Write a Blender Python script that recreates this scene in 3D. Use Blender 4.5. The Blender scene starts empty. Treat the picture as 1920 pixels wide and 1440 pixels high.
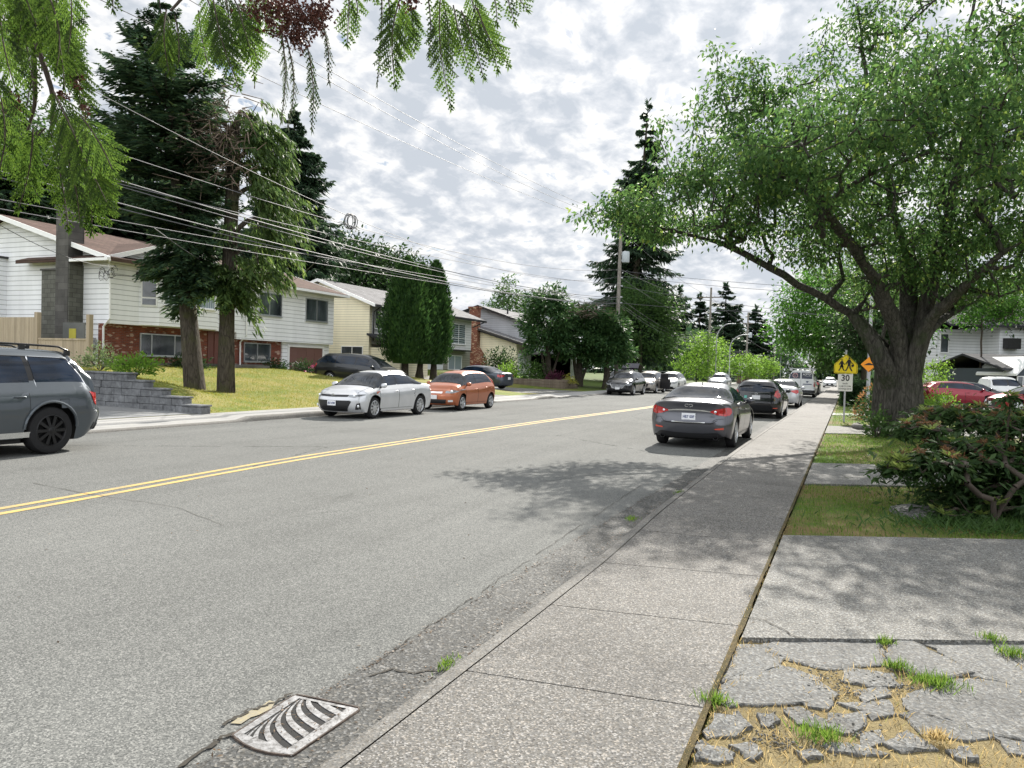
import bpy, math, random
import numpy as np
from mathutils import Vector, Matrix
rnd = random.Random(7)
NR = np.random.default_rng(11)
scene = bpy.context.scene
COL = scene.collection
R = math.radians
PI = math.pi

# ---------------------------------------------------------------- camera
YAW, PITCH, ROLL, FPX = R(23.6), R(-1.3), R(1.6), 1440.0
FW = np.array([-math.sin(YAW)*math.cos(PITCH), math.cos(YAW)*math.cos(PITCH), math.sin(PITCH)])
RI = np.array([math.cos(YAW), math.sin(YAW), 0.0])
UP = np.cross(RI, FW)
CR = RI*math.cos(ROLL)+UP*math.sin(ROLL)
CU = UP*math.cos(ROLL)-RI*math.sin(ROLL)
CAM = np.array([0, 0, 1.7])

def at(u, v, d):
    """world point at depth d (m) seen at photo position (u, v)"""
    return CAM+(FW*FPX+CR*(u-960)-CU*(v-720))*d/FPX

cd = bpy.data.cameras.new('camera')
cd.sensor_width = 36
cd.lens = FPX/1920*36
cd.clip_start = 0.05
cd.clip_end = 3000
cam = bpy.data.objects.new('camera', cd)
COL.objects.link(cam)
M = Matrix.Identity(4)
for i in range(3):
    M[i][0], M[i][1], M[i][2], M[i][3] = CR[i], CU[i], -FW[i], CAM[i]
cam.matrix_world = M
scene.camera = cam
scene.view_settings.view_transform = 'Standard'
scene.view_settings.look = 'None'
scene.view_settings.exposure = 0.85
scene.view_settings.gamma = 1.0
scene.render.engine = 'CYCLES'
scene.cycles.max_bounces = 6
scene.cycles.diffuse_bounces = 3
scene.cycles.glossy_bounces = 3
scene.cycles.transmission_bounces = 4
scene.cycles.transparent_max_bounces = 8
scene.cycles.use_denoising = True

# ---------------------------------------------------------------- objects
def tag(o, label=None, cat=None, group=None, kind=None):
    if label: o['label'] = label
    if cat: o['category'] = cat
    if group: o['group'] = group
    if kind: o['kind'] = kind
    return o

def empty(name, label, cat, loc=(0, 0, 0), rz=0.0, group=None):
    o = bpy.data.objects.new(name, None)
    o.empty_display_size = 0.1
    COL.objects.link(o)
    o.location = loc
    o.rotation_euler = (0, 0, rz)
    return tag(o, label, cat, group)

def copy_tree(o, parent=None):
    c = o.copy()
    COL.objects.link(c)
    c.parent = parent
    for ch in list(o.children):
        copy_tree(ch, c)
    return c

def link(name, me, mats, parent=None):
    o = bpy.data.objects.new(name, me)
    for m in (mats if isinstance(mats, (list, tuple)) else [mats]):
        me.materials.append(m)
    COL.objects.link(o)
    if parent is not None:
        o.parent = parent
    return o

def np_mesh(name, V, F, mats, parent=None, smooth=False):
    """V (n,3) array, F (m,k) array of same-size faces"""
    V = np.asarray(V, np.float32).reshape(-1, 3)
    F = np.asarray(F, np.int32)
    me = bpy.data.meshes.new(name)
    me.vertices.add(len(V))
    me.vertices.foreach_set('co', V.ravel())
    n, k = F.shape
    me.loops.add(n*k)
    me.loops.foreach_set('vertex_index', F.ravel())
    me.polygons.add(n)
    me.polygons.foreach_set('loop_start', np.arange(n, dtype=np.int32)*k)
    if smooth:
        me.polygons.foreach_set('use_smooth', np.ones(n, bool))
    me.update(calc_edges=True)
    return link(name, me, mats, parent)

def autosmooth(me, ang=35):
    me.polygons.foreach_set('use_smooth', np.ones(len(me.polygons), bool))
    try:
        me.set_sharp_from_angle(angle=R(ang))
    except Exception:
        pass

class MB:
    """collects primitives into one mesh"""
    def __init__(s):
        s.v, s.f, s.mi = [], [], []
        s.cuts = []
        s.m = 0
    def add(s, v, f):
        b = len(s.v)
        s.cuts.append((b, len(s.f)))
        s.v.extend([tuple(map(float, p)) for p in v])
        for q in f:
            s.f.append(tuple(int(i)+b for i in q))
            s.mi.append(s.m)
        return s
    def box(s, x0, x1, y0, y1, z0, z1):
        v = [(x, y, z) for z in (z0, z1) for y in (y0, y1) for x in (x0, x1)]
        return s.add(v, [(0, 2, 3, 1), (4, 5, 7, 6), (0, 1, 5, 4), (2, 6, 7, 3), (0, 4, 6, 2), (1, 3, 7, 5)])
    def obox(s, c, ax, hx, hy, hz):
        """oriented box: ax = 3 unit axes"""
        c = np.array(c, float); a = [np.array(q, float) for q in ax]
        v = [c+a[0]*hx*i+a[1]*hy*j+a[2]*hz*k for k in (-1, 1) for j in (-1, 1) for i in (-1, 1)]
        return s.add(v, [(0, 2, 3, 1), (4, 5, 7, 6), (0, 1, 5, 4), (2, 6, 7, 3), (0, 4, 6, 2), (1, 3, 7, 5)])
    def prism(s, poly, axis, a, b):
        """extrude 2-D poly along axis ('x','y','z') from a to b"""
        n = len(poly)
        def mk(p, t):
            return (t, p[0], p[1]) if axis == 'x' else (p[0], t, p[1]) if axis == 'y' else (p[0], p[1], t)
        v = [mk(p, a) for p in poly]+[mk(p, b) for p in poly]
        f = [tuple(range(n))[::-1], tuple(range(n, 2*n))]
        f += [(i, (i+1) % n, (i+1) % n+n, i+n) for i in range(n)]
        return s.add(v, f)
    def tube(s, pts, rad, n=8, cap=True):
        pts = [np.array(p, float) for p in pts]
        rs = rad if isinstance(rad, (list, tuple, np.ndarray)) else [rad]*len(pts)
        b = []
        ref = None
        for i, p in enumerate(pts):
            d = pts[min(i+1, len(pts)-1)]-pts[max(i-1, 0)]
            d = d/(np.linalg.norm(d)+1e-9)
            if ref is None:
                ref = np.array([1, 0, 0]) if abs(d[2]) > .8 else np.array([0, 0, 1.])
            u = np.cross(d, ref); u /= np.linalg.norm(u)+1e-9
            w = np.cross(d, u)
            ref = np.cross(u, d)
            for k in range(n):
                t = 2*PI*k/n
                b.append(p+(u*math.cos(t)+w*math.sin(t))*rs[i])
        f = []
        for i in range(len(pts)-1):
            for k in range(n):
                f.append((i*n+k, i*n+(k+1) % n, (i+1)*n+(k+1) % n, (i+1)*n+k))
        if cap:
            f.append(tuple(range(n))[::-1])
            f.append(tuple(range((len(pts)-1)*n, len(pts)*n)))
        return s.add(b, f)
    def lathe(s, prof, c=(0, 0, 0), axis='z', n=24, close=False):
        """prof: list of (r, h)"""
        v = []
        for r, h in prof:
            for k in range(n):
                t = 2*PI*k/n
                a, b = r*math.cos(t), r*math.sin(t)
                p = (a, b, h) if axis == 'z' else (a, h, b) if axis == 'y' else (h, a, b)
                v.append((p[0]+c[0], p[1]+c[1], p[2]+c[2]))
        f = []
        m = len(prof)
        for i in range(m if close else m-1):
            j = (i+1) % m
            for k in range(n):
                f.append((i*n+k, i*n+(k+1) % n, j*n+(k+1) % n, j*n+k))
        return s.add(v, f)
    def quad(s, a, b, c, d):
        return s.add([a, b, c, d], [(0, 1, 2, 3)])
    def build(s, name, mats, parent=None, smooth=None, bevel=0):
        me = bpy.data.meshes.new(name)
        me.from_pydata(s.v, [], s.f)
        o = link(name, me, mats, parent)
        if any(s.mi):
            me.polygons.foreach_set('material_index', s.mi)
        me.update()
        if smooth:
            autosmooth(me, smooth)
        if bevel:
            md = o.modifiers.new('bevel', 'BEVEL')
            md.width = bevel; md.segments = 2; md.limit_method = 'ANGLE'
        return o

def text_mesh(txt, size, name, mat, parent, loc, xdir, ydir, bold=0.0, ext=0.002, align='CENTER', sx=1.0):
    """flat lettering as a real thin mesh; xdir = reading direction, ydir = up"""
    cu = bpy.data.curves.new(name, 'FONT')
    cu.body = txt
    cu.size = size
    cu.align_x = align
    cu.align_y = 'CENTER'
    cu.extrude = ext
    cu.offset = bold
    cu.resolution_u = 3
    t = bpy.data.objects.new(name, cu)
    COL.objects.link(t)
    dg = bpy.context.evaluated_depsgraph_get()
    me = bpy.data.meshes.new_from_object(t.evaluated_get(dg))
    COL.objects.unlink(t)
    bpy.data.objects.remove(t)
    X = Vector(xdir).normalized(); Y = Vector(ydir).normalized(); Z = X.cross(Y)
    mt = Matrix(((X[0]*sx, Y[0], Z[0], loc[0]), (X[1]*sx, Y[1], Z[1], loc[1]), (X[2]*sx, Y[2], Z[2], loc[2]), (0, 0, 0, 1)))
    me.transform(mt)
    me.materials.clear()
    return link(name, me, mat, parent)

def pchip(xs, ys):
    xs = np.array(xs, float); ys = np.array(ys, float)
    h = np.diff(xs); dl = np.diff(ys)/h
    m = np.zeros(len(xs))
    m[0], m[-1] = dl[0], dl[-1]
    for i in range(1, len(xs)-1):
        if dl[i-1]*dl[i] > 0:
            w1, w2 = 2*h[i]+h[i-1], h[i]+2*h[i-1]
            m[i] = (w1+w2)/(w1/dl[i-1]+w2/dl[i])
    def f(x):
        x = np.clip(np.asarray(x, float), xs[0], xs[-1])
        i = np.clip(np.searchsorted(xs, x)-1, 0, len(xs)-2)
        t = (x-xs[i])/h[i]
        return ((1+2*t)*(1-t)**2*ys[i]+t*(1-t)**2*h[i]*m[i]+t*t*(3-2*t)*ys[i+1]+t*t*(t-1)*h[i]*m[i+1])
    return f

def sstep(t):
    t = np.clip(t, 0, 1)
    return t*t*(3-2*t)

# ---------------------------------------------------------------- materials
class NT:
    def __init__(s, m):
        s.m = m
        m.use_nodes = True
        s.t = m.node_tree
        s.t.nodes.clear()
        s.out = s.n('ShaderNodeOutputMaterial')
    def n(s, typ, **kw):
        q = s.t.nodes.new(typ)
        for k, v in kw.items():
            if k.startswith('i_'):
                key = k[2:]
                key = int(key) if key.isdigit() else key.replace('_', ' ')
                sock = q.inputs[key]
                if hasattr(v, 'is_output') or isinstance(v, bpy.types.NodeSocket):
                    s.t.links.new(v, sock)
                else:
                    sock.default_value = v
            else:
                setattr(q, k, v)
        return q
    def l(s, a, b):
        s.t.links.new(a, b)
    def coord(s, kind='Object'):
        return s.n('ShaderNodeTexCoord').outputs[kind]
    def mapping(s, vec, scale=(1, 1, 1), rot=(0, 0, 0), loc=(0, 0, 0)):
        q = s.n('ShaderNodeMapping')
        s.l(vec, q.inputs['Vector'])
        q.inputs['Scale'].default_value = scale
        q.inputs['Rotation'].default_value = rot
        q.inputs['Location'].default_value = loc
        return q.outputs[0]
    def noise(s, vec, scale, detail=3, rough=.55, dist=0.0):
        q = s.n('ShaderNodeTexNoise')
        if vec is not None: s.l(vec, q.inputs['Vector'])
        q.inputs['Scale'].default_value = scale
        q.inputs['Detail'].default_value = detail
        q.inputs['Roughness'].default_value = rough
        q.inputs['Distortion'].default_value = dist
        return q.outputs['Fac']
    def voro(s, vec, scale, out='Color', feature='F1'):
        q = s.n('ShaderNodeTexVoronoi', feature=feature)
        s.l(vec, q.inputs['Vector'])
        q.inputs['Scale'].default_value = scale
        return q.outputs[out]
    def ramp(s, fac, stops, interp='LINEAR'):
        q = s.n('ShaderNodeValToRGB')
        q.color_ramp.interpolation = interp
        while len(q.color_ramp.elements) < len(stops):
            q.color_ramp.elements.new(0.5)
        for e, (p, c) in zip(q.color_ramp.elements, stops):
            e.position = p
            e.color = (c, c, c, 1) if isinstance(c, (int, float)) else (*c[:3], 1)
        s.l(fac, q.inputs['Fac'])
        return q.outputs['Color']
    def mix(s, fac, a, b, mode='MIX'):
        q = s.n('ShaderNodeMix', data_type='RGBA', blend_type=mode)
        for sock, v in ((q.inputs[0], fac), (q.inputs[6], a), (q.inputs[7], b)):
            if isinstance(v, bpy.types.NodeSocket): s.l(v, sock)
            elif isinstance(v, (int, float)) and sock.type == 'VALUE': sock.default_value = v
            elif isinstance(v, (int, float)): sock.default_value = (v, v, v, 1)
            else: sock.default_value = (*v[:3], 1)
        return q.outputs[2]
    def math(s, op, a, b=0.0, c=0.0):
        q = s.n('ShaderNodeMath', operation=op)
        for sock, v in zip(q.inputs, (a, b, c)):
            if isinstance(v, bpy.types.NodeSocket): s.l(v, sock)
            else: sock.default_value = v
        return q.outputs[0]
    def sep(s, vec):
        q = s.n('ShaderNodeSeparateXYZ')
        s.l(vec, q.inputs[0])
        return q.outputs
    def bsdf(s, base, rough=.8, metal=0.0, spec=.5, coat=0.0, bump=None, bstr=.3, bdist=.01, **kw):
        q = s.n('ShaderNodeBsdfPrincipled')
        def put(k, v):
            if isinstance(v, bpy.types.NodeSocket): s.l(v, q.inputs[k])
            elif k == 'Base Color' and not isinstance(v, (int, float)): q.inputs[k].default_value = (*v[:3], 1)
            elif k == 'Base Color': q.inputs[k].default_value = (v, v, v, 1)
            else: q.inputs[k].default_value = v
        put('Base Color', base); put('Roughness', rough); put('Metallic', metal)
        put('Specular IOR Level', spec); put('Coat Weight', coat)
        q.inputs['Coat Roughness'].default_value = .05
        for k, v in kw.items():
            put(k.replace('_', ' '), v)
        if bump is not None:
            b = s.n('ShaderNodeBump')
            b.inputs['Strength'].default_value = bstr
            b.inputs['Distance'].default_value = bdist
            s.l(bump, b.inputs['Height'])
            s.l(b.outputs[0], q.inputs['Normal'])
        s.l(q.outputs[0], s.out.inputs[0])
        return q

def newmat(name):
    m = bpy.data.materials.new(name)
    return m, NT(m)

def plain(name, c, rough=.6, metal=0.0, spec=.5, coat=0.0, var=.12, scale=6.0, **kw):
    """procedural material with a little mottling so nothing is perfectly flat"""
    m, t = newmat(name)
    c = (c, c, c) if isinstance(c, (int, float)) else c
    n = t.noise(t.coord(), scale, 4)
    col = t.mix(n, tuple(x*(1-var) for x in c), tuple(min(1, x*(1+var)) for x in c))
    t.bsdf(col, rough, metal, spec, coat, **kw)
    return m

def leafmat(name, c1, c2, trans=.45, c3=None, rough=.55, spec=.22, tval=2.1):
    m, t = newmat(name)
    g = t.n('ShaderNodeNewGeometry').outputs['Random Per Island']
    if c3 is None:
        col = t.mix(g, c1, c2)
    else:
        col = t.ramp(g, [(0, c1), (.6, c2), (.9, c2), (1, c3)])
    p = t.bsdf(col, rough, spec=spec)
    tr = t.n('ShaderNodeBsdfTranslucent')
    hs = t.n('ShaderNodeHueSaturation')
    hs.inputs['Hue'].default_value = .49
    hs.inputs['Saturation'].default_value = 1.0
    hs.inputs['Value'].default_value = tval
    t.l(col, hs.inputs['Color'])
    t.l(hs.outputs[0], tr.inputs[0])
    mx = t.n('ShaderNodeMixShader')
    mx.inputs[0].default_value = trans
    t.l(p.outputs[0], mx.inputs[1]); t.l(tr.outputs[0], mx.inputs[2])
    t.l(mx.outputs[0], t.out.inputs[0])
    return m

# ---------------------------------------------------------------- sun and sky
SUN_EL, SUN_AZ = R(35.5), R(-6)      # azimuth measured from +Y towards +X
sdir = Vector((math.sin(SUN_AZ)*math.cos(SUN_EL), math.cos(SUN_AZ)*math.cos(SUN_EL), math.sin(SUN_EL)))
sl = bpy.data.lights.new('sun', 'SUN')
sl.energy = 5.0
sl.angle = R(.55)
sl.color = (1.0, .95, .87)
so = bpy.data.objects.new('sun', sl)
COL.objects.link(so)
so.rotation_euler = sdir.to_track_quat('Z', 'Y').to_euler()

w = bpy.data.worlds.new('World')
scene.world = w
w.use_nodes = True
wt = w.node_tree
wt.nodes.clear()
class WT(NT):
    def __init__(s, tree):
        s.t = tree
W = WT(wt)
wout = W.n('ShaderNodeOutputWorld')
sky = W.n('ShaderNodeTexSky', sky_type='NISHITA', sun_disc=False, sun_elevation=SUN_EL, sun_rotation=SUN_AZ % (2*PI))
bgs = W.n('ShaderNodeBackground', i_Strength=.055)
W.l(sky.outputs[0], bgs.inputs[0])
dirv = W.coord('Generated')
sx, sy, sz = W.sep(dirv)
den = W.math('ADD', W.math('MAXIMUM', sz, 0.0), .30)
cb = W.n('ShaderNodeCombineXYZ')
W.l(W.math('DIVIDE', sx, den), cb.inputs[0])
W.l(W.math('DIVIDE', sy, den), cb.inputs[1])
pv = cb.outputs[0]
rotp = W.mapping(pv, rot=(0, 0, R(20)), scale=(1, .85, 1))
big = W.noise(rotp, 2.0, 3, .5)
cell = W.noise(rotp, 11.5, 9, .56, .25)
fine = W.noise(rotp, 26, 5, .6)
v = W.math('ADD', W.math('MULTIPLY', cell, .72), W.math('ADD', W.math('MULTIPLY', big, .26), W.math('MULTIPLY', fine, .15)))
# thin edges glow, thick cores are grey
ccol = W.ramp(v, [(.41, (.46, .56, .70)), (.465, (1.06, 1.06, 1.05)), (.52, (.97, .98, .99)), (.565, (.80, .83, .88)), (.64, (.62, .67, .74))])
hz = W.ramp(sz, [(0.0, 1.0), (.14, 0.0)])
ccol = W.mix(W.math('MULTIPLY', hz, .6), ccol, (.83, .86, .92))
# clouds behind the camera are brightened as added fill for the shaded fronts
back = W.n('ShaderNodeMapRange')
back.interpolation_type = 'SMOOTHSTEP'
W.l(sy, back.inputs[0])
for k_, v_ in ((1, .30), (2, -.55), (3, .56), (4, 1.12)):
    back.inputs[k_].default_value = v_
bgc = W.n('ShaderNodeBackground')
# and they glow where the sun stands behind them
dp = W.n('ShaderNodeVectorMath', operation='DOT_PRODUCT')
W.l(dirv, dp.inputs[0]); dp.inputs[1].default_value = tuple(sdir)
glow = W.math('POWER', W.math('MAXIMUM', dp.outputs['Value'], 0.0), 14.0)
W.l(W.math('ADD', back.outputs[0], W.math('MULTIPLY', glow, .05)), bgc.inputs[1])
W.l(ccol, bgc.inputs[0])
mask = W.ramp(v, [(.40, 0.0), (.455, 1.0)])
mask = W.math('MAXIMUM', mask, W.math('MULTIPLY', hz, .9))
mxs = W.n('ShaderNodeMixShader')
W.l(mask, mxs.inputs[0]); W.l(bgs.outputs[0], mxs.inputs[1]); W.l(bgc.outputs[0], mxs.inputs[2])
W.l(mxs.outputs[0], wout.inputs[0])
# ================================================================ ground materials
def m_asphalt():
    m, t = newmat('asphalt')
    c = t.coord()
    vcell = t.voro(c, 135, 'Color')
    g = t.sep(vcell)[0]
    fine = t.noise(c, 260, 2, .6)
    patch = t.noise(c, .35, 5, .6)
    streak = t.noise(t.mapping(c, scale=(1.6, .06, 1)), 1.5, 3, .6)
    sp = t.ramp(t.math('ADD', t.math('MULTIPLY', g, .55), t.math('MULTIPLY', fine, .45)),
                [(.2, (0.072, 0.074, 0.072)), (.45, (0.133, 0.136, 0.130)), (.62, (0.166, 0.168, 0.159)), (.88, (0.338, 0.336, 0.318))])
    band = t.math('SINE', t.math('MULTIPLY', t.math('ADD', t.sep(c)[0], .35), 3.6))
    patch = t.math('ADD', patch, t.math('MULTIPLY', band, .035))
    oil = t.ramp(t.noise(t.mapping(c, scale=(1.3, .5, 1)), 1.1, 5, .7), [(.63, 1.0), (.72, .80)])
    sp = t.mix(1.0, sp, oil, 'MULTIPLY')
    tone = t.ramp(t.math('ADD', t.math('MULTIPLY', patch, .6), t.math('MULTIPLY', streak, .4)),
                  [(.3, .80), (.5, .97), (.7, 1.12)])
    col = t.mix(1.0, sp, tone, 'MULTIPLY')
    crack = t.voro(t.mapping(c, scale=(.22, .1, 1)), 1.0, 'Distance', 'DISTANCE_TO_EDGE')
    wob = t.math('ADD', crack, t.math('MULTIPLY', t.math('SUBTRACT', t.noise(c, 3, 5, .6), .5), .04))
    cm = t.ramp(t.math('ABSOLUTE', wob), [(.0, .35), (.0028, 1.0)])
    vis = t.ramp(t.noise(c, .12, 2), [(.45, 1.0), (.55, 0.0)])
    col = t.mix(1.0, col, t.mix(vis, (1, 1, 1), cm), 'MULTIPLY')
    t.bsdf(col, .95, spec=.12, bump=g, bstr=.35, bdist=.004)
    return m

def m_aggregate(name, dark, mid, lite, scale=70, warm=(1, 1, 1), stain=.18, rough=.85, bstr=.4):
    m, t = newmat(name)
    c = t.coord()
    g = t.sep(t.voro(c, scale, 'Color'))
    d = t.voro(c, scale, 'Distance')
    f = t.noise(c, 300, 2, .6)
    v = t.math('ADD', t.math('MULTIPLY', g[0], .75), t.math('MULTIPLY', f, .25))
    sp = t.ramp(v, [(.1, dark), (.42, mid), (.65, mid), (.92, lite)])
    tint = t.ramp(g[1], [(0, (.92, .95, 1)), (.5, (1, 1, 1)), (1, (1.0, .93, .84))])
    col = t.mix(.8, sp, tint, 'MULTIPLY')
    st = t.ramp(t.noise(c, 1.1, 6, .65), [(.35, 1-stain), (.5, 1.0), (.75, 1+stain*.5)])
    col = t.mix(1.0, col, st, 'MULTIPLY')
    spots = t.ramp(t.noise(c, 9, 3, .7), [(.70, 1.0), (.74, .72)])
    col = t.mix(.6, col, spots, 'MULTIPLY')
    t.bsdf(col, rough, spec=.3, bump=d, bstr=bstr, bdist=.004)
    return m

def m_grass(name, cols, dry, dryamt=.5, scale=1.0):
    m, t = newmat(name)
    c = t.coord()
    a = t.noise(c, 45*scale, 4, .7)
    b = t.noise(c, .55*scale, 5, .65)
    e = t.noise(t.mapping(c, scale=(1, 1, .3)), 6*scale, 4, .7)
    base = t.ramp(a, [(.3, cols[0]), (.5, cols[1]), (.72, cols[2])])
    dr = t.ramp(t.noise(c, 60*scale, 3, .7), [(.3, dry[0]), (.7, dry[1])])
    k = t.ramp(t.math('ADD', t.math('MULTIPLY', b, .7), t.math('MULTIPLY', e, .3)), [(.52-dryamt*.2, 0.0), (.66-dryamt*.2, 1.0)])
    col = t.mix(k, base, dr)
    if name == 'lawn_left':      # tree shade on the lots further up, painted in as deeper green
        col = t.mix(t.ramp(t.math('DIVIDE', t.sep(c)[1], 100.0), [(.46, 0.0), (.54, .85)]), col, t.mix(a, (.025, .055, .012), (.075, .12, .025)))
    t.bsdf(col, .9, spec=.15, bump=a, bstr=.6, bdist=.03)
    return m

M_asphalt = m_asphalt()
M_gutter = m_aggregate('gutter_aggregate', (0.023, 0.024, 0.023), (0.079, 0.079, 0.075), (0.242, 0.236, 0.221), 85, stain=.3, bstr=.6)
M_walk = m_aggregate('sidewalk_concrete', (0.043, 0.041, 0.039), (0.133, 0.128, 0.118), (0.369, 0.351, 0.327), 118, stain=.2)
M_drive = m_aggregate('driveway_concrete', (0.047, 0.047, 0.044), (0.151, 0.149, 0.139), (0.390, 0.386, 0.364), 120, stain=.22)
M_slab = m_aggregate('broken_concrete', (0.056, 0.056, 0.054), (0.132, 0.133, 0.128), (0.280, 0.280, 0.269), 95, stain=.3)
M_kerb = m_aggregate('kerb_concrete', (.07, .066, .06), (.15, .145, .134), (.28, .27, .25), 110, stain=.35)
M_pale = m_aggregate('pale_concrete', (.24, .238, .23), (.32, .318, .305), (.40, .395, .385), 160, stain=.12, bstr=.1)
M_tar = m_aggregate('driveway_asphalt', (.15, .155, .155), (.215, .22, .22), (.30, .305, .30), 120, stain=.25)
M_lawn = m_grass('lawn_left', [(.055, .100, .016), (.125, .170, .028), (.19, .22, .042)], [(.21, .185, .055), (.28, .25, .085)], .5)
M_yard = m_grass('lawn_right', [(.028, .058, .012), (.075, .130, .022), (.13, .19, .035)], [(.11, .082, .035), (.23, .175, .08)], .5)
M_soil = m_grass('bare_soil', [(.045, .040, .032), (.085, .076, .055), (.13, .115, .08)], [(.17, .135, .07), (.29, .235, .12)], .8, 1.4)
M_yellow = None
def m_paint(name, c, wear=.5):
    m, t = newmat(name)
    co = t.coord()
    n = t.noise(co, 60, 4, .7)
    b = t.noise(co, 2.2, 4, .6)
    k = t.ramp(t.math('ADD', t.math('MULTIPLY', n, .6), t.math('MULTIPLY', b, .4)), [(.58-wear*.12, 0.0), (.68-wear*.05, .75)])
    t.bsdf(t.mix(k, c, (.2, .19, .17)), .7, spec=.3)
    return m
M_yellow = m_paint('yellow_road_paint', (.56, .385, .115), 1.1)
M_dirt = plain('dark_joint_dirt', (.035, .030, .022), .95, var=.4, scale=30)

def sheet(name, poly, z, mat, kind='structure', thick=0):
    mb = MB()
    if thick:
        mb.prism(poly, 'z', z-thick, z)
    else:
        mb.add([(x, y, z) for x, y in poly], [tuple(range(len(poly)))])
    return tag(mb.build(name, mat), kind=kind)

# base ground to the horizon, dull green
M_far = plain('far_ground', (.055, .07, .03), .95, var=.3, scale=.2)
mb = MB(); mb.box(-1500, 1500, -1500, 1500, -1.2, -.35)
tag(mb.build('ground', M_far), kind='structure')

# road
sheet('road', [(-15.0, -25), (-2.40, -25), (-2.40, 700), (-15.0, 700)], 0.0, M_asphalt)

def cx(y):                 # kerb edge on the near pavement
    return -1.93-.17*sstep((y-2.5)/17.0)
def zs(y):                 # near pavement height
    return .055+.065*sstep((y-6.0)/3.0)
# gutter strip with a slightly ragged outer edge
ys = np.concatenate([np.arange(-6, 14, .12), np.arange(14, 60, 1.0), np.arange(60, 401, 20)])
wig = np.cumsum(NR.normal(0, .006, len(ys))); wig -= np.convolve(wig, np.ones(15)/15, 'same'); wig = np.clip(wig, -.03, .03)
V = []
for y, q in zip(ys, wig):
    V += [(-2.42+q, y, .004), (cx(y)-.03, y, .004)]
F = [(2*i, 2*i+1, 2*i+3, 2*i+2) for i in range(len(ys)-1)]
gut = tag(np_mesh('road_gutter', V, F, M_gutter), kind='structure')

# kerb along the near pavement: rounded lip
yk = np.concatenate([np.arange(-6, 14, .3), np.arange(14, 401, 3.0)])
V = []; F = []
for y in yk:
    c, z = cx(y), zs(y)
    j = NR.normal(0, .003)
    for dx, zz in ((-.035, -.02), (-.030+j, .006), (-.012+j, z*.6), (.012, z*.93), (.045, z+.002), (.10, z+.002)):
        V.append((c+dx, y, zz))
n = 6
for i in range(len(yk)-1):
    for k in range(n-1):
        F.append((i*n+k, i*n+k+1, (i+1)*n+k+1, (i+1)*n+k))
tag(np_mesh('kerb', V, F, M_kerb, smooth=True), kind='structure')

# pavement in slabs with dirty joints
mb = MB()
y = 3.68-1.3*6
while y < 300:
    st = 1.3 if y < 70 else 13
    a, b = y+.006, y+st-.006
    for s0, s1 in ((a, (a+b)/2), ((a+b)/2, b)):
        za, zb_ = zs(s0), zs(s1)
        x0a, x0b, x1 = cx(s0)+.107, cx(s1)+.107, -.565
        zi, zj = max(za, .112), max(zb_, .112)
        mb.add([(x0a, s0, za), (x1, s0, zi), (x1, s1, zj), (x0b, s1, zb_),
                (x0a, s0, za-.05), (x1, s0, za-.05), (x1, s1, zb_-.05), (x0b, s1, zb_-.05)],
               [(0, 1, 2, 3), (0, 4, 5, 1), (1, 5, 6, 2), (2, 6, 7, 3), (3, 7, 4, 0)])
    y += st
tag(mb.build('pavement', M_walk), kind='structure')
sheet('pavement_bed', [(-2.2, -8), (-.5, -8), (-.5, 400), (-2.2, 400)], -.004, M_dirt)

# right-hand lots are laid out askew to the street
SK = .49
def sk(x, y0): return (x, y0+(x+.55)*SK)
def strip(name, y0, y1, z, mat, x1=9.0, x0=-.53):
    return sheet(name, [(x0, y0), sk(x1, y0), sk(x1, y1), (x0, y1)], z, mat, thick=.06)
mb = MB(); mb.box(-.545, 60, -30, 400, -.3, .085)
tag(mb.build('yard', M_yard), kind='structure')
strip('driveway', 4.75, 7.98, .118, M_drive)
strip('garden_path', 11.98, 14.9, .112, M_drive)
strip('garden_path', 22.8, 26.2, .112, M_drive)
strip('garden_path', 33.6, 35.4, .108, M_pale)
sheet('parking_lot', [(3.3, 43), (60, 60), (60, 92), (3.0, 60)], .10, M_tar)
# bare ground and dry grass under the broken paving
sheet('soil', [(-.53, -3), (9, 1.2), sk(9, 4.74), (-.53, 4.74)], .0885, M_soil)
# dirt-filled seam with weeds along the back of the pavement
mb = MB()
prev = None
for y in np.arange(2.0, 24, .15):
    wd = .012+.012*NR.random() if y < 6 else .010+.010*NR.random()
    q = [(-.572, y, .1165 if y < 7 else .1225), (-.560+wd, y, .1215)]
    if prev: mb.add([prev[0], prev[1], q[1], q[0]], [(0, 1, 2, 3)])
    prev = q
tag(mb.build('pavement_seam', m_grass('seam_dirt', [(.03, .035, .012), (.06, .055, .025), (.09, .075, .035)], [(.05, .04, .025), (.20, .15, .07)], .4, 2.0)), kind='structure')

# yellow double centre line
mb = MB()
xl = pchip([-20, 0, 5.3, 11.5, 19, 35.5, 60, 300], [-7.9, -7.95, -8.25, -8.72, -8.78, -8.35, -8.2, -8.2])
yl = np.concatenate([np.arange(-20, 60, .8), np.arange(60, 301, 20)])
for dx in (-.13, .13):
    V_ = []
    for y_ in yl:
        x_ = float(xl(y_))+dx; V_ += [(x_-.055, y_, .004), (x_+.055, y_, .004)]
    mb.add(V_, [(2*i, 2*i+1, 2*i+3, 2*i+2) for i in range(len(yl)-1)])
tag(mb.build('road_marking', M_yellow), kind='structure')

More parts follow.
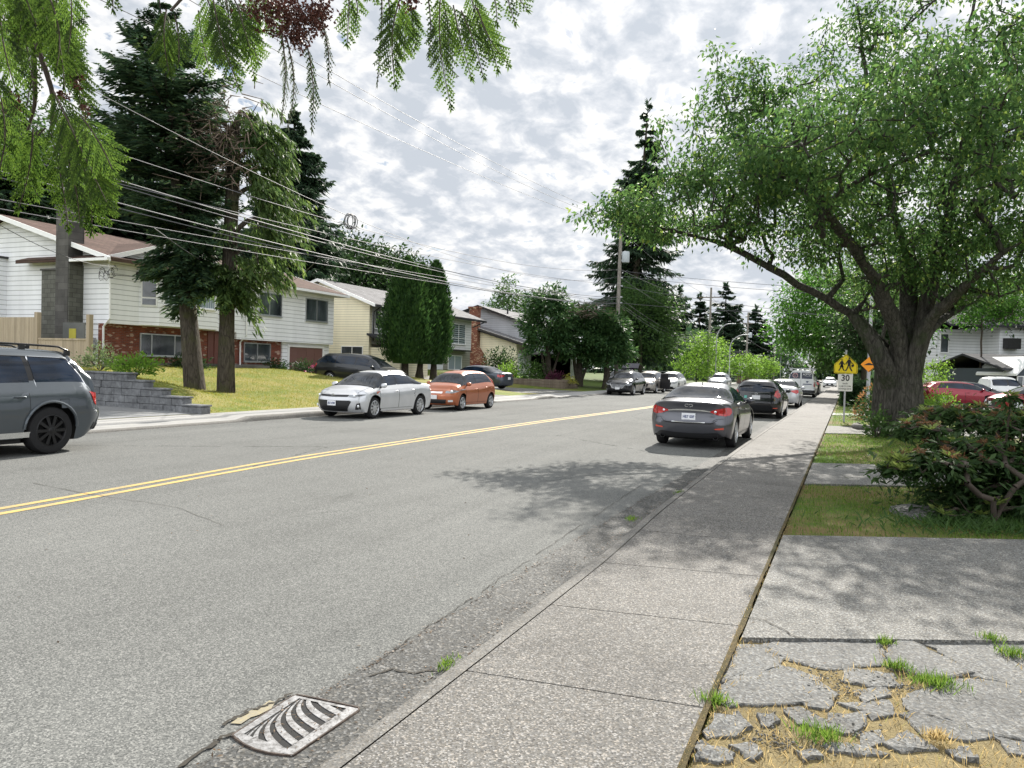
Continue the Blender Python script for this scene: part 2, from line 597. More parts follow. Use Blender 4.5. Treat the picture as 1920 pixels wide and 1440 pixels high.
# ---------------------------------------------------------------- left side of the street
LET = [(7.0, 15.9), (32.6, 37.6), (40.5, 50.0)]
def drop(y):                      # 1 where the kerb is let down for a driveway
    y = np.asarray(y, float)
    r = np.zeros_like(y)
    for a, b in LET:
        r = np.maximum(r, sstep((y-a+.6)/.6)*sstep((b+.6-y)/.6))
    return r
def zkl(y): return .14-.09*drop(y)
yk = np.concatenate([np.arange(-10, 64, .4), np.arange(64, 401, 8.0)])
V = []; F = []
for y in yk:
    z = float(zkl(y))
    for x, zz in ((-14.92, -.02), (-14.94, z*.55), (-14.97, z), (-15.12, z+.003)):
        V.append((x, y, zz))
for i in range(len(yk)-1):
    for k in range(3):
        F.append((i*4+k, (i+1)*4+k, (i+1)*4+k+1, i*4+k+1))
tag(np_mesh('kerb', V, F, M_kerb, smooth=True), kind='structure')
V = []; F = []
for y in yk:
    V += [(-15.125, y, float(zkl(y))), (-16.4, y, .15)]
F = [(2*i, 2*i+2, 2*i+3, 2*i+1) for i in range(len(yk)-1)]
tag(np_mesh('pavement', V, F, M_pale), kind='structure')

def h0(x, y):                     # garden height without driveways
    u = np.clip((-16.4-x)/13.1, 0, 1)
    lawn = .15+1.15*(.55*u+.45*sstep(u))
    bump = .62*np.exp(-(np.maximum(y-16.6, 0)/2.3)**2)*sstep((-16.3-x)/3.2)*sstep((y-15.5)/.6)*(1-.6*sstep((-22-x)/6))
    flat = sstep((y-56)/10)
    return lawn*(1-.45*flat)+bump
def hd(x, y):                     # driveway height
    u = np.clip((-16.4-x)/13.6, 0, 1)
    return .15+.15*u+.62*sstep((u-.45)/.55)
DRV = [(6.0, 16.08), (33.9, 37.4), (41.8, 49.6)]
def gh(x, y):
    x = np.asarray(x, float); y = np.asarray(y, float)
    k = np.zeros_like(x+y)
    for i, (a, b) in enumerate(DRV):
        e = .25 if i == 0 else .9
        k = np.maximum(k, sstep((y-a+e)/e)*sstep((b+e-y)/e))
    return h0(x, y)*(1-k)+hd(x, y)*k
xs = np.concatenate([np.arange(-16.4, -32, -.35), np.arange(-32, -90, -3.0)])
ys = np.unique(np.concatenate([np.arange(-12, 6, 2.0), np.arange(6, 66, .35), np.arange(66, 300, 6.0), [16.0, 16.06, 16.12, 16.2, 16.28, 16.35]]))
XX, YY = np.meshgrid(xs, ys, indexing='ij')
ZZ = gh(XX, YY)
V = np.stack([XX, YY, ZZ], -1).reshape(-1, 3)
ny = len(ys)
I = np.arange((len(xs)-1)*ny).reshape(len(xs)-1, ny)[:, :-1].ravel()
F = np.stack([I, I+1, I+ny+1, I+ny], 1)
tag(np_mesh('lawn', V, F, M_lawn, smooth=True), kind='structure')
for (a, b), mat in zip(DRV, (M_tar, M_drive, M_drive)):
    xs2 = np.concatenate([np.arange(-16.42, -30, -.5), [-30.2]])
    V = []; F = []
    for x in xs2:
        V += [(x, a+.1, float(gh(x, (a+b)/2))+.012), (x, b-.1, float(gh(x, (a+b)/2))+.012)]
    F = [(2*i, 2*i+1, 2*i+3, 2*i+2) for i in range(len(xs2)-1)]
    tag(np_mesh('driveway', V, F, mat), kind='structure')
# ================================================================ vehicles
def m_paintcar(name, c, metal=.55, rough=.32, coat=.6):
    m, t = newmat(name)
    co = t.coord()
    fl = t.noise(co, 900, 1)
    dust = t.ramp(t.noise(co, 2.5, 4), [(.4, 1.0), (.75, .9)])
    col = t.mix(fl, tuple(x*.86 for x in c), tuple(min(1, x*1.14) for x in c))
    col = t.mix(1.0, col, dust, 'MULTIPLY')
    t.bsdf(col, rough, metal, .5, coat)
    return m
M_glass, _t = newmat('sky_tinted_glass')
_t.bsdf(_t.ramp(_t.noise(_t.coord(), 1.6, 2), [(.35, (.005, .010, .020)), (.7, (.014, .026, .050))]), .03, 0, .42, 0)  # dark tint, with reflected blue sky painted into the base colour
M_wglass, _t = newmat('windscreen_glass')
_t.bsdf(_t.ramp(_t.noise(_t.coord(), 2.2, 3), [(.38, (.010, .011, .012)), (.62, (.035, .040, .048))]), .03, 0, .5, 0)
M_tyre = plain('tyre_rubber', (.018, .018, .019), .85, scale=20, spec=.3)
M_blk = plain('black_plastic', (.016, .016, .018), .5, scale=12)
M_gloss = plain('gloss_black_trim', (.01, .01, .011), .18, scale=8)
M_under = plain('underbody_black', (.008, .008, .008), .9)
M_alloy = plain('alloy_silver', (.55, .56, .58), .32, .75, scale=14)
M_chrome = plain('chrome', (.78, .79, .8), .12, 1.0, scale=9)
M_bwheel = plain('black_alloy', (.012, .012, .013), .35, .3, scale=9)
M_plate = plain('plate_white', (.72, .73, .75), .45, scale=25, var=.06)
M_plateblue = plain('plate_blue_letters', (.03, .05, .16), .5)
M_white = plain('white_enamel', (.80, .80, .78), .4, var=.05)
def m_lens(name, c, c2):
    m, t = newmat(name)
    n = t.n('ShaderNodeTexWave', wave_type='BANDS', bands_direction='Z')
    t.l(t.coord(), n.inputs['Vector'])
    n.inputs['Scale'].default_value = 14
    t.bsdf(t.mix(t.ramp(n.outputs['Fac'], [(.3, 0.), (.7, 1.)]), c, c2), .12, .15, .7, .8)
    return m
M_red = m_lens('red_lens', (.33, .008, .010), (.55, .02, .02))
M_redlit = plain('red_reflector', (.70, .10, .06), .2, .3, coat=.6)
M_lamp = m_lens('headlamp_lens', (.16, .17, .18), (.42, .44, .46))
M_lampb = plain('headlamp_bulb', (.85, .87, .9), .12, .6, coat=.6)
M_amber = plain('amber_lens', (.5, .09, .03), .2, coat=.6)

class Car:
    def __init__(s, L, W, wb, fo, wr, zt, zb, sill=.21, rcf=.42, rcr=.34, bowf=.10, bowr=.05,
                 leanf=((.2, -.10), (.45, 0), (.8, -.04)), leanr=((.2, -.10), (.5, 0), (1.1, -.05)), tumble=.2,
                 ra=None, endf=.24, endr=.27, lenf=.55, lenr=.55, sideprof=None):
        s.L, s.W, s.wr = L, W, wr
        s.xf = L/2-fo; s.xr = s.xf-wb
        s.zt = pchip(*zip(*zt)); s.zb = pchip(*zip(*zb))
        s.sill = pchip([-L/2, s.xr-.5, s.xr+.5, s.xf-.5, s.xf+.5, L/2], [endr, .22, sill, sill, .2, endf])
        s.ra = ra or wr*1.17
        s.rcf, s.rcr, s.bowf, s.bowr = rcf, rcr, bowf, bowr
        s.lf = pchip(*zip(*leanf)); s.lr = pchip(*zip(*leanr))
        s.tumble, s.lenf, s.lenr = tumble, lenf, lenr
        s.prof = pchip(*zip(*(sideprof or [(0, .925), (.12, .95), (.4, .985), (.66, 1.0), (.74, .992), (.88, .975), (1, .925)])))
    def lower(s, x):
        z = s.sill(x)
        for xw in (s.xf, s.xr):
            d = np.abs(x-xw)
            z = np.where(d < s.ra, np.maximum(z, s.wr+.02+np.sqrt(np.maximum(s.ra**2-d**2, 0))), z)
        return np.minimum(z, s.zb(x)-.03)
    def yside(s, x, z):
        return s.W/2*s.prof((z-.2)/(s.zb(x)-.2))
    def sec(s, x, th):            # section above the belt, th 0..pi/2
        zb, zt = s.zb(x), s.zt(x)
        H = np.maximum(zt-zb, .01)
        k = np.clip(H/.4, 0, 1)
        n = 2.3+2.9*k; mm = 2.0+1.0*k
        yb = s.W/2*.925*(1-.035*k)
        dz = H*np.sin(th)**(2/mm)
        y = yb*np.cos(th)**(2/n)*(1-s.tumble*dz/.45*k)
        return y, zb+dz
    def yup(s, x, z):             # half width of the greenhouse at height z
        zb, zt = s.zb(x), s.zt(x)
        H = np.maximum(zt-zb, .01)
        k = np.clip(H/.4, 0, 1)
        n = 2.3+2.9*k; mm = 2.0+1.0*k
        q = np.clip((z-zb)/H, 0, .9999)
        sn = q**(mm/2)
        cs = np.sqrt(np.maximum(1-sn*sn, 0))
        return s.W/2*.925*(1-.035*k)*cs**(2/n)*(1-s.tumble*(z-zb)/.45*k)
    def hw(s, x, z):
        return np.where(z <= s.zb(x), s.yside(x, z), s.yup(x, z))
    def D(s, P):
        P = np.array(P, float)
        x, y, z = P[..., 0].copy(), P[..., 1].copy(), P[..., 2]
        Lx, Wy = s.L/2, s.W/2
        for sg, rc, bow, lean, ln in ((1, s.rcf, s.bowf, s.lf, s.lenf), (-1, s.rcr, s.bowr, s.lr, s.lenr)):
            X = x*sg
            dx = np.maximum(X-(Lx-rc), 0); dy = np.maximum(np.abs(y)-(Wy-rc), 0)
            n = np.hypot(dx, dy); mx = np.maximum(dx, dy)
            fac = np.where((dx > 0) & (dy > 0), mx/np.maximum(n, 1e-9), 1)
            X2 = X-dx+dx*fac
            ya = np.abs(y)-dy+dy*fac
            y = np.sign(y)*ya
            wgt = sstep((X-(Lx-.8))/.8)
            X2 = X2-bow*(np.abs(y)/Wy)**2*wgt
            X2 = X2+lean(z)*sstep((X-(Lx-ln))/ln)
            x = X2*sg
        return np.stack([x, y, z], -1)
    # ---- surfaces used to lay patches on
    def f_side(s, sg):
        return lambda x, z: np.stack([x, sg*s.hw(x, z), z], -1)
    def f_top(s):                 # u = x, v = -1..1 across (section angle)
        def f(x, v):
            y, z = s.sec(x, PI/2-np.abs(v)*PI/2)
            return np.stack([x, np.sign(v)*y, z], -1)
        return f
    def f_end(s, sg):             # u = perimeter distance from the middle, v = z
        def f(u, z):
            xe = sg*s.L/2+0*u
            h = s.hw(xe, z)
            a = np.abs(u)
            back = np.maximum(a-h, 0)
            xx = sg*(s.L/2-back)
            return np.stack([xx, np.sign(u)*np.where(back > 0, s.hw(xx, z), a), z], -1)
        return f
    def patch(s, name, f, U, V, mat, par, off=.004, smooth=True):
        U = np.asarray(U, float); V = np.asarray(V, float)
        e = .004
        P = s.D(f(U, V))
        du = s.D(f(U+e, V))-s.D(f(U-e, V)); dv = s.D(f(U, V+e))-s.D(f(U, V-e))
        n = np.cross(du, dv)
        n /= np.linalg.norm(n, axis=-1, keepdims=True)+1e-9
        c = P-np.array([0, 0, .55]); c = c*np.array([1/(s.L/2), 1/(s.W/2), 1/.8])
        n *= np.where((n*c).sum(-1, keepdims=True) < 0, -1, 1)
        P = P+n*off
        a, b = U.shape
        I = np.arange(a*b).reshape(a, b)[:-1, :-1].ravel()
        F = np.stack([I, I+1, I+b+1, I+b], 1)
        # wind outward
        q = P.reshape(-1, 3)
        fn = np.cross(q[F[0, 1]]-q[F[0, 0]], q[F[0, 3]]-q[F[0, 0]])
        mid = len(F)//2
        fn = np.cross(q[F[mid, 2]]-q[F[mid, 0]], q[F[mid, 3]]-q[F[mid, 1]])
        if (fn*n.reshape(-1, 3)[F[mid, 0]]).sum() < 0:
            F = F[:, ::-1]
        return np_mesh(name, q, F, mat, par, smooth)
    def poly(s, name, f, top, bot, mat, par, off=.004, nu=10, nv=5):
        """patch between a lower and an upper polyline of (u, v) points"""
        top = np.array(top, float); bot = np.array(bot, float)
        t = np.linspace(0, 1, nu)
        def rs(a):
            k = np.linspace(0, 1, len(a))
            return np.stack([np.interp(t, k, a[:, 0]), np.interp(t, k, a[:, 1])], -1)
        A, B = rs(bot), rs(top)
        w = np.linspace(0, 1, nv)[None, :, None]
        G = A[:, None]*(1-w)+B[:, None]*w
        return s.patch(name, f, G[..., 0], G[..., 1], mat, par, off)
    def rect(s, name, f, u0, u1, v0, v1, mat, par, off=.004, nu=8, nv=4):
        return s.poly(name, f, [(u0, v1), (u1, v1)], [(u0, v0), (u1, v0)], mat, par, off, nu, nv)
    def body(s, paint, par, n=84):
        xs = np.linspace(-s.L/2, s.L/2, n)
        ex = []
        for xw in (s.xf, s.xr):
            ex += [xw-s.ra-.002, xw-s.ra+.002, xw+s.ra-.002, xw+s.ra+.002]
            ex += list(xw+s.ra*np.cos(np.linspace(.15, PI-.15, 13)))
        xs = np.unique(np.concatenate([xs, ex, s.L/2-np.array([.01, .03, .06]), -s.L/2+np.array([.01, .03, .06])]))
        nx = len(xs)
        t = np.array([0, .08, .2, .35, .5, .62, .72, .8, .9, 1.0])
        lo, zb = s.lower(xs), s.zb(xs)
        Zs = lo[:, None]+(zb-lo)[:, None]*t[None]
        Ys = s.yside(xs[:, None], Zs)
        th = np.linspace(0, PI/2, 13)[1:]
        Yu, Zu = s.sec(xs[:, None], th[None])
        Yu[:, -1] = 0
        Yh = np.concatenate([Ys, Yu], 1); Zh = np.concatenate([Zs, Zu], 1)
        nr = Yh.shape[1]
        Pl = np.stack([np.repeat(xs[:, None], nr, 1), Yh, Zh], -1)
        Pr = Pl[:, ::-1].copy(); Pr[..., 1] *= -1
        P = np.concatenate([Pl, Pr[:, 1:]], 1)
        m = P.shape[1]
        V = [P.reshape(-1, 3)]
        I = (np.arange(nx-1)[:, None]*m+np.arange(m-1)[None]).ravel()
        F = [np.stack([I, I+1, I+m+1, I+m], 1)]
        base = nx*m
        for ix, sg in ((nx-1, 1), (0, -1)):
            nc = 17
            w = np.linspace(-1, 1, nc)
            w = np.sign(w)*np.abs(w)**.75
            C = np.stack([np.full((nr, nc), xs[ix]), Yh[ix][:, None]*w[None], np.repeat(Zh[ix][:, None], nc, 1)], -1)
            V.append(C.reshape(-1, 3))
            J = (np.arange(nr-1)[:, None]*nc+np.arange(nc-1)[None]).ravel()+base
            q = np.stack([J, J+1, J+nc+1, J+nc], 1)
            F.append(q if sg > 0 else q[:, ::-1])
            base += nr*nc
        V = s.D(np.concatenate(V)); F = np.concatenate(F)
        me_o = np_mesh('body', V, F, paint, par, True)
        import bmesh
        b = bmesh.new(); b.from_mesh(me_o.data)
        bmesh.ops.remove_doubles(b, verts=b.verts, dist=.0006)
        bmesh.ops.recalc_face_normals(b, faces=b.faces)
        b.to_mesh(me_o.data); b.free()
        autosmooth(me_o.data, 42)
        return me_o
    def under(s, par):
        mb = MB()
        h = s.W/2
        mb.box(s.xr-s.ra-.25, s.xf+s.ra+.15, -h+.34, h-.34, .19, .75)
        mb.box(s.xr+s.ra+.03, s.xf-s.ra-.03, -h+.08, h-.08, .22, .6)
        for xw in (s.xf, s.xr):
            mb.box(xw-s.ra-.06, xw+s.ra+.06, -h+.30, h-.30, .3, s.wr+s.ra+.05)
        return mb.build('underbody', M_under, par)
    def dlo(s, sg, x0, x1, par, k=.80, lift=.035, cut_r=None, cut_f=None, splits=(), gap=.035, trim=M_gloss, glass=None):
        """side windows: dark surround and one pane between each pair of posts"""
        glass = glass or M_glass
        def lim(x, inset):
            zb, zt = s.zb(x), s.zt(x)
            lo = zb+lift+inset
            hi = zb+k*(zt-zb)-inset
            if cut_r: hi = np.minimum(hi, zb+lift+(x-cut_r[0])*cut_r[1]-inset)
            if cut_f: hi = np.minimum(hi, zb+lift+(cut_f[0]-x)*cut_f[1]-inset)
            return lo, np.maximum(hi, lo+.001)
        f = s.f_side(sg)
        def pane(nm, a, b, inset, mat, off):
            x = np.linspace(a, b, 22)
            lo, hi = lim(x, inset)
            w = np.linspace(0, 1, 6)
            Z = lo[:, None]+(hi-lo)[:, None]*w[None]
            return s.patch(nm, f, np.repeat(x[:, None], 6, 1), Z, mat, par, off)
        pane('window_trim', x0, x1, 0, trim, .004)
        ed = [x0+.02]+list(splits)+[x1-.02]
        for a, b in zip(ed[:-1], ed[1:]):
            pane('side_window', a+gap/2, b-gap/2, .018, glass, .008)
    def glasstop(s, name, x0, x1, ve, par, mat=None, trim=True, ve1=None):
        mat = mat or M_wglass
        u = np.linspace(x0, x1, 12); v = np.linspace(-1, 1, 15)
        vv = np.linspace(ve, ve1 or ve, 12)
        if trim:
            d = .025*np.sign(x1-x0)
            U = np.linspace(x0-d, x1+d, 12)
            s.patch(name+'_seal', s.f_top(), np.repeat(U[:, None], 15, 1), (vv+.03)[:, None]*v[None], M_gloss, par, .004)
        return s.patch(name, s.f_top(), np.repeat(u[:, None], 15, 1), vv[:, None]*v[None], mat, par, .009)
    def door(s, sg, x0, x1, par, paint, handle_x, handle_z, zlo=.30, hmat=None, slant=.0):
        f = s.f_side(sg)
        def grid(g):
            x = np.linspace(x0-g, x1+g, 14)
            zb = s.zb(x)
            lo = np.full_like(x, zlo-g)
            # follow the rear wheel arch
            d = np.abs(x-s.xr)
            ar = np.where(d < s.ra+.05, s.wr+.02+np.sqrt(np.maximum((s.ra+.05)**2-d**2, 0)), 0)
            lo = np.maximum(lo, ar-g)
            w = np.linspace(0, 1, 8)
            hi = zb+.005
            lo = np.minimum(lo, hi-.05)
            return np.repeat(x[:, None], 8, 1), lo[:, None]+(hi-lo)[:, None]*w[None]
        U, V = grid(.010)
        s.patch('door_seam', f, U, V, M_under, par, .0025)
        U, V = grid(0)
        d = s.patch('door', f, U, V, paint, par, .0045)
        hx = np.array([[handle_x-.10]*2, [handle_x+.10]*2]); hz = np.array([[handle_z-.016, handle_z+.016]]*2)
        p = s.D(f(np.array([handle_x-.09, handle_x, handle_x+.09]), np.array([handle_z]*3)))
        p[:, 1] += sg*np.array([.012, .035, .012])
        mb = MB(); mb.tube(p, [.012, .016, .012], 8)
        mb.build('door_handle', hmat or paint, d, 50)
        return d
    def mirror(s, sg, x, par, mat, z=None):
        z = z or float(s.zb(x))+.07
        y = float(s.hw(np.array(x), np.array(z)))
        mb = MB()
        rings = []
        for t, r in ((-.085, .2), (-.06, .75), (-.02, 1), (.03, .95), (.07, .6), (.09, .15)):
            ring = [(x+t, sg*(y+.14+.105*r*math.cos(a)), z+.03+.075*r*math.sin(a)) for a in np.linspace(0, 2*PI, 13)[:-1]]
            rings += ring
        f = [(i*12+k, i*12+(k+1) % 12, (i+1)*12+(k+1) % 12, (i+1)*12+k) for i in range(5) for k in range(12)]
        f += [tuple(range(12))[::-1], tuple(range(60, 72))]
        mb.add(rings, f)
        o = mb.build('mirror', mat, par, 50)
        mb = MB(); mb.tube([(x+.02, sg*(y-.03), z-.05), (x, sg*(y+.09), z-.01)], [.03, .025], 8)
        mb.build('mirror_stalk', M_blk, o, 50)
    def wheels(s, par, style='multi', rimmat=None, tw=.215, rr=.70):
        rimmat = rimmat or M_alloy
        R_ = s.wr
        for xw in (s.xf, s.xr):
            for sg in (1, -1):
                yo = sg*(s.W/2-.02); yi = sg*(s.W/2-.02-tw)
                mb = MB()
                h = tw/2
                pr = [(R_*rr, -h), (R_*.82, -h-.004), (R_*.95, -h+.012), (R_, -h+.045), (R_, h-.045), (R_*.95, h-.012), (R_*.82, h+.004), (R_*rr, h), (R_*rr-.03, h-.05), (R_*rr-.03, -h+.05)]
                mb.lathe(pr, (xw, (yo+yi)/2, R_), 'y', 30, True)
                tr = mb.build('wheel', M_tyre, par, 40)
                mb = MB()
                c = np.array([xw, yo, R_])
                mb.m = 0
                rr_ = R_*rr
                mb.lathe([(rr_+.002, sg*-.002), (rr_-.018, sg*.006), (rr_-.03, sg*-.01), (rr_-.035, sg*-.09)], (xw, yo, R_), 'y', 30)
                n = {'multi': 8, 'five': 5, 'ten': 10, 'cap': 9}[style]
                for k in range(n):
                    a0 = 2*PI*k/n
                    for da in ((-.09, .09) if style in ('five', 'multi') else (0,)):
                        a = a0+da*(1.6 if style == 'five' else 1)
                        di = np.array([math.cos(a), 0, math.sin(a)]); td = np.array([-math.sin(a), 0, math.cos(a)])
                        wd = {'multi': .020, 'five': .022, 'ten': .022, 'cap': .030}[style]*R_/.32
                        p0 = c+di*.05+np.array([0, sg*.004, 0]); p1 = c+di*(rr_-.02)+np.array([0, sg*-.006, 0])
                        yv = np.array([0, sg*.016, 0])
                        v = [p0-td*wd*.8, p0+td*wd*.8, p1+td*wd, p1-td*wd]
                        v = v+[q-yv*2.2 for q in v]
                        mb.add(v, [(0, 1, 2, 3), (0, 4, 5, 1), (1, 5, 6, 2), (2, 6, 7, 3), (3, 7, 4, 0)])
                mb.lathe([(0.0, sg*.014), (.045, sg*.012), (.065, sg*-.002), (.07, sg*-.05)], (xw, yo, R_), 'y', 16)
                mb.m = 1
                mb.lathe([(0, sg*-.075), (rr_-.03, sg*-.075)], (xw, yo, R_), 'y', 24)
                o = mb.build('rim', [rimmat, M_under], tr, 40)
    def plate(s, sg, z, par, txt, u0=0.0, w=.30, h=.15, frame=True):
        f = s.f_end(sg)
        c = s.D(f(np.array([u0]), np.array([z])))[0]
        c2 = s.D(f(np.array([u0]), np.array([z+.06])))[0]; c3 = s.D(f(np.array([u0+.06]), np.array([z])))[0]
        yv = (c2-c)/np.linalg.norm(c2-c)
        xv = np.array([0, float(sg), 0])
        n = np.array([float(sg), 0, 0])
        yv = np.array([0, 0, 1.0])
        cc = c+n*.022
        mb = MB(); mb.obox(cc, (n, xv, yv), .006, w/2, h/2)
        o = mb.build('licence_plate', M_plate, par, bevel=.003)
        if txt:
            text_mesh(txt, .085, 'plate_lettering', M_plateblue, o, cc+n*.008-yv*.004, xv, yv, .002, .001, sx=.86)
        return o
    def fin(s, x, par, mat):
        z = float(s.zt(x))
        mb = MB(); mb.add([(x-.09, 0, z-.01), (x+.10, -.025, z-.01), (x+.10, .025, z-.01), (x-.07, 0, z+.075), (x-.10, 0, z+.07)], [(1, 2, 3), (1, 3, 4, 0), (2, 0, 4, 3), (0, 2, 1)])
        return mb.build('antenna_fin', mat, par)
    def lip(s, sg, x, par, mat, r=.012):
        """moulding round a wheel arch"""
        a = np.linspace(.05, PI-.05, 20)
        rr = s.ra+.004
        xx = x+rr*np.cos(a); zz = s.wr+.02+rr*np.sin(a)
        p = s.D(np.stack([xx, sg*(s.yside(xx, zz)+.002), zz], -1))
        mb = MB(); mb.tube(p, r, 6)
        return mb.build('arch_moulding', mat, par, 50)

def ring(mb, c, X, Y, rx, ry, r, n=20, k=6):
    c = np.array(c, float); X = np.array(X, float); Y = np.array(Y, float)
    mb.tube([c+X*rx*math.cos(a)+Y*ry*math.sin(a) for a in np.linspace(0, 2*PI, n+1)], r, k, False)

def car_root(label, x, y, heading, z=0.0, cat='car', name='parked_car', group=None, pitch=0.0):
    """heading: direction the nose points, degrees from +X"""
    o = empty(name, label, cat, (x, y, z), R(heading), group)
    o.rotation_euler = (0, -R(pitch), R(heading))
    return o

def std_car(c, root, paint, doors, dlo, ws, rw, mirrors=True, style='multi', rim=None, handles=None, sides=(1, -1), tw=.215, rr=.70, hmat=None, mmat=None):
    c.body(paint, root)
    c.under(root)
    c.wheels(root, style, rim, tw, rr)
    for sg in sides:
        for (a, b, hx) in doors:
            c.door(sg, a, b, root, paint, hx, float(c.zb(hx))-.10, hmat=hmat)
        c.dlo(sg, par=root, **dlo)
        if mirrors:
            c.mirror(sg, mirrors if mirrors is not True else ws[0]-.38, root, mmat or paint)
    if ws: c.glasstop('windscreen', ws[0], ws[1], ws[2], root, ve1=ws[3])
    if rw: c.glasstop('rear_window', rw[0], rw[1], rw[2], root, ve1=rw[3])

STREET = 'cars parked along the street'
# ---------------------------------------------------------------- grey saloon (nearest, seen from behind)
P_gray = m_paintcar('graphite_paint', (.105, .107, .122), .6, .28)
c = Car(4.80, 1.82, 2.85, .86, .345,
        [(-2.4, 1.045), (-2.3, 1.06), (-1.72, 1.09), (-1.55, 1.115), (-.80, 1.375), (-.15, 1.44), (.45, 1.39), (1.28, .99), (1.9, .88), (2.4, .72)],
        [(-2.4, .90), (-2.0, .955), (-1.2, .985), (-.6, .96), (.3, .92), (1.2, .90), (1.9, .79), (2.4, .62)],
        leanr=((.2, -.20), (.30, -.06), (.42, .0), (.60, .03), (.68, -.03), (.82, -.045), (.93, -.02), (1.03, .015), (1.1, .0)), rcr=.42, bowr=.10, endr=.30)
car = car_root('grey four-door saloon at the near kerb, red tail lights and white plate facing us', -3.17, 19.35, 90, group=STREET)
std_car(c, car, P_gray, [(-1.0, .02, -.86), (.04, 1.13, .18)], dict(x0=-1.42, x1=1.05, cut_r=(-1.42, .62), splits=(-.72, .02)), (1.22, .55, .86, .84), (-1.60, -.90, .80, .86), style='ten')
fe = c.f_end(-1)
for sg in (1, -1):
    o = c.poly('taillight', fe, [(sg*.44, .845), (sg*.62, .90), (sg*.80, .925), (sg*1.05, .93), (sg*1.16, .90)],
               [(sg*.44, .825), (sg*.62, .765), (sg*.80, .745), (sg*1.05, .76), (sg*1.16, .82)], M_red, car, .006, 18, 6)
    q = c.D(fe(np.array([sg*.56]), np.array([.835])))[0]
    mb = MB(); mb.lathe([(0, -.022), (.022, -.020), (.032, -.004)], tuple(q), 'x', 14)
    mb.build('reverse_lamp', M_lampb, o, 50)
    c.poly('lamp_divider', fe, [(sg*.765, .915), (sg*.775, .917)], [(sg*.765, .752), (sg*.775, .75)], M_blk, o, .009, 3, 4)
    c.poly('reflector', fe, [(sg*.56, .475), (sg*.80, .50)], [(sg*.56, .45), (sg*.80, .455)], M_redlit, car, .006)
    c.poly('bumper_crease', fe, [(sg*.50, .62), (sg*.60, .70), (sg*.85, .71)], [(sg*.50, .61), (sg*.60, .685), (sg*.85, .69)], P_gray, car, .014)
    p = c.D(fe(np.array([sg*.58]), np.array([.30])))[0]
    mb = MB(); mb.lathe([(.055, -.03), (.058, -.035), (.048, -.035), (.045, .08)], tuple(p+np.array([.03, 0, -.02])), 'x', 16)
    mb.build('exhaust_tip', M_gloss, car, 50)
c.poly('chrome_strip', fe, [(-.46, .845), (-.3, .872), (0, .885), (.3, .872), (.46, .845)], [(-.46, .825), (-.3, .84), (0, .85), (.3, .84), (.46, .825)], M_chrome, car, .012, 16, 3)
c.poly('boot_seam', fe, [(-.62, .66), (-.5, .585), (0, .575), (.5, .585), (.62, .66)], [(-.62, .652), (-.5, .570), (0, .560), (.5, .570), (.62, .652)], M_under, car, .004, 20, 2)
c.poly('chrome_strip', fe, [(-.36, .605), (0, .598), (.36, .605)], [(-.36, .592), (0, .584), (.36, .592)], M_chrome, car, .010, 12, 2)
c.poly('diffuser', fe, [(-.78, .30), (-.62, .385), (-.3, .36), (0, .352), (.3, .36), (.62, .385), (.78, .30)], [(-.78, .27), (-.6, .26), (-.3, .25), (0, .25), (.3, .25), (.6, .26), (.78, .27)], M_blk, car, .006, 22, 4)
c.plate(-1, .715, car, 'HE7 00F')
mb = MB()
p = c.D(fe(np.array([0.]), np.array([.955])))[0]+np.array([-.012, 0, 0])
for sg in (1, -1):      # open oval emblem with a notch
    pts = [p+np.array([0, sg*(.006+.075*(1-math.cos(a))/2), .034*math.sin(a)*(1 if a < PI else .8)]) for a in np.linspace(.25, 2*PI-.9, 14)]
    mb.tube(pts, .006, 6)
mb.build('emblem', M_chrome, car, 50)
c.fin(-.72, car, M_gloss)

# ---------------------------------------------------------------- silver saloon facing us on the far side
P_silver = m_paintcar('silver_paint', (.63, .64, .66), .35, .3)
c = Car(4.64, 1.775, 2.70, .96, .325,
        [(-2.32, 1.02), (-2.2, 1.05), (-1.72, 1.09), (-1.55, 1.12), (-.75, 1.40), (-.1, 1.455), (.45, 1.41), (1.42, .98), (1.9, .87), (2.2, .79), (2.32, .74)],
        [(-2.32, .92), (-1.7, .99), (-.8, .96), (.2, .92), (1.2, .89), (1.8, .80), (2.32, .66)],
        leanf=((.2, -.16), (.34, 0), (.55, .02), (.68, -.03), (.78, -.12)), bowf=.24, rcf=.5, endf=.20)
car = car_root('silver four-door saloon at the far kerb with a wide black lower grille facing us', -14.02, 21.1, -90, group=STREET)
std_car(c, car, P_silver, [(-.98, .0, -.84), (.02, 1.08, .16)], dict(x0=-1.50, x1=1.18, cut_r=(-1.50, .60), splits=(-.98, .0)), (1.36, .56, .86, .84), (-1.58, -.88, .78, .84), style='cap')
ff = c.f_end(1)
c.poly('upper_grille', ff, [(-.50, .725), (0, .715), (.50, .725)], [(-.48, .665), (0, .655), (.48, .665)], M_blk, car, .006, 16, 3)
c.poly('lower_grille', ff, [(-.60, .53), (-.55, .56), (0, .555), (.55, .56), (.60, .53)], [(-.46, .26), (-.42, .235), (0, .23), (.42, .235), (.46, .26)], M_blk, car, .008, 18, 6)
for k in range(3):
    z = .30+.05*k
    c.poly('grille_bar', ff, [(-.43-.03*k, z), (.43+.03*k, z)], [(-.43-.03*k, z-.012), (.43+.03*k, z-.012)], M_gloss, car, .014, 16, 2)
